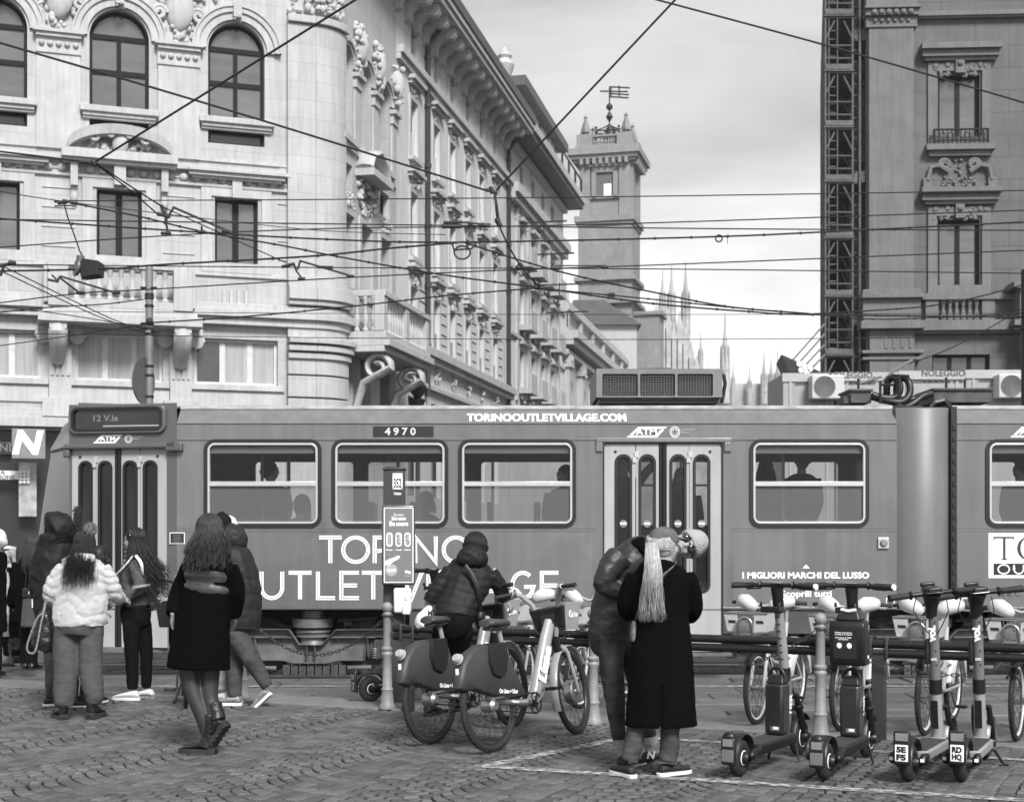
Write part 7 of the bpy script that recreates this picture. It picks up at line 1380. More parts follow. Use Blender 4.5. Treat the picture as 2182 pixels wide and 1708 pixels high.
# ---------------------------------------------------------------- people
M_SKIN=mat('skin',.30,.5,var=.08,scale=12,spec=.35); M_SKIND=mat('skin_tan',.22,.5,var=.08,scale=12,spec=.35)
def cloth(name,c,**k): return mat(name,c,.85,var=k.pop('var',.18),scale=k.pop('scale',14),bump=k.pop('bump',.35),bscale=k.pop('bscale',160),sheen=k.pop('sheen',.0),spec=.03,**k)
M_HAIRD=mat('dark_hair',.009,.5,var=.3,scale=30,island=.3,spec=.3); M_HAIRB=mat('blond_hair',.36,.45,var=.2,scale=30,island=.3,spec=.3); M_HAIRM=mat('brown_hair',.030,.5,var=.3,scale=30,island=.35,spec=.3); M_HAIRW=mat('white_hair',.6,.5,var=.2,scale=20)
M_EYE=mat('eye_dark',.01,.2); M_LIP=mat('lips',.16,.5)
def catm(P_,n):
    out=[]
    for i in range(len(P_)-1):
        p0,p1,p2,p3=P_[max(i-1,0)],P_[i],P_[i+1],P_[min(i+2,len(P_)-1)]
        for k in range(n):
            s=k/n; out.append([.5*((2*b)+(c-a)*s+(2*a-5*b+4*c-d)*s*s+(3*b-a-3*c+d)*s**3) for a,b,c,d in zip(p0,p1,p2,p3)])
    return out+[P_[-1]]
class Body:
    """one person: joints are given as picture pixels at a real distance and turned into metres about the feet"""
    def __init__(s,label,base,z=0,cat='person',group=None):
        s.B=G(base[0],base[1],z); s.Y=s.B.y; s.e=thing('person',label,cat,s.B,0,group); s.k=s.Y/F
    def q(s,px,py,dy=0): return P(px,py,s.Y+dy)-s.B
    def T(s,mb,pts,ratio=1,n=4,side=(1,0,0),seg=14,tilt=None):
        L=[]
        for p in pts:
            dy=p[3] if len(p)>3 else 0; v=s.q(p[0],p[1],dy); ra=p[2]*s.k; rb=ra*(p[4] if len(p)>4 else ratio); L.append([v.x,v.y,v.z,ra,rb])
        L=catm(L,n) if len(L)>2 else L
        mb.tube([l[:3] for l in L],[(max(l[3],.004),max(l[4],.004)) for l in L],seg,side=side); return mb
    def cover(s,name,m,mb,voxel=.012,sm=5,disp=None,par=None,smooth=180):
        return link(name,organic(mb,voxel,sm,disp),m,par or s.e,smooth)
def wrk(a=.006,f=9,st=(1,1,1.8)):                        # cloth folds
    return lambda c,n: a*noise.noise(Vector((c.x*f*st[0],c.y*f*st[1],c.z*f*st[2])))+a*.55*noise.noise(Vector((c.x*f*2.6,c.y*f*2.6,c.z*f*4.5)))
def puff(a=.012,pitch=.10,w=.004,ph=0,sl=0):             # quilted rows
    return lambda c,n: a*(abs(math.sin(PI*((c.z+sl*c.x+.02*noise.noise(c*4))/pitch+ph)))**.6-.7)+w*noise.noise(c*18)
def head_mesh(mb,M,sc=1,ears=True):
    g=MB(); E=lambda c,r,n=14,k=10: g.ell(Vector(c)*sc,tuple(v*sc for v in r),n,k)
    E((0,-.012,.028),(.076,.096,.092),18,12); E((0,.028,-.035),(.058,.062,.075)); E((0,.055,-.085),(.030,.030,.026)); E((0,.078,.018),(.052,.022,.018)); E((-.034,.060,-.03),(.024,.024,.028)); E((.034,.060,-.03),(.024,.024,.028))
    E((0,.098,-.026),(.013,.018,.014)); g.tube([Vector((0,.086,.012))*sc,Vector((0,.104,-.026))*sc],[.008*sc,.012*sc],8); E((0,.083,-.060),(.022,.012,.010)); E((0,-.05,-.06),(.05,.045,.06))
    if ears:
        for s in (-1,1): E((s*.076,-.008,-.012),(.010,.022,.032))
    mb.add([M@Vector(v) for v in g.v],g.f)
def face(b,M,sc=1,brow=True,par=None):
    t=MB()
    for s in (-1,1): t.ell(M@(Vector((s*.031,.080,.000))*sc),(.011*sc,.008*sc,.007*sc),10,7)
    t.build('eyes',M_EYE,par or b.e); t=MB()
    for s in (-1,1): t.tube([M@(Vector((s*.014,.096,.022))*sc),M@(Vector((s*.032,.094,.028))*sc),M@(Vector((s*.05,.080,.022))*sc)],[.004*sc,.005*sc,.003*sc],6)
    t.build('eyebrows',M_HAIRD,par or b.e); t=MB(); t.tube([M@(Vector((-.022,.086,-.062))*sc),M@(Vector((0,.095,-.060))*sc),M@(Vector((.022,.086,-.062))*sc)],[(.004*sc,.004*sc),(.006*sc,.008*sc),(.004*sc,.004*sc)],8); t.build('lips',M_LIP,par or b.e)
def hmat(pos,yaw,pitch=0,roll=0): return Matrix.Translation(pos)@Matrix.Rotation(R(yaw),4,'Z')@Matrix.Rotation(R(pitch),4,'X')@Matrix.Rotation(R(roll),4,'Y')
def hand(mb,w,d,nrm,thumb=1,curl=.5,sc=1,spread=.0):
    """palm, four unequal bent fingers and a thumb; w wrist, d pointing direction, nrm back-of-hand normal"""
    w=Vector(w); d=Vector(d).normalized(); nrm=Vector(nrm); nrm=(nrm-d*nrm.dot(d)).normalized(); s=d.cross(nrm)*thumb
    at=lambda a,b,c: w+(d*a+s*b+nrm*c)*sc
    mb.tube([at(-.03,0,0),at(.01,0,0),at(.05,.002,.004),at(.088,0,.002)],[(.024*sc,.018*sc),(.028*sc,.016*sc),(.040*sc,.015*sc),(.038*sc,.012*sc)],12,side=s)
    for o,L,r in ((.030,.070,.0088),(.010,.078,.0092),(-.011,.072,.0088),(-.031,.056,.0078)):
        p=at(.082,o,.002); dd=d*1.0; pts=[p]; a=0
        for k in range(3):
            a+=curl*(.55+.25*k); dv=(d*math.cos(a)-nrm*math.sin(a)+s*(o*spread)); p=p+dv*L*sc*(.42,.32,.26)[k]; pts.append(p)
        mb.tube(pts,[r*sc,r*sc*.98,r*sc*.9,r*sc*.72],8)
    p=at(.018,.030,-.004); mb.tube([p,p+(d*.026+s*.026-nrm*.008)*sc,p+(d*.052+s*.032-nrm*.018)*sc,p+(d*.070+s*.026-nrm*.026*(1+curl))*sc],[.013*sc,.0115*sc,.010*sc,.007*sc],8)
def finish_body(b,big,hands,m=M_SKIN,v=.011):
    a=organic(big,v,4); vs=[tuple(x.co) for x in a.vertices]; fs=[tuple(p.vertices) for p in a.polygons]
    if hands and hands.v:
        h=organic(hands,.0042,3); o=len(vs); vs+=[tuple(x.co) for x in h.vertices]; fs+=[tuple(i+o for i in p.vertices) for p in h.polygons]
    t=MB(); t.v=vs; t.f=fs; return t.build('body',m,b.e,smooth=180)
def naked(b,J,Mh,hs=1,ears=True):
    """trunk, limbs and head inside the clothes"""
    mb=MB(); n,c,p=J['neck'],J['chest'],J['pelvis']; k=1/b.k/1000*1.0
    m=lambda v:v/b.k
    b.T(mb,[(p[0],p[1]+m(.10),m(.08),p[3] if len(p)>3 else 0),(p[0],p[1],m(.105),p[2],.75),((p[0]+c[0])/2,(p[1]+c[1])/2,m(.09),(p[2]+c[2])/2,.75),(c[0],c[1],m(.11),c[2],.72),(n[0],n[1]+m(.06),m(.09),n[2],.65),(n[0],n[1],m(.055),n[2])],n=4)
    hv=Mh.translation; nv=b.q(*n); mb.tube([nv-Vector((0,0,.06)),nv,nv.lerp(hv,.5),hv-Vector((0,0,.03))],[.075,.056,.052,.052],12)
    head_mesh(mb,Mh,hs,ears)
    for s in 'LR':
        if 'sh'+s in J: mb.tube([l[:3] for l in catm([list(b.q(*J[a+s])) for a in ('sh','el','wr')],4)],[.036,.036,.035,.034,.032,.031,.030,.027,.024],12)
        if 'hip'+s in J: mb.tube([l[:3] for l in catm([list(b.q(*J[a+s])) for a in ('hip','kn','an')],4)],[.05,.05,.047,.043,.04,.038,.035,.032,.03],12)
    return mb
def shoe(b,px,py,ang,m,msole,dy=0,L=.27,Wd=.048,h=.10,sole=.022,pitch=0,name='shoe',boot=0,bm=None,chunk=0,roll=0):
    """px,py: ankle point over the ground contact; ang: heading of the toes (0 away, 90 left, -90 right)"""
    g=b.q(px,py,dy); M=Matrix.Translation(g)@Matrix.Rotation(R(ang),4,'Z')@Matrix.Rotation(R(-pitch),4,'X')
    up=MB(); prof=[(-.075,.030,.055),(-.06,.036,h*.95),(-.02,.038,h),(.03,.040,h*.88),(.08,.044,.072),(.13,.046,.060),(.17,.041,.050),(.192,.026,.034)]
    rings=[]
    for y,w_,hh in prof:
        y*=L/.27; w_*=Wd/.048*1.06; r=[]
        for i in range(14):
            a=2*PI*i/14; x=w_*math.cos(a); z=sole+(hh-sole)*.5+(hh-sole)*.5*math.sin(a) if hh>sole else sole; r.append(M@Vector((x,y,z)))
        rings.append(r)
    up.ring_loft(rings)
    if boot: up.tube([M@Vector((0,-.03,.06)),M@Vector((0,-.032,.12)),M@Vector((0,-.03,boot))],[(.040,.048),(.044,.05),(.055,.06)],14,side=M.to_3x3()@Vector((1,0,0)))
    o=b.cover(name,m,up,.009,3,lambda c,n:.002*noise.noise(c*40))
    s=MB(); pl=[]
    for y,w_ in ((-.085,.018),(-.075,.032),(-.04,.037),(.02,.036),(.08,.044),(.13,.048),(.17,.042),(.195,.024),(.205,.008)): pl.append((y*L/.27,w_*Wd/.048*.96))
    poly=[(w_,y) for y,w_ in pl]+[(-w_,y) for y,w_ in reversed(pl)]
    s.prism(poly,lambda p,q,t:M@Vector((p,q,t)),0,sole)
    if chunk:
        for k in range(7): y=-.07+.042*k; s.m=M; s.box(-.047,.047,y*L/.27,y*L/.27+.022,-.004,.012); s.m=None
        s.m=M; s.box(-.034,.034,-.085*L/.27,-.01,-.004,chunk); s.m=None
    s.build('sole',msole,o,smooth=30,bevel=.004); return o,M
def strands(b,name,m,roots,flow,n,r=.0055,seed=1,jit=.012,par=None,taper=.35,cap=None):
    """hair: a close cap and many tapering locks; roots(u,v)->point, flow(p,t,u,v)->point for t in 0..1"""
    q=random.Random(seed); t=MB()
    if cap: cap(t)
    for i in range(n):
        u,v=q.random(),q.random(); p=roots(u,v); w1,w2,w3=[q.uniform(-1,1) for _ in range(3)]; L=.5+.5*q.random()**.6; pts=[]
        for k in range(8):
            s=k/7*L; pts.append(flow(p,s,u,v)+Vector((w1,w2,0))*jit*s+Vector((math.sin(5*s+w3*6),math.cos(4*s+w1*6),0))*jit*.35*s)
        t.tube(pts,[r*(1-(1-taper)*(k/7)) for k in range(8)],5)
    return t.build(name,m,par or b.e,smooth=180)
def long_hair(b,M,L,n,m=None,sc=1,name='hair',seed=5,a0=100,a1=440,spread=.04,back=-.03,r=.006,pol=(4,55),jit=.014,sway=0):
    """locks that start near the crown, hug the skull down to ear height and then fall; angles measured from the face (90) round the head"""
    q=random.Random(seed); t=MB(); skullcap(t,M,sc*1.0)
    inv=M.to_3x3().inverted(); down=Vector((0,0,-1))
    r*=.5
    for i in range(int(n*2.6)):
        a=R(q.uniform(a0,a1)); th0=R(q.uniform(*pol)); th1=R(q.uniform(92,112)); pts=[]; k=5; rr=[]
        for j in range(k):
            th=th0+(th1-th0)*j/(k-1); e=.090+q.uniform(-.001,.004); pts.append(M@(Vector((e*math.sin(th)*math.cos(a),-.018+(e+.017)*math.sin(th)*math.sin(a),.03+(e+.010)*math.cos(th)))*sc)); rr.append(r)
        d=(M.to_3x3()@Vector((math.cos(a),math.sin(a),0))); w1,w2,w3=[q.uniform(-1,1) for _ in range(3)]; p0=pts[-1]; Lq=L*q.uniform(.5,1.12)
        for j in range(1,7):
            s=j/6; pts.append(p0+down*Lq*s+d*spread*math.sin(s*PI*.55)+Vector((w1*jit+.010*math.sin(6*s+w3*4)+sway*s*s,back*s+w2*jit,0))*s); rr.append(r*(1-.65*s))
        t.tube(pts,rr,4,cap=False)
    return t.build(name,m or M_HAIRD,b.e,smooth=180)
def skullcap(t,M,sc=1,back=1.0):
    g=MB(); g.ell(Vector((0,-.018,.034))*sc,(.083*sc,.100*sc,.094*sc),20,12); t.add([M@Vector(v) for v in g.v],g.f); g=MB(); g.ell(Vector((0,-.055,-.02))*sc,(.074*sc,.062*sc,.08*sc),16,10); t.add([M@Vector(v) for v in g.v],g.f)
M_COATB=cloth('black_wool_coat',.0035,var=.35,scale=60,bump=.5); M_COATN=cloth('charcoal_wool_coat',.003,var=.4,scale=60,bump=.5); M_PUFD=mat('dark_nylon_puffer',.008,.62,spec=.25,var=.2,scale=12,bump=.15,bscale=60); M_PUFM=mat('mid_nylon_puffer',.018,.62,spec=.25,var=.2,scale=10,bump=.2,bscale=50); M_PUFL=mat('pale_nylon_puffer',.36,.5,var=.12,scale=8)
M_FLUFF=cloth('white_fluffy_fleece',.62,var=.10,scale=40,bump=.9,bscale=220,sheen=.2); M_JOG=cloth('grey_jogging_cloth',.08,var=.15); M_DENIM=cloth('dark_denim',.045,var=.65,scale=7,bump=.4); M_DENIMM=cloth('mid_denim',.065,var=.4,scale=7); M_DENIML=cloth('pale_denim',.30,var=.35,scale=7); M_JEANB=cloth('black_denim',.007,var=.3)
M_SWEAT=cloth('grey_sweatshirt',.085,var=.12); M_WAX=mat('waxed_dark_jacket',.018,.5,var=.3,scale=6,bump=.25,bscale=40); M_TIGHT=mat('black_tights',.028,.5,var=.25,scale=20); M_BOOT=mat('black_leather_boot',.008,.38,var=.3,scale=25,bump=.3); M_SOLEB=mat('boot_sole',.02,.7); M_SNW=mat('white_sneaker',.60,.55,var=.12,scale=20); M_SNG=mat('grey_sneaker',.22,.6,var=.5,scale=30); M_SOLEW=mat('white_sole',.66,.6); M_SNB=mat('black_canvas_shoe',.010,.7,var=.2); M_KNIT=cloth('oatmeal_knit',.42,var=.25,scale=120,bump=1.0,bscale=120); M_CAP=cloth('washed_cotton_cap',.11,var=.3,scale=18); M_FUR=cloth('grey_fur',.22,var=.6,scale=60,bump=1,bscale=150); M_SCARF=cloth('grey_scarf',.17,var=.4,scale=30); M_LEATH=mat('black_leather',.012,.3,var=.3,scale=14,bump=.3)
A_=lambda x,y:(.2807*x,1065.4+.2807*y)                      # helper: enlargement coordinates of the left group
def Z(zx,zy,hw,dy=0,ratio=None):
    x,y=A_(zx,zy); return (x,y,hw*.2807,dy) if ratio is None else (x,y,hw*.2807,dy,ratio)
def ZJ(zx,zy,dy=0): x,y=A_(zx,zy); return (x,y,dy)
# --- woman in white fluffy jacket with pom pom hat
b=Body('person with pom pom hat, white fluffy jacket and grey joggers, seen from behind',(165,1531)); 
J=dict(neck=ZJ(640,440),chest=ZJ(630,560),pelvis=ZJ(600,900),shL=ZJ(485,520),elL=ZJ(385,720,.0),wrL=ZJ(455,765,.22),shR=ZJ(790,520),elR=ZJ(865,690),wrR=ZJ(915,742,.16),hipL=ZJ(515,950),knL=ZJ(500,1250),anL=ZJ(480,1580),hipR=ZJ(690,950),knR=ZJ(695,1250),anR=ZJ(710,1560))
Mh=hmat(b.q(*ZJ(642,350,.03)),0,-8); mb=naked(b,J,Mh,1.02); hn=MB(); hand(hn,b.q(*ZJ(915,742,.16)),(.3,.9,-.1),(.3,-.2,1),1,.7); hand(hn,b.q(*ZJ(455,765,.22)),(.6,.7,-.1),(-.3,-.2,1),-1,.7); finish_body(b,mb,hn)
t=MB(); b.T(t,[Z(600,880,180,0,.78),Z(600,960,182,0,.75),Z(598,1020,150,0,.8)]); b.T(t,[Z(508,960,98,0,.95),Z(500,1150,96,0,.9),Z(497,1350,92,0,.9),Z(490,1500,84,0,.95),Z(487,1560,66,0,1)]); b.T(t,[Z(697,960,95,0,.95),Z(688,1150,90,0,.9),Z(692,1320,88,0,.9),Z(712,1470,80,0,.95),Z(708,1550,54,0,1)])
b.cover('trousers',M_JOG,t,.013,6,lambda c,n:wrk(.007,7,(1,1,.6))(c,n)+.006*noise.noise(Vector((c.x*10,c.y*10,c.z*18)))*(1 if c.z<.25 else .25))
t=MB(); b.T(t,[Z(632,450,110,.01,.62),Z(630,500,172,0,.55),Z(625,620,196,0,.62),Z(615,760,204,0,.68),Z(605,880,205,0,.72),Z(605,955,198,0,.74)],n=5); b.T(t,[Z(500,520,70),Z(430,610,72),Z(390,710,66,.02),Z(425,770,56,.14),Z(470,768,48,.24)]); b.T(t,[Z(775,520,66),Z(835,610,62),Z(868,690,56,.02),Z(895,735,52,.10),Z(915,745,46,.17)])
b.cover('jacket',M_FLUFF,t,.012,4,lambda c,n:.016*(abs(math.sin(PI*(c.z*.9+.16*noise.noise(Vector((c.x*5,c.y*3,c.z*3))))/.105))**.5-.75)+.006*noise.noise(c*30)+.0035*noise.noise(c*90))
t=MB(); b.T(t,[Z(470,465,18,.03,.5),Z(560,440,40,-.09,.4),Z(640,440,42,-.12,.4),Z(720,440,32,-.08,.5)],side=(0,0,1)); b.cover('collar',mat('patterned_collar',.35,.7,var=.9,scale=22),t,.009,3)
t=MB(); g=MB(); g.ell((0,-.01,.055),(.092,.108,.088),18,12); g.tube([(0,-.01,.0),(0,-.01,.05)],[(.096,.112),(.096,.112)],20,side=(1,0,0)); t.add([Mh@Vector(v) for v in g.v],g.f); hat=b.cover('knitted_hat',mat('black_knit_flecked',.02,.9,var=.95,scale=90,bump=1,bscale=150),t,.009,2,lambda c,n:.004*noise.noise(c*70)); t=MB(); c=b.q(*ZJ(685,222,.0)); 
q=random.Random(4)
for k in range(260):
    a=Vector((q.gauss(0,1),q.gauss(0,1),q.gauss(0,1))).normalized(); t.tube([c+a*.02,c+a*.068*q.uniform(.85,1.1)],[.006,.002],4)
t.ell(c,.05,12,9); t.build('pom_pom',M_FUR,hat)
long_hair(b,Mh,.34,170,M_HAIRD,.97,a0=175,a1=365,spread=.02,back=-.13,r=.0065,jit=.05,pol=(80,92))
shoe(b,*ZJ(470,1662)[:2],35,M_BOOT,M_SOLEB,0,.24,.055,.13,.035,name='boot',boot=.16,chunk=.05); shoe(b,*ZJ(708,1648)[:2],-12,M_BOOT,M_SOLEB,.03,.24,.055,.13,.035,name='boot',boot=.16,chunk=.05)
# her handbag
B2=b.B; hb=thing('handbag','black leather handbag with woven chain strap hanging beside white fluffy jacket','handbag',b.B+b.q(*ZJ(320,1150,.05)),0)
ox=hb.location-b.B; t=MB(); L=[(330,830,30),(330,950,62),(318,1080,85),(300,1140,60)]; b.T(t,[Z(x,y,r,.05,.45) for x,y,r in L]); t.v=[tuple(Vector(v)-ox) for v in t.v]; link('pouch',organic(t,.010,3,lambda c,n:.008*noise.noise(c*16)),M_LEATH,hb,180)
t=MB(); pts=[b.q(*ZJ(x,y,-.02)) - ox for x,y in ((345,760),(325,850),(280,900),(225,1040),(205,1120),(225,1158),(265,1150),(290,1060),(310,950),(335,840),(350,770))]; q=[Vector(l) for l in catm([list(p) for p in pts],6)]; t.tube(q,[.0075 if i%2 else .011 for i in range(len(q))],6); t.build('chain_strap',mat('strap_chain',.30,.4,metal=.5,var=.5,scale=60),hb)
# --- hooded person in a dark parka
b=Body('person in dark hooded parka with fur trimmed hood, standing behind the white jacket',(128,1504)); 
J=dict(neck=ZJ(420,350),chest=ZJ(400,480),pelvis=ZJ(385,850),shL=ZJ(300,430),elL=ZJ(280,650),wrL=ZJ(330,800,.12),shR=ZJ(510,430,.05),elR=ZJ(560,620,.1),wrR=ZJ(600,760,.2),hipL=ZJ(350,900),knL=ZJ(375,1180),anL=ZJ(385,1500),hipR=ZJ(430,900),knR=ZJ(520,1180),anR=ZJ(560,1500))
Mh=hmat(b.q(*ZJ(490,235,.05)),-50,-20); mb=naked(b,J,Mh); hn=MB(); hand(hn,b.q(*ZJ(600,760,.2)),(.6,.6,.2),(0,0,1),-1,.8); hand(hn,b.q(*ZJ(330,800,.12)),(.3,.9,0),(0,0,1),-1,.8); finish_body(b,mb,hn); face(b,Mh)
t=MB(); b.T(t,[Z(360,900,60),Z(378,1150,48),Z(385,1350,42),Z(385,1500,36)]); b.T(t,[Z(440,900,60,.05),Z(520,1150,50,.05),Z(555,1350,42,.05),Z(555,1510,36,.05)]); b.cover('trousers',M_DENIM,t,.012,5,wrk(.006,9,(1.3,1.3,1.3)))
t=MB(); b.T(t,[Z(420,295,125,.02,.9),Z(415,345,138,.02,.8),Z(400,430,145,0,.72),Z(395,600,142,0,.8),Z(390,800,135,0,.85),Z(385,1000,110,0,.9),Z(380,1130,85,0,.9)],n=5); b.T(t,[Z(310,430,62),Z(285,560,60,-.02),Z(275,680,56,0),Z(320,790,46,.1)]); b.T(t,[Z(500,430,60,.06),Z(560,600,52,.1),Z(605,755,42,.2)]); b.cover('parka',M_PUFD,t,.013,5,puff(.005,.16,.009,0,.25))
t=MB(); b.T(t,[Z(350,250,40,-.05,1),Z(390,235,125,-.02,.9),Z(440,215,138,.0,.9),Z(500,205,128,.04,.9),Z(545,190,110,.07,.9)],side=(0,0,1)); t2=MB(); b.T(t2,[Z(425,270,120,0,.9),Z(420,310,118,0,.9),Z(420,350,96,0,.9)]); b_=len(t.v); t.v+=t2.v; t.f+=[tuple(i+b_ for i in f) for f in t2.f]; ho=b.cover('hood',M_PUFD,t,.013,5,wrk(.012,8,(1,1,1)))
t=MB(); q=random.Random(8); cc=b.q(*ZJ(565,185,.07))
for k in range(1100):
    a=q.uniform(0,2*PI); p=cc+Vector((.03*math.cos(a)+.02,.06*math.cos(a)*-.8,.135*math.sin(a)))+Vector((q.gauss(0,.012),q.gauss(0,.02),q.gauss(0,.012))); d=Vector((.5+.3*q.random(),q.uniform(-.5,.5),math.sin(a)*.8+q.uniform(-.3,.3))).normalized(); t.tube([p,p+d*q.uniform(.02,.045)],[.0035,.001],4)
t.build('fur_trim',mat('dark_fur',.03,.8,var=.6,scale=50),ho)
shoe(b,*ZJ(395,1560)[:2],-60,M_SNB,M_SOLEW,0,.27,.045,.09,.022); shoe(b,*ZJ(520,1575)[:2],-80,M_SNB,M_SOLEW,.0,.28,.045,.09,.022); shoe(b,*ZJ(335,1508)[:2],20,M_SNB,M_SOLEW,.4,.26,.045,.09,.022) if 0 else None
# --- dark haired person hidden behind the white jacket
b=Body('person with dark hair and black jeans, almost hidden behind the white fluffy jacket',(225,1500)); J=dict(neck=ZJ(760,520),chest=ZJ(745,600),pelvis=ZJ(700,900),shL=ZJ(670,560),elL=ZJ(660,720),wrL=ZJ(680,850),shR=ZJ(800,560),elR=ZJ(800,700),wrR=ZJ(780,830),hipL=ZJ(660,920),knL=ZJ(650,1200),anL=ZJ(640,1500),hipR=ZJ(730,920),knR=ZJ(725,1200),anR=ZJ(720,1500))
Mh=hmat(b.q(*ZJ(765,440)),-10); mb=naked(b,J,Mh); hn=MB(); hand(hn,b.q(*J['wrL']),(0,.2,-1),(0,-1,0),1,.4); hand(hn,b.q(*J['wrR']),(0,.2,-1),(0,-1,0),-1,.4); finish_body(b,mb,hn)
t=MB(); b.T(t,[Z(755,510,60,0,.8),Z(740,560,100,0,.6),Z(720,750,95,0,.7),Z(700,940,90,0,.8)]); b.T(t,[Z(660,560,35),Z(660,720,32),Z(680,850,28)]); b.T(t,[Z(800,560,35),Z(800,700,32),Z(780,830,28)]); b.cover('jacket',M_PUFD,t,.013,5,wrk()); t=MB(); b.T(t,[Z(660,920,50),Z(650,1200,40),Z(640,1490,32)]); b.T(t,[Z(735,920,50),Z(725,1200,40),Z(715,1490,32)]); b.cover('trousers',M_JEANB,t,.013,5,wrk())
strands(b,'hair',M_HAIRD,lambda u,v:Mh@Vector((.08*math.cos(PI*2*u),.085*math.sin(PI*2*u)-.02,.02+.04*v)),lambda p,s,u,v:p+Vector(((u-.5)*.05*s,-.02*s,-.26*s)),90,.009,13,.015,cap=lambda t:skullcap(t,Mh))
shoe(b,*ZJ(640,1545)[:2],-20,M_SNB,M_SOLEW); shoe(b,*ZJ(715,1545)[:2],-20,M_SNB,M_SOLEW)
# --- woman with braids, facing left
b=Body('person with long braided hair facing left, grey sweatshirt, black jeans and white sneakers',(285,1490))
J=dict(neck=ZJ(1030,410),chest=ZJ(1030,540),pelvis=ZJ(1035,840),shL=ZJ(1000,470,-.12),elL=ZJ(1048,650,-.17),wrL=ZJ(910,765,-.15),shR=ZJ(1040,470,.14),elR=ZJ(1060,650,.18),wrR=ZJ(930,760,.16),hipL=ZJ(1005,880,-.04),knL=ZJ(1000,1170,-.04),anL=ZJ(1005,1440,-.03),hipR=ZJ(1085,880,.08),knR=ZJ(1105,1170,.08),anR=ZJ(1110,1430,.10))
Mh=hmat(b.q(*ZJ(1018,308)),83,4); mb=naked(b,J,Mh,1.0); hn=MB(); hand(hn,b.q(*J['wrL']),(-.8,.2,-.2),(0,-1,.3),1,.7); hand(hn,b.q(*J['wrR']),(-.8,-.1,-.2),(0,1,.3),-1,.7); finish_body(b,mb,hn,M_SKIND); face(b,Mh)
t=MB(); b.T(t,[Z(1028,800,112,0,.8),Z(1030,880,118,.02,.85),Z(1035,950,100,.03,.9)]); b.T(t,[Z(1000,930,72,-.03),Z(998,1100,58,-.04),Z(1003,1250,50,-.04),Z(1006,1430,42,-.03)]); b.T(t,[Z(1080,930,70,.08),Z(1105,1100,55,.08),Z(1112,1250,46,.09),Z(1110,1420,40,.10)]); b.cover('trousers',M_JEANB,t,.012,5,wrk(.005,9,(1.3,1.3,1.4)))
t=MB(); b.T(t,[Z(1040,430,62,0,1),Z(1030,480,88,0,1.25),Z(1025,600,112,0,1.0),Z(1025,720,118,0,.9),Z(1025,800,120,0,.85)],n=5); b.T(t,[Z(1020,470,52,-.12),Z(1050,570,50,-.16),Z(1055,660,50,-.17),Z(985,720,46,-.17),Z(905,768,42,-.15)]); b.T(t,[Z(1040,470,50,.13),Z(1060,640,46,.18),Z(930,765,40,.16)]); b.cover('sweatshirt',M_SWEAT,t,.012,5,wrk(.009,9,(1,1,2)))
t=MB(); b.T(t,[Z(1010,360,55,0,1.1),Z(1012,400,66,0,1.15),Z(1010,440,60,0,1.15)]); b.T(t,[Z(985,420,30,-.04),Z(955,480,28,-.06),Z(930,540,16,-.06)]); b.cover('scarf',M_SCARF,t,.009,3,lambda c,n:.010*math.sin(c.z*150+6*c.x))
long_hair(b,Mh,.50,260,M_HAIRD,1.0,a0=165,a1=375,spread=.06,back=-.03,r=.008,jit=.05,sway=.14,seed=9)
t=MB()
for k in range(4): a=.02*k; t.tube([Mh@Vector((.066-.012*k,.062-.01*k,.06+.010*k)),Mh@Vector((.083-.010*k,.01,.055+.014*k)),Mh@Vector((.082-.008*k,-.05,.03+.016*k))],[.007,.009,.009],6); t.tube([Mh@Vector((-.066+.012*k,.062-.01*k,.06+.010*k)),Mh@Vector((-.083+.010*k,.01,.055+.014*k)),Mh@Vector((-.082+.008*k,-.05,.03+.016*k))],[.007,.009,.009],6)
t.build('braids',M_HAIRD,b.e); t=MB()
for k in range(4): t.ell(Mh@Vector((.092-.010*k,.01-.02*(k%2),.058+.014*k)),.005,6,5); t.ell(Mh@Vector((-.092+.010*k,.01-.02*(k%2),.058+.014*k)),.005,6,5)
t.build('hair_beads',M_LETW,b.e)
shoe(b,*ZJ(1000,1518)[:2],80,M_SNW,M_SOLEW,-.04,.27,.046,.10,.03); shoe(b,*ZJ(1115,1506)[:2],70,M_SNW,M_SNG,.09,.27,.046,.10,.03)
bg=thing('shoulder_bag','small black shoulder bag on white strap worn by the person with braids','bag',b.B+b.q(*ZJ(890,680,-.05))); ox=bg.location-b.B; t=MB(); b.T(t,[Z(895,560,20,-.06,.8),Z(888,610,34,-.06,.8),Z(892,680,26,-.06,.8)]); t.v=[tuple(Vector(v)-ox) for v in t.v]; link('pouch',organic(t,.010,3),M_LEATH,bg,180); t=MB(); b.T(t,[Z(1030,418,10,-.17,.3),Z(1072,480,12,-.20,.3),Z(1085,580,6,-.18,.4)]); b.T(t,[Z(1010,420,6,-.16,.4),Z(945,500,6,-.15,.4),Z(870,575,6,-.08,.4)]); t.v=[tuple(Vector(v)-ox) for v in t.v]; t.build('strap',M_LETW,bg)
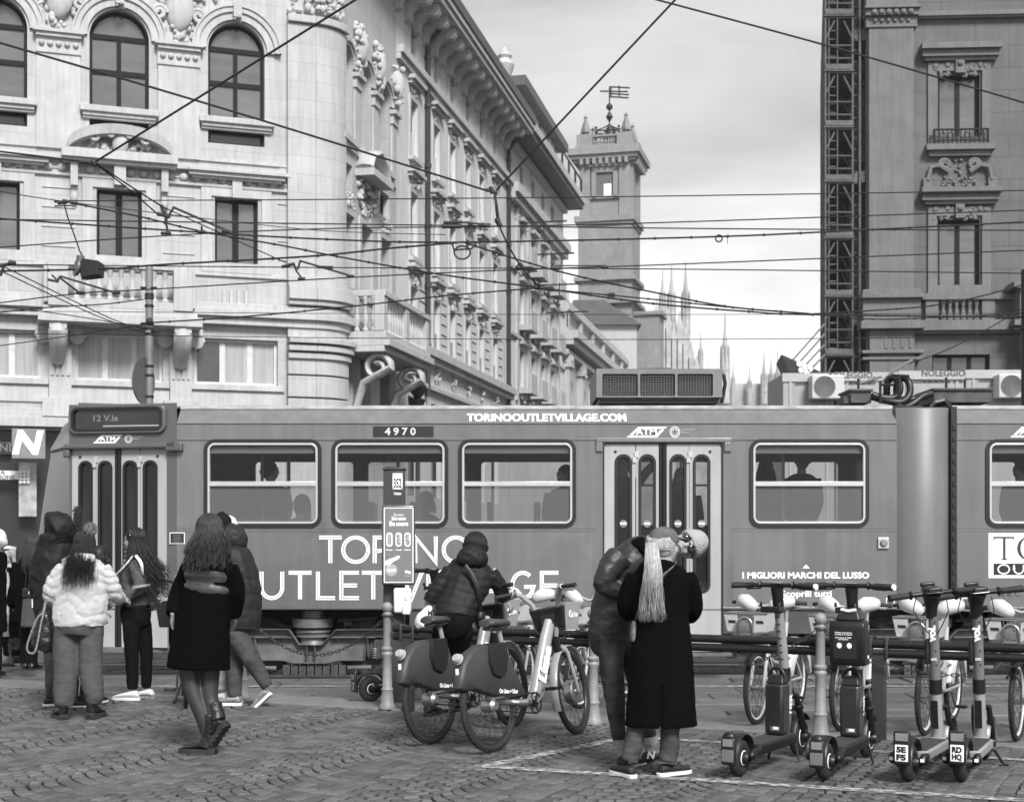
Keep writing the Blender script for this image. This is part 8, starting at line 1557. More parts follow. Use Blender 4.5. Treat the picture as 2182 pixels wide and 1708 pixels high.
# --- walking woman in dark coat
b=Body('person with long brown hair in dark knee length coat, black tights and boots, walking',(420,1604))
J=dict(neck=(447,1184,0),chest=(445,1225,0),pelvis=(430,1335,0),shL=(402,1206,.06),elL=(380,1262,.08),wrL=(368,1312,-.02),shR=(490,1206,-.04),elR=(505,1262,-.02),wrR=(498,1310,.12),hipL=(410,1350,.02),knL=(405,1455,.0),anL=(444,1570,.02),hipR=(448,1350,0),knR=(452,1455,.03),anR=(458,1530,-.02))
Mh=hmat(b.q(445,1134,.02),28,-6); mb=naked(b,J,Mh,1.0); hn=MB(); hand(hn,b.q(368,1310,-.02),(-.1,.5,-.8),(-1,0,0),1,.6); hand(hn,b.q(498,1310,.12),(0,.6,-.8),(1,0,0),-1,.6); finish_body(b,mb,hn); face(b,Mh)
t=MB(); b.T(t,[(410,1380,26,.02),(402,1425,23,.02),(414,1480,18,0),(434,1530,17,0),(444,1572,13,.01)]); b.T(t,[(447,1380,25,0),(448,1430,21,.03),(447,1480,18,.02),(455,1510,16,.0),(462,1540,13,-.03)]); b.cover('tights',M_TIGHT,t,.010,4)
t=MB(); b.T(t,[(446,1180,26,.0,.8),(446,1198,46,0,.62),(447,1225,52,0,.66),(440,1270,54,0,.72),(432,1330,60,0,.74),(426,1380,64,0,.74),(423,1424,68,0,.72)],n=5); b.T(t,[(405,1206,20,.05),(390,1240,20,.08),(376,1275,19,.06),(368,1310,16,-.02)]); b.T(t,[(489,1206,19,-.04),(502,1240,19,-.02),(505,1270,18,0),(498,1310,16,.10)])
b.cover('coat',M_COATN,t,.012,5,wrk(.007,7,(1,1,.5)))
t=MB(); b.T(t,[(447,1212,50,.0,.72),(446,1226,55,0,.72),(445,1240,50,0,.72)]); b.T(t,[(447,1240,50,.0,.72),(445,1252,55,0,.72),(444,1264,50,0,.74)]); b.cover('quilted_yoke',mat('shiny_quilted_yoke',.05,.3,var=.4,scale=8),t,.011,4)
t=MB(); b.T(t,[(462,1158,14,-.05,.8),(464,1172,26,-.08,.7),(460,1190,33,-.09,.65),(455,1206,30,-.07,.6)]); b.cover('hood',M_COATN,t,.011,4,wrk(.008,10))
long_hair(b,Mh,.27,320,M_HAIRM,1.06,a0=125,a1=415,spread=.05,back=-.10,r=.0075,jit=.03,seed=33)
t=MB(); b.T(t,[(443,1522,17,.01),(445,1545,16,.01),(444,1568,17,.01),(439,1592,19,.01)]); b.T(t,[(456,1496,16,.0),(461,1515,16,-.01),(466,1535,17,-.03)]); b.cover('boot_shaft',M_BOOT,t,.010,4,wrk(.004,16))
o,M=shoe(b,437,1606,78,M_BOOT,M_SOLEB,0,.275,.052,.115,.04,name='boot',boot=.30,chunk=.05); 
g=b.q(452,1562,-.16); o,M=shoe(b,474,1562,62,M_BOOT,M_SOLEB,-.05,.27,.052,.115,.04,name='boot',boot=.24,chunk=.05,pitch=50)
# --- man in dark puffer walking left with a bicycle
b=Body('person in dark hooded puffer jacket and jeans, walking left and pushing a bicycle',(500,1503))
J=dict(neck=(492,1160,0),chest=(500,1200,0),pelvis=(503,1318,0),shL=(480,1185,-.17),elL=(450,1225,-.22),wrL=(395,1224,-.12),shR=(500,1185,.17),elR=(460,1240,.2),wrR=(400,1230,.10),hipL=(498,1325,-.06),knL=(535,1410,-.05),anL=(572,1462,-.04),hipR=(500,1325,.08),knR=(500,1410,.08),anR=(500,1480,.06))
Mh=hmat(b.q(470,1122,0),80,-8); mb=naked(b,J,Mh); hn=MB(); hand(hn,b.q(398,1220,-.14),(-1,.05,-.15),(0,-.4,1),-1,.9); hand(hn,b.q(372,1278,-.3),(-.9,.1,.05),(0,-.3,1),1,.5); b.T(hn,[(372,1278,7,-.3),(395,1276,9,-.28)]); finish_body(b,mb,hn,M_SKIND); face(b,Mh)
t=MB(); b.T(t,[(502,1320,40,0,1),(502,1345,38,0,1)]); b.T(t,[(500,1345,26,-.06),(530,1395,21,-.06),(552,1430,17,-.05),(570,1462,13,-.04)]); b.T(t,[(500,1345,25,.08),(500,1400,20,.08),(500,1440,17,.07),(500,1484,15,.06)]); b.cover('trousers',M_DENIMM,t,.011,4,wrk(.006,9,(1.3,1.3,1.3)))
t=MB(); b.T(t,[(490,1165,26,0,1.2),(498,1190,40,0,1.35),(506,1240,48,0,1.15),(508,1290,50,0,1.0),(506,1338,48,0,.95)],n=5); b.T(t,[(484,1186,22,-.17),(452,1222,21,-.22),(402,1226,15,-.14)]); b.T(t,[(498,1186,22,.17),(462,1235,20,.2),(405,1232,14,.1)]); b.cover('jacket',M_PUFM,t,.012,5,puff(.007,.15,.006))
t=MB(); b.T(t,[(478,1140,22,.02,1),(494,1142,30,0,1.1),(504,1158,26,0,1.1),(508,1172,18,0,1)]); b.cover('hood',M_PUFM,t,.011,4,wrk(.01,9)); t=MB(); g=MB(); g.ell((0,-.012,.04),(.087,.104,.09),16,10); t.add([Mh@Vector(v) for v in g.v],g.f); b.T(t,[(478,1092,6,0),(470,1100,10,0)]); b.cover('beanie',cloth('black_beanie',.012),t,.010,3,lambda c,n:.004*noise.noise(c*50))
shoe(b,496,1503,82,M_SNG,M_SOLEW,.04,.29,.047,.10,.03); o,M=shoe(b,566,1492,70,M_SNG,M_SOLEW,-.04,.29,.047,.10,.03,pitch=42)
# --- person in pale puffer behind him
b=Body('person in pale quilted puffer and white cap behind the dark puffer jacket',(478,1495)); J=dict(neck=(500,1160,0),chest=(505,1200,0),pelvis=(498,1310,0),shL=(478,1185,0),elL=(470,1240,.05),wrL=(468,1290,.1),shR=(522,1185,0),elR=(525,1240,.0),wrR=(512,1290,.05),hipL=(484,1320,0),knL=(476,1400,0),anL=(472,1470,0),hipR=(505,1320,0),knR=(503,1400,0),anR=(500,1470,.05))
Mh=hmat(b.q(487,1125,0),10,0); mb=naked(b,J,Mh); hn=MB(); hand(hn,b.q(*J['wrL']),(0,.4,-1),(-1,0,0),1,.4); hand(hn,b.q(*J['wrR']),(0,.4,-1),(1,0,0),-1,.4); finish_body(b,mb,hn); t=MB(); b.T(t,[(500,1168,24,0,.8),(505,1190,30,0,.7),(505,1240,31,0,.75),(500,1300,33,0,.8),(498,1322,32,0,.8)]); b.T(t,[(480,1188,14),(470,1240,13,.05),(468,1285,11,.1)]); b.T(t,[(520,1188,15),(524,1235,14),(512,1285,11,.05)]); b.cover('puffer',M_PUFL,t,.011,4,puff(.011,.065,.003,0,.5)); t=MB(); b.T(t,[(485,1320,20),(474,1400,16),(471,1470,14)]); b.T(t,[(505,1320,20),(503,1400,15),(500,1472,13,.05)]); b.cover('trousers',M_DENIML,t,.011,4,wrk(.007,12,(1,1,2.4)))
t=MB(); g=MB(); g.ell((0,-.012,.035),(.088,.104,.09),16,10); t.add([Mh@Vector(v) for v in g.v],g.f); b.cover('cap',M_SOLEW,t,.010,3); shoe(b,471,1496,60,M_SNW,M_SOLEW); shoe(b,503,1496,60,M_SNW,M_SOLEW,.05)
# the pushed bicycle
e=thing('city_bicycle','dark city bicycle with pale grips and black basket held by the puffer jacket walker','bicycle',G(396,1506),R(14))
wheel(e,(0,0,.33),.33,.02,M_RIMB,14).name='rear_tyre'; wheel(e,(0,1.05,.33),.33,.02,M_RIMB,14).name='front_tyre'; t=MB()
for a in (((0,.45,.28),(0,.22,.80)),((0,.45,.28),(0,.80,.82)),((0,.78,.88),(0,.86,.64)),((.05,.92,.6),(.05,1.05,.33)),((-.05,.92,.6),(-.05,1.05,.33)),((.03,.40,.28),(.05,0,.33)),((-.03,.40,.28),(-.05,0,.33)),((.02,.25,.7),(.05,0,.33)),((-.02,.25,.7),(-.05,0,.33)),((0,.78,.86),(0,.75,1.06))): t.tube(a,.016,8)
t.tube([(-.05,.90,.62),(.05,.90,.62)],.018,8); t.build('frame',M_BLK,e); t=MB(); t.tube([(-.47,.42,1.10),(-.34,.55,1.12),(-.18,.72,1.16),(0,.75,1.11),(.18,.72,1.16),(.34,.55,1.12),(.47,.42,1.10)],.012,8); hb=t.build('handlebar',M_BLK,e,smooth=60)
for s in (-1,1): t=MB(); t.tube([(s*.33,.56,1.12),(s*.48,.41,1.10)],.017,8); t.build('grip',mat('tan_grip',.26,.6),hb)
t=MB(); t.ring_loft([[Vector((x,y,z)) for x,y in ((-w_,.95-d),(w_,.95-d),(w_,.95+d),(-w_,.95+d))] for z,w_,d in ((.72,.11,.09),(.98,.15,.12))]); t.m=Matrix.Translation((-.20,-.5,0)); t.build('basket',M_BLK,e,bevel=.01).location=(-.13,-.45,0)
t=MB(); t.tube([(-.07,.45,.28),(-.075,.38,.13)],.01,6); co=t.build('crank',M_BLK,e); t=MB(); t.cbox((-.14,.38,.13),(.11,.07,.025)); t.build('pedal',M_BLK,co,bevel=.005); t=MB(); t.tube([(.0,.42,.27),(-.10,.36,.01)],.011,6); t.ell((-.10,.36,.012),(.02,.03,.012),8,5); t.build('kickstand',M_BLK,e); t=MB(); t.tube([(0,.06,.90),(0,.14,.91),(0,.28,.90)],[(.07,.02),(.07,.03),(.02,.02)],10,side=(1,0,0)); t.tube([(0,.20,.89),(0,.22,.78)],.012,6); t.build('saddle',M_BLK,e,smooth=60)
# --- cyclist
def Zc(zx,zy,hw,dy=0,ratio=None):
    x,y=825.7+.3025*zx,1108+.3025*zy; return (x,y,hw*.3025,dy) if ratio is None else (x,y,hw*.3025,dy,ratio)
def ZcJ(zx,zy,dy=0): return (825.7+.3025*zx,1108+.3025*zy,dy)
b=Body('person with cropped dark hair in black puffer jacket mounting a hire bike',(968,1565))
b.Y=11.4; b.k=b.Y/F; b.B=Vector(((968-CX)*b.k,b.Y,0)); b.e.location=b.B
J=dict(neck=ZcJ(610,270,.12),chest=ZcJ(560,430,.08),pelvis=ZcJ(470,690,-.05),shL=ZcJ(440,365,.08),elL=ZcJ(345,490,.05),wrL=ZcJ(285,585,.05),shR=ZcJ(730,380,.1),elR=ZcJ(800,490,.15),wrR=ZcJ(838,565,.18),hipL=ZcJ(400,720,-.0),knL=ZcJ(330,960,.25),anL=ZcJ(300,1290,.35),hipR=ZcJ(525,720,-.02),knR=ZcJ(490,960,.12),anR=ZcJ(482,1250,-.08))
Mh=hmat(b.q(*ZcJ(624,196,.16)),-22,-14); mb=naked(b,J,Mh,1.0); hn=MB(); hand(hn,b.q(*ZcJ(285,580,.05)),(-.05,.1,-1),(-.3,-1,0),-1,1.0); hand(hn,b.q(*ZcJ(835,560,.17)),(.35,.15,-.55),(.3,-.5,.8),-1,1.0); finish_body(b,mb,hn,M_SKIND); face(b,Mh)
t=MB(); b.T(t,[Zc(475,660,140,-.03,.8),Zc(470,730,145,-.05,.85),Zc(490,790,110,-.03,.9)]); b.T(t,[Zc(520,760,92,-.02),Zc(508,860,80,.05),Zc(490,960,62,.10),Zc(485,1080,50,.02),Zc(482,1220,42,-.06)]); b.T(t,[Zc(400,760,80,0),Zc(350,950,60,.22),Zc(315,1120,50,.30),Zc(300,1260,42,.35)]); b.cover('trousers',M_JEANB,t,.012,5,wrk(.007,10,(1,1,2.4)))
t=MB(); b.T(t,[Zc(610,280,70,.12,.8),Zc(600,320,150,.11,.55),Zc(565,420,175,.07,.6),Zc(515,540,160,.02,.68),Zc(478,640,150,-.03,.75),Zc(470,690,148,-.05,.78)],n=5); b.T(t,[Zc(450,360,66,.08),Zc(385,440,62,.06),Zc(330,510,56,.05),Zc(292,575,48,.05)]); b.T(t,[Zc(725,380,64,.1),Zc(785,460,58,.13),Zc(812,520,52,.16),Zc(832,562,44,.18)])
b.cover('jacket',M_PUFD,t,.011,4,puff(.007,.065,.005,0,.25))
t=MB(); b.T(t,[Zc(605,180,50,.08,1),Zc(600,225,95,.06,.8),Zc(598,265,115,.04,.75),Zc(596,300,108,.05,.7)]); b.cover('hood',M_PUFD,t,.010,4,wrk(.008,14))
long_hair(b,Mh,.012,420,M_HAIRD,1.0,a0=120,a1=420,spread=.004,back=0,r=.007,jit=.004,pol=(3,95))
o,M=shoe(b,*ZcJ(482,1345)[:2],-25,M_SNB,M_SOLEB,-.1,.29,.048,.10,.03); shoe(b,*ZcJ(300,1375)[:2],-20,M_SNB,M_SOLEB,.38,.28,.048,.10,.03)
bg=thing('camera_bag','black crossbody camera bag and strap on the cyclist back','bag',b.B+b.q(*ZcJ(655,690,-.05))); ox=bg.location-b.B
t=MB(); b.T(t,[Zc(655,640,30,.0,1.2),Zc(652,680,38,.0,1.2),Zc(650,712,30,.0,1.2)]); t.v=[tuple(Vector(v)-ox) for v in t.v]; link('case',organic(t,.009,2),M_BLK,bg,180); t=MB(); b.T(t,[Zc(545,318,16,-.08,.25),Zc(590,380,17,-.09,.25),Zc(630,470,17,-.10,.25),Zc(650,560,16,-.08,.25),Zc(655,650,14,-.03,.25)],side=(1,0,.5)); t.v=[tuple(Vector(v)-ox) for v in t.v]; t.build('strap',M_BLK,bg,smooth=60)
pb=thing('carrier_bag','white plastic carrier bag printed MILAN hanging from the cyclist left hand','bag',b.B+b.q(*ZcJ(265,745,.02))); ox=pb.location-b.B
t=MB(); b.T(t,[Zc(290,600,16,.05,1),Zc(285,635,36,.03,.7),Zc(268,690,66,.02,.6),Zc(262,735,68,.02,.6),Zc(265,752,50,.02,.6)],n=5); t.v=[tuple(Vector(v)-ox) for v in t.v]; link('sack',organic(t,.008,2,lambda c,n:.010*noise.noise(Vector((c.x*22,c.y*22,c.z*9)))+.004*noise.noise(c*50)),mat('white_plastic_bag',.68,.35,var=.06),pb,180)
for s,zx,zy,h in (('MILAN',298,715,.032),('M',300,655,.045)):
    c=b.q(*ZcJ(zx,zy,-.10 if h<.04 else -.075))-ox; mb=text_mb(s,h/.7,lambda x,z:c+Vector((x*.8,0,z)),.002); mb.build('lettering',M_BLACK,pb,smooth=0)
# --- the embracing couple
def Zk(zx,zy,hw,dy=0,ratio=None):
    x,y=1198.6+.343*zx,1092+.343*zy; return (x,y,hw*.343,dy) if ratio is None else (x,y,hw*.343,dy,ratio)
def ZkJ(zx,zy,dy=0): return (1198.6+.343*zx,1092+.343*zy,dy)
b=Body('person with blond ponytail, washed cap and long black coat, back turned, embraced by a man',(1380,1654))
J=dict(neck=ZkJ(625,300),chest=ZkJ(610,430),pelvis=ZkJ(615,800),shL=ZkJ(450,400),elL=ZkJ(385,580,.05),wrL=ZkJ(440,650,.2),shR=ZkJ(765,400),elR=ZkJ(825,590,.05),wrR=ZkJ(770,650,.2),hipL=ZkJ(540,850),knL=ZkJ(490,1200),anL=ZkJ(430,1560),hipR=ZkJ(690,850),knR=ZkJ(670,1200),anR=ZkJ(662,1555))
Mh=hmat(b.q(*ZkJ(632,205,.0)),-62,4,4); mb=naked(b,J,Mh,1.0); hn=MB(); hand(hn,b.q(*J['wrL']),(.3,.9,.1),(-.5,0,1),1,.7); hand(hn,b.q(*J['wrR']),(-.3,.9,.1),(.5,0,1),-1,.7); finish_body(b,mb,hn); face(b,Mh)
t=MB(); b.T(t,[Zk(500,1150,70),Zk(460,1330,62),Zk(440,1450,58),Zk(412,1545,56)]); b.T(t,[Zk(690,1150,70),Zk(670,1330,62),Zk(665,1450,62),Zk(655,1545,62)]); b.cover('jeans',M_DENIMM,t,.011,4,lambda c,n:wrk(.006,10,(1.3,1.3,1.3))(c,n)+.005*noise.noise(Vector((c.x*14,c.y*14,c.z*30)))*(1 if c.z<.22 else .2))
t=MB(); b.T(t,[Zk(620,300,70,.01,.8),Zk(615,335,140,0,.55),Zk(612,420,178,0,.55),Zk(610,560,174,0,.6),Zk(615,700,178,0,.62),Zk(615,900,196,0,.62),Zk(613,1120,214,0,.62),Zk(612,1325,228,0,.62)],n=5); b.T(t,[Zk(455,390,62),Zk(415,480,60,.02),Zk(390,580,55,.05),Zk(420,640,46,.15)]); b.T(t,[Zk(765,390,60),Zk(805,480,58,.02),Zk(822,590,52,.05),Zk(790,650,46,.15)])
b.cover('coat',M_COATB,t,.011,4,lambda c,n:wrk(.006,6,(1,1,.5))(c,n)-(.022 if abs(c.x-b.q(*ZkJ(605,0))[0])<.010 and c.y<0 and c.z<.62 else 0))
t=MB(); g=MB(); g.ell((0,-.008,.048),(.088,.108,.082),18,12); g.tube([(0,-.008,.02),(0,-.008,.052)],[(.090,.110)]*2,18,side=(1,0,0)); t.add([Mh@Vector(v) for v in g.v],g.f); ho=b.cover('cap',M_CAP,t,.009,2,lambda c,n:.002*noise.noise(c*60)); t=MB(); t.tube([Mh@Vector((0,.09,.045)),Mh@Vector((0,.13,.040)),Mh@Vector((0,.168,.022))],[(.075,.009),(.070,.008),(.035,.006)],14,side=Mh.to_3x3()@Vector((1,0,0))); t.build('cap_brim',M_CAP,ho,smooth=60); t=MB(); t.tube([Mh@Vector((-.06,-.09,.02)),Mh@Vector((-.01,-.115,.005)),Mh@Vector((.05,-.098,.02))],[(.009,.004)]*3,8,side=(0,0,1)); t.build('cap_strap',M_SCARF,ho)
def rt(u,v): a=2*PI*u; return b.q(*ZkJ(553,198,-.10))+Vector((.03*math.cos(a),.02*math.sin(a),.015*v))
strands(b,'hair',M_HAIRB,rt,lambda p,s,u,v:p+Vector((-.025*s+(u-.5)*.135*s+.01*math.sin(8*s+9*v),-.055*math.sin(PI*min(1,s*1.4))-.02*s,-.515*s)),900,.0027,51,.024,cap=lambda t:[t.add([Mh@Vector(v) for v in g2.v],g2.f) for g2 in [MB().ell((0,-.02,-.005),(.084,.098,.085),16,10)]])
t=MB(); q=random.Random(77); rp=b.q(*ZkJ(553,198,-.10)); M3=Mh.to_3x3()
for i in range(420):
    a=R(q.uniform(150,400)); th=R(q.uniform(62,118)); e=.090; p=Mh@Vector((e*math.sin(th)*math.cos(a),-.018+.104*math.sin(th)*math.sin(a),.02+.095*math.cos(th))); m_=p.lerp(rp,.5); c=Mh@Vector((0,-.018,.02)); m_=c+(m_-c).normalized()*.108; t.tube([p,p.lerp(m_,.5)+(p-c).normalized()*.008,m_,rp],[.003,.003,.003,.002],4,cap=False)
t.build('hair',M_HAIRB,b.e)
shoe(b,*ZkJ(405,1640)[:2],28,M_SNB,M_SOLEW,.0,.27,.048,.085,.026); shoe(b,*ZkJ(655,1632)[:2],-55,M_SNB,M_SOLEW,.02,.27,.048,.085,.026)
sb=thing('shoulder_bag','pale grey shoulder bag and strap across the long black coat','bag',b.B+b.q(*ZkJ(440,790,.05))); ox=sb.location-b.B; t=MB(); b.T(t,[Zk(705,322,14,-.02,.3),Zk(660,360,16,-.11,.3),Zk(612,405,16,-.135,.3),Zk(560,470,13,-.14,.3),Zk(480,590,10,-.10,.4),Zk(455,680,8,-.02,.4)],side=(.6,0,.8)); t.v=[tuple(Vector(v)-ox) for v in t.v]; t.build('strap',M_SCARF,sb,smooth=60); t=MB(); b.T(t,[Zk(448,670,16,.0,2.5),Zk(440,730,22,.0,2.5),Zk(438,800,18,.0,2.5)]); t.v=[tuple(Vector(v)-ox) for v in t.v]; link('pouch',organic(t,.009,2),M_SCARF,sb,180)
b=Body('person in dark jacket, knitted beanie and sunglasses bending sideways to embrace a woman',(1330,1632))
J=dict(neck=ZkJ(640,240,.05),chest=ZkJ(470,330,.02),pelvis=ZkJ(330,740,.05),shL=ZkJ(330,290,-.12),elL=ZkJ(250,450,-.15),wrL=ZkJ(400,480,-.02),shR=ZkJ(540,300,.2),elR=ZkJ(640,450,.25),wrR=ZkJ(720,560,.2),hipL=ZkJ(300,790,-.02),knL=ZkJ(320,1100,-.02),anL=ZkJ(375,1510,-.02),hipR=ZkJ(370,790,.12),knR=ZkJ(470,1100,.14),anR=ZkJ(535,1480,.18))
X_=Vector((.30,.10,-.95)); U_=Vector((.93,.10,.36)).normalized(); Fw=Vector((-.50,-.84,-.10)); Fw=(Fw-U_*Fw.dot(U_)).normalized(); X_=Fw.cross(U_); Mh=Matrix.Identity(4)
for i,v in enumerate((X_,Fw,U_)):
    for j in range(3): Mh[j][i]=v[j]
Mh.translation=b.q(*ZkJ(768,205,.0)); mb=naked(b,J,Mh,1.04); hn=MB(); hand(hn,b.q(*J['wrL']),(.9,.2,-.1),(0,-1,.3),1,.4); hand(hn,b.q(*J['wrR']),(.3,-.5,-.6),(.7,.3,.2),-1,.4); finish_body(b,mb,hn); face(b,Mh,1.04)
t=MB(); g=MB(); g.ell((0,-.025,.062),(.095,.112,.105),18,12); g.tube([(0,-.012,.012),(0,-.014,.022),(0,-.018,.058),(0,-.02,.066)],[(.098,.112),(.106,.121),(.107,.122),(.097,.113)],20,side=(1,0,0)); t.add([Mh@Vector(v) for v in g.v],g.f); b.cover('beanie',M_KNIT,t,.008,2,lambda c,n:.0025*noise.noise(c*70))
t=MB()
for s in (-1,1): t.ell(Mh@Vector((s*.036,.094,.004)),(.034,.008,.023),14,9,Mh.to_3x3()); t.tube([Mh@Vector((s*.066,.085,.008)),Mh@Vector((s*.085,.02,.008))],.005,6)
t.tube([Mh@Vector((-.012,.106,.01)),Mh@Vector((.012,.106,.01))],.005,6); t.build('sunglasses',mat('sunglass_lens',.008,.12),b.e,smooth=80); t=MB(); g=MB(); g.ell((0,.052,-.075),(.052,.048,.042),12,8); t.add([Mh@Vector(v) for v in g.v],g.f); 
t=MB(); b.T(t,[Zk(320,730,105,.05,.85),Zk(320,800,110,.05,.85),Zk(335,860,90,.05,.9)]); b.T(t,[Zk(305,760,84,-.02),Zk(302,840,82,-.02),Zk(308,1000,74,-.03),Zk(325,1150,66,-.03),Zk(352,1410,42,-.03)]); b.T(t,[Zk(385,820,70,.12),Zk(450,1000,62,.13),Zk(490,1150,58,.14),Zk(535,1400,52,.17)]); tj=b.cover('jeans',M_DENIM,t,.011,4,wrk(.008,8,(1.3,1.3,1.3)))
t=MB(); b.T(t,[Zk(354,1405,43,-.03),Zk(358,1455,43,-.03)],n=1); b.T(t,[Zk(535,1388,56,.17),Zk(540,1432,56,.17)],n=1); t.build('turned_cuff',M_DENIML,tj,smooth=60)
t=MB(); b.T(t,[Zk(640,250,60,.05,.9),Zk(560,240,92,.04,1.0),Zk(470,260,118,.03,1.0),Zk(400,350,135,.02,.95),Zk(345,500,140,.03,.85),Zk(310,640,145,.04,.8),Zk(300,760,142,.05,.8),Zk(310,805,135,.05,.8),Zk(335,850,112,.05,.8)],n=5); b.T(t,[Zk(350,270,80,-.10),Zk(295,340,74,-.14),Zk(252,440,62,-.16),Zk(310,480,54,-.12),Zk(395,482,44,-.03)]); b.T(t,[Zk(540,290,70,.18),Zk(640,440,58,.25),Zk(715,550,46,.2)])
b.cover('jacket',M_WAX,t,.011,4,lambda c,n:wrk(.006,10,(1,1,1.6))(c,n)+.004*math.sin(60*(c.z+.6*c.x)+7*noise.noise(c*5))*max(0,noise.noise(c*3+Vector((5,1,2)))))
t=MB(); b.T(t,[Zk(560,240,85,-.01,1.0),Zk(500,240,96,-.01,1.05),Zk(470,262,96,-.02,1.05)]); b.cover('shoulder_yoke',M_COATB,t,.011,4)
shoe(b,*ZkJ(400,1590)[:2],-40,M_SNB,M_SOLEW,.0,.29,.05,.10,.026); shoe(b,*ZkJ(535,1562)[:2],-20,M_SNB,M_SOLEB,.2,.29,.05,.10,.026)
c=b.q(*ZkJ(550,1505,.085)); mb=text_mb('N',.07,lambda x,z:c+Vector((x+z*.2,.0,z)),.003); mb.build('shoe_letter',M_LETW,b.e,smooth=0)
# --- three people at the left edge, on the carriageway
def simple(label,base,z,J,Mhargs,garments,hair,skin=M_SKIN,hm=M_HAIRD,hs=1,hands=True,feet=None,Y=None,fc=True,group=None):
    b=Body(label,base,z,group=group)
    if Y: b.Y=Y; b.k=Y/F; b.B=Vector(((base[0]-CX)*b.k,Y,z)); b.e.location=b.B
    hp,yaw,pitch=Mhargs; Mh=hmat(b.q(*hp),yaw,pitch); mb=naked(b,J,Mh,hs); hn=MB()
    if hands:
        for s,th in (('L',1),('R',-1)):
            d=(b.q(*J['wr'+s])-b.q(*J['el'+s])); hand(hn,b.q(*J['wr'+s]),d,(0,-1,.3),th,.5)
    finish_body(b,mb,hn,skin,.013)
    if fc: face(b,Mh,hs)
    for nm,m,tubes,dp in garments:
        t=MB()
        for tb in tubes: b.T(t,tb)
        b.cover(nm,m,t,.015,4,dp or wrk())
    if hair:
        L,sw=hair; long_hair(b,Mh,L,130,hm,hs,a0=165 if L<.1 else 130,a1=375 if L<.1 else 410,spread=sw,back=-.02,r=.008)
    for f in feet or (): shoe(b,*f[0],f[1],f[2],f[3],f[4] if len(f)>4 else 0,**(f[5] if len(f)>5 else {}))
    return b,Mh
YB=17.0
J=dict(neck=ZJ(255,430),chest=ZJ(235,540),pelvis=ZJ(215,820),shL=ZJ(165,480),elL=ZJ(95,720),wrL=ZJ(110,800,.15),shR=ZJ(310,480),elR=ZJ(330,680),wrR=ZJ(320,800,.1),hipL=ZJ(190,850),knL=ZJ(195,1050),anL=ZJ(200,1250),hipR=ZJ(245,850),knR=ZJ(245,1050),anR=ZJ(245,1250))
b,Mh=simple('person in long black coat with brown hair and handbag, back turned near tram nose',(62,1428),-.10,J,(ZJ(262,345),-12,0),[('coat',M_COATB,[[Z(250,440,55,0,.8),Z(235,480,92,0,.65),Z(222,650,98,0,.7),Z(205,800,90,0,.75),Z(180,930,95,0,.75)],[Z(165,490,38),Z(110,650,38,-.02),Z(85,770,36,.02),Z(115,805,28,.14)],[Z(305,490,36),Z(325,680,32),Z(318,790,26,.1)]],None),('trousers',M_JEANB,[[Z(190,880,55),Z(195,1060,48),Z(200,1265,42)],[Z(245,880,50),Z(245,1060,45),Z(245,1265,40)]],None)],(.30,.03),hm=M_HAIRM,feet=[(ZJ(200,1288)[:2],-10,M_BOOT,M_SOLEB),(ZJ(250,1288)[:2],-10,M_BOOT,M_SOLEB)],Y=YB,fc=False)
hb=thing('handbag','dark structured handbag with pale buckle carried near the tram nose','handbag',b.B+b.q(*ZJ(215,965,-.22))); ox=hb.location-b.B
t=MB(); t.ring_loft([[b.q(*ZJ(cx+sx*w_,y,-.22+sy*d))-ox for sx,sy in ((-1,-1),(1,-1),(1,1),(-1,1))] for y,cx,w_,d in ((965,215,58,.10),(740,222,48,.05))]); t.build('shell',mat('brown_leather',.045,.4,var=.3,scale=12),hb,smooth=0,bevel=.02); t=MB(); t.ring_loft([[b.q(*ZJ(cx+sx*w_,y,-.225+sy*d))-ox for sx,sy in ((-1,-1),(1,-1),(1,1),(-1,1))] for y,cx,w_,d in ((742,222,52,.065),(665,220,50,.055))]); t.build('flap',M_LEATH,hb,smooth=0,bevel=.015)
t=MB(); c=b.q(*ZJ(255,780,-.30))-ox; t.tube([c+Vector((x,0,z)) for x,z in ((-.016,.05),(.016,.05),(.016,-.05),(-.016,-.05))],.006,6,closed=True); t.tube([b.q(*ZJ(215,745,-.27))-ox,b.q(*ZJ(220,690,-.29))-ox],.005,6); t.build('buckle',M_LETW,hb); t=MB(); pts=[b.q(*ZJ(x,y,-.2))-ox for x,y in ((190,670),(200,560),(235,480),(260,560),(262,670))]; t.tube(pts,.008,6); t.build('handle',M_LEATH,hb)
J=dict(neck=ZJ(80,490),chest=ZJ(75,580),pelvis=ZJ(70,830),shL=ZJ(15,530),elL=ZJ(0,700),wrL=ZJ(30,800,-.1),shR=ZJ(140,530),elR=ZJ(150,700),wrR=ZJ(105,440,-.1),hipL=ZJ(45,860),knL=ZJ(60,1030),anL=ZJ(60,1210),hipR=ZJ(100,860),knR=ZJ(120,1030),anR=ZJ(125,1190))
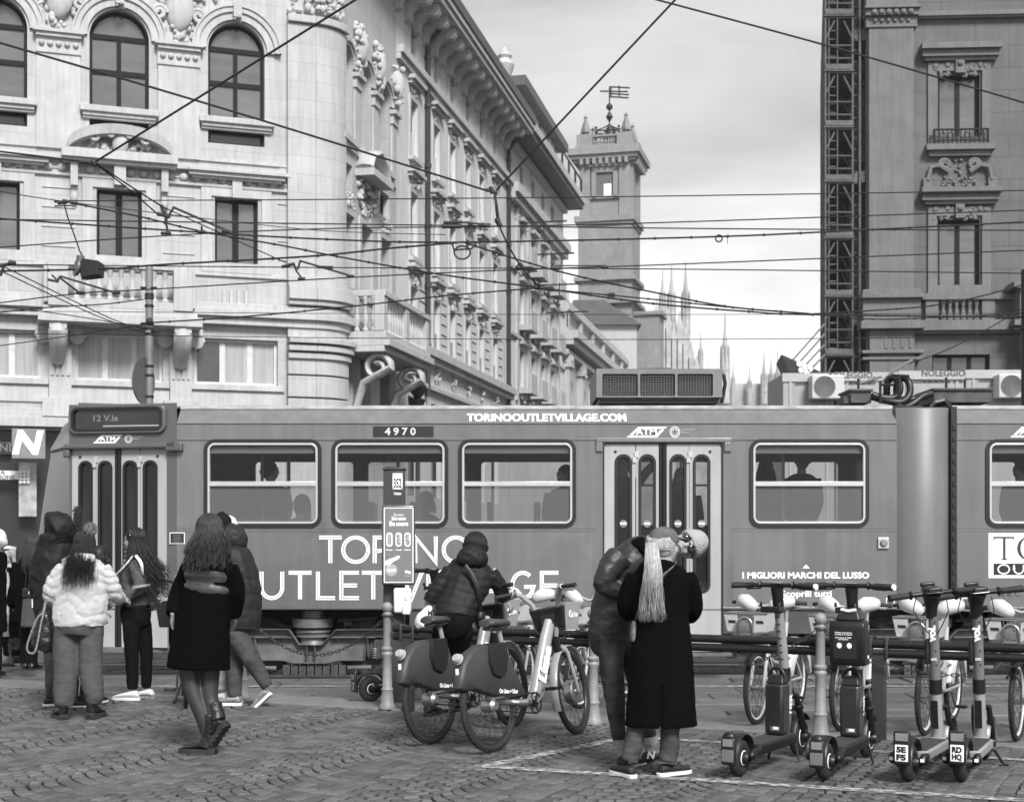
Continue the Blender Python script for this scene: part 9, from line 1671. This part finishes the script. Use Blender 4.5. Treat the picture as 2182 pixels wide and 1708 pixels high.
b,Mh=simple('person facing the camera in headband, long fringed grey scarf and suede boots',(24,1418),-.10,J,(ZJ(77,415),172,4),[('coat',M_COATB,[[Z(80,480,45,0,.8),Z(75,530,80,0,.65),Z(72,700,82,0,.7),Z(70,930,84,0,.75)],[Z(10,530,32),Z(0,700,30),Z(30,795,24,-.1)],[Z(140,530,32),Z(155,690,30,-.05),Z(120,560,26,-.14),Z(108,470,22,-.12)]],None),('trousers',M_JEANB,[[Z(45,900,40),Z(60,1180,34)],[Z(100,900,40),Z(125,1180,34)]],None),('scarf',mat('pale_checked_scarf',.27,.8,var=.6,scale=9),[[Z(78,500,60,0,.8),Z(70,530,58,-.03,.8)],[Z(45,540,26,-.14,.4),Z(45,700,34,-.16,.4),Z(40,880,34,-.17,.35),Z(38,960,34,-.17,.3)]],None)],(.10,.0),hm=M_HAIRM,Y=17.7,feet=[(ZJ(60,1262)[:2],95,mat('suede_boot',.10,.9,var=.2,scale=20),M_SOLEB,0,dict(boot=.26)),(ZJ(135,1235)[:2],120,mat('suede_boot',.10,.9),M_SOLEB,.1,dict(boot=.26))])
t=MB(); g=MB(); g.tube([(0,-.015,.06),(0,-.02,.095)],[(.088,.104),(.075,.09)],18,side=(1,0,0)); t.add([Mh@Vector(v) for v in g.v],g.f); t.build('headband',M_SOLEW,b.e,smooth=60)
t=MB(); q=random.Random(6); c0=b.q(*ZJ(38,960,-.17))
for k in range(26): x=c0.x+q.uniform(-.06,.06); t.tube([(x,c0.y+q.uniform(-.02,.02),c0.z),(x+q.uniform(-.02,.02),c0.y,c0.z-.12)],.005,4)
t.build('scarf_fringe',MATS['pale_checked_scarf'],b.e); t=MB()
for zx,zy in ((110,1085),(150,1085)):
    c=b.q(*ZJ(zx,zy,-.02))
    for k in range(260): a=q.uniform(0,2*PI); z_=q.uniform(-.06,.06); t.tube([c+Vector((.055*math.cos(a),.055*math.sin(a),z_)),c+Vector((.088*math.cos(a+.3),.088*math.sin(a+.3),z_+q.uniform(-.03,.03)))],[.006,.002],4)
t.build('fur_cuff',M_FUR,b.e)
J=dict(neck=ZJ(-25,370),chest=ZJ(-30,480),pelvis=ZJ(-40,800),shL=ZJ(-100,430),elL=ZJ(-120,620),wrL=ZJ(-100,770),shR=ZJ(20,430),elR=ZJ(30,560),wrR=ZJ(5,700,.1),hipL=ZJ(-70,830),knL=ZJ(-70,1050),anL=ZJ(-70,1300),hipR=ZJ(-20,830),knR=ZJ(-20,1050),anR=ZJ(-20,1300))
simple('person with white hair in black coat, cut off by the left picture edge',(-12,1440),-.10,J,(ZJ(-18,305),30,0),[('coat',M_COATB,[[Z(-25,370,50,0,.8),Z(-35,430,90,0,.65),Z(-40,700,90,0,.7),Z(-40,1000,95,0,.75)],[Z(-100,430,35),Z(-120,620,32),Z(-100,760,26)],[Z(15,430,36),Z(18,560,32),Z(-5,690,26,.1)]],None),('trousers',M_JEANB,[[Z(-70,950,42),Z(-70,1290,34)],[Z(-20,950,42),Z(-20,1290,34)]],None)],(.05,0),hm=M_HAIRW,Y=16.3,feet=[(ZJ(-70,1340)[:2],0,M_BOOT,M_SOLEB),(ZJ(-20,1340)[:2],0,M_BOOT,M_SOLEB)])
# --- passengers seen through the tram windows
FZ=TZ(1252)
def rider(label,hx,hy,Y,yaw,coat,hair,hm,hw=42,hat=None,arm=None,sit=False):
    k=Y/F; m=lambda v:v/k
    n=hy+m(.155); sh=hy+m(.22); pv=hy+m(.70); ft=HY+(EH-FZ)/k
    J=dict(neck=(hx,n,0),chest=(hx,hy+m(.36),0),pelvis=(hx,pv,0),shL=(hx-m(.18),sh,0),elL=(hx-m(.22),sh+m(.28),.02),wrL=(hx-m(.16),sh+m(.50),.1),shR=(hx+m(.18),sh,0),elR=(hx+m(.22),sh+m(.28),.02),wrR=(hx+m(.16),sh+m(.50),.1),hipL=(hx-m(.09),pv,0),hipR=(hx+m(.09),pv,0),knL=(hx-m(.1),(pv+ft)/2,0),knR=(hx+m(.1),(pv+ft)/2,0),anL=(hx-m(.1),ft-m(.08),0),anR=(hx+m(.1),ft-m(.08),0))
    if arm: J['elR'],J['wrR']=arm
    g=[('coat',coat,[[(hx,n,m(.07),0,.9),(hx,sh,m(.185),0,.58),(hx,sh+m(.25),m(.19),0,.65),(hx,pv,m(.18),0,.7)],[J['shL'][:2]+(m(.065),0),J['elL'][:2]+(m(.06),.02),J['wrL'][:2]+(m(.045),.1)],[J['shR'][:2]+(m(.065),0),J['elR'][:2]+(m(.06),J['elR'][2]),J['wrR'][:2]+(m(.045),J['wrR'][2])]],None),('trousers',M_JEANB,[[(hx-m(.09),pv,m(.09),0),(hx-m(.1),ft-m(.08),m(.055),0)],[(hx+m(.09),pv,m(.09),0),(hx+m(.1),ft-m(.08),m(.055),0)]],None)]
    b,Mh=simple(label,(hx,ft),FZ,J,((hx,hy,0),yaw,0),g,hair,hm=hm,Y=Y,feet=[((hx-m(.1),ft),yaw,M_SNB,M_SOLEB),((hx+m(.1),ft),yaw,M_SNB,M_SOLEB)],group='passengers inside the tram')
    if hat: t=MB(); gg=MB(); gg.ell((0,-.012,.045),(.092,.108,.088),16,10); t.add([Mh@Vector(v) for v in gg.v],gg.f); b.cover('hat',hat,t,.012,2)
rider('dark haired passenger in first tram window beside a grab pole',577,1002,18.0,-70,M_COATB,(.05,0),M_HAIRD)
rider('pale coated passenger in the first tram window, seen low behind the lower pane',640,1075,17.5,60,M_SWEAT,(.08,0),M_HAIRM)
rider('dark passenger behind the lower pane of the second tram window',905,1068,17.6,40,M_COATB,(.15,.02),M_HAIRD)
rider('passenger with pulled back hair looking out of the third tram window',1202,1012,17.5,120,M_COATB,(.03,0),M_HAIRD)
rider('passenger in pale coat reaching for the grab rail behind the middle doors',1330,990,17.7,-150,M_SWEAT,(.04,0),M_HAIRD,arm=((1372,1012,-.05),(1400,980,-.1)))
rider('dark haired passenger looking out of the middle door window',1452,1018,17.5,150,M_JEANB,(.34,.03),M_HAIRD)
rider('passenger in a knitted hat at the left of the fourth tram window',1632,1000,17.9,-20,M_COATB,(.28,.03),M_HAIRM,hat=M_SCARF)
rider('broad passenger in black jacket at the middle of the fourth tram window',1708,982,17.8,10,M_COATB,(.03,0),M_HAIRD,hw=46)
rider('passenger in black at the right picture edge inside the rear tram car',2176,1000,17.8,80,M_COATB,(.05,0),M_HAIRD)
# ---------------------------------------------------------------- air
hz=MB(); hz.box(-420,420,-25,640,-1.4,75); ho=hz.build('haze',None,None,smooth=0); kind(ho,'stuff')
hm=bpy.data.materials.new('haze'); hm.use_nodes=True; ht=hm.node_tree; ht.nodes.clear(); hv=ht.nodes.new('ShaderNodeVolumePrincipled'); hv.inputs['Color'].default_value=(.95,.95,.95,1); hv.inputs['Density'].default_value=.0004; hv.inputs['Anisotropy'].default_value=.2
hout=ht.nodes.new('ShaderNodeOutputMaterial'); ht.links.new(hv.outputs[0],hout.inputs['Volume']); ho.data.materials.append(hm)
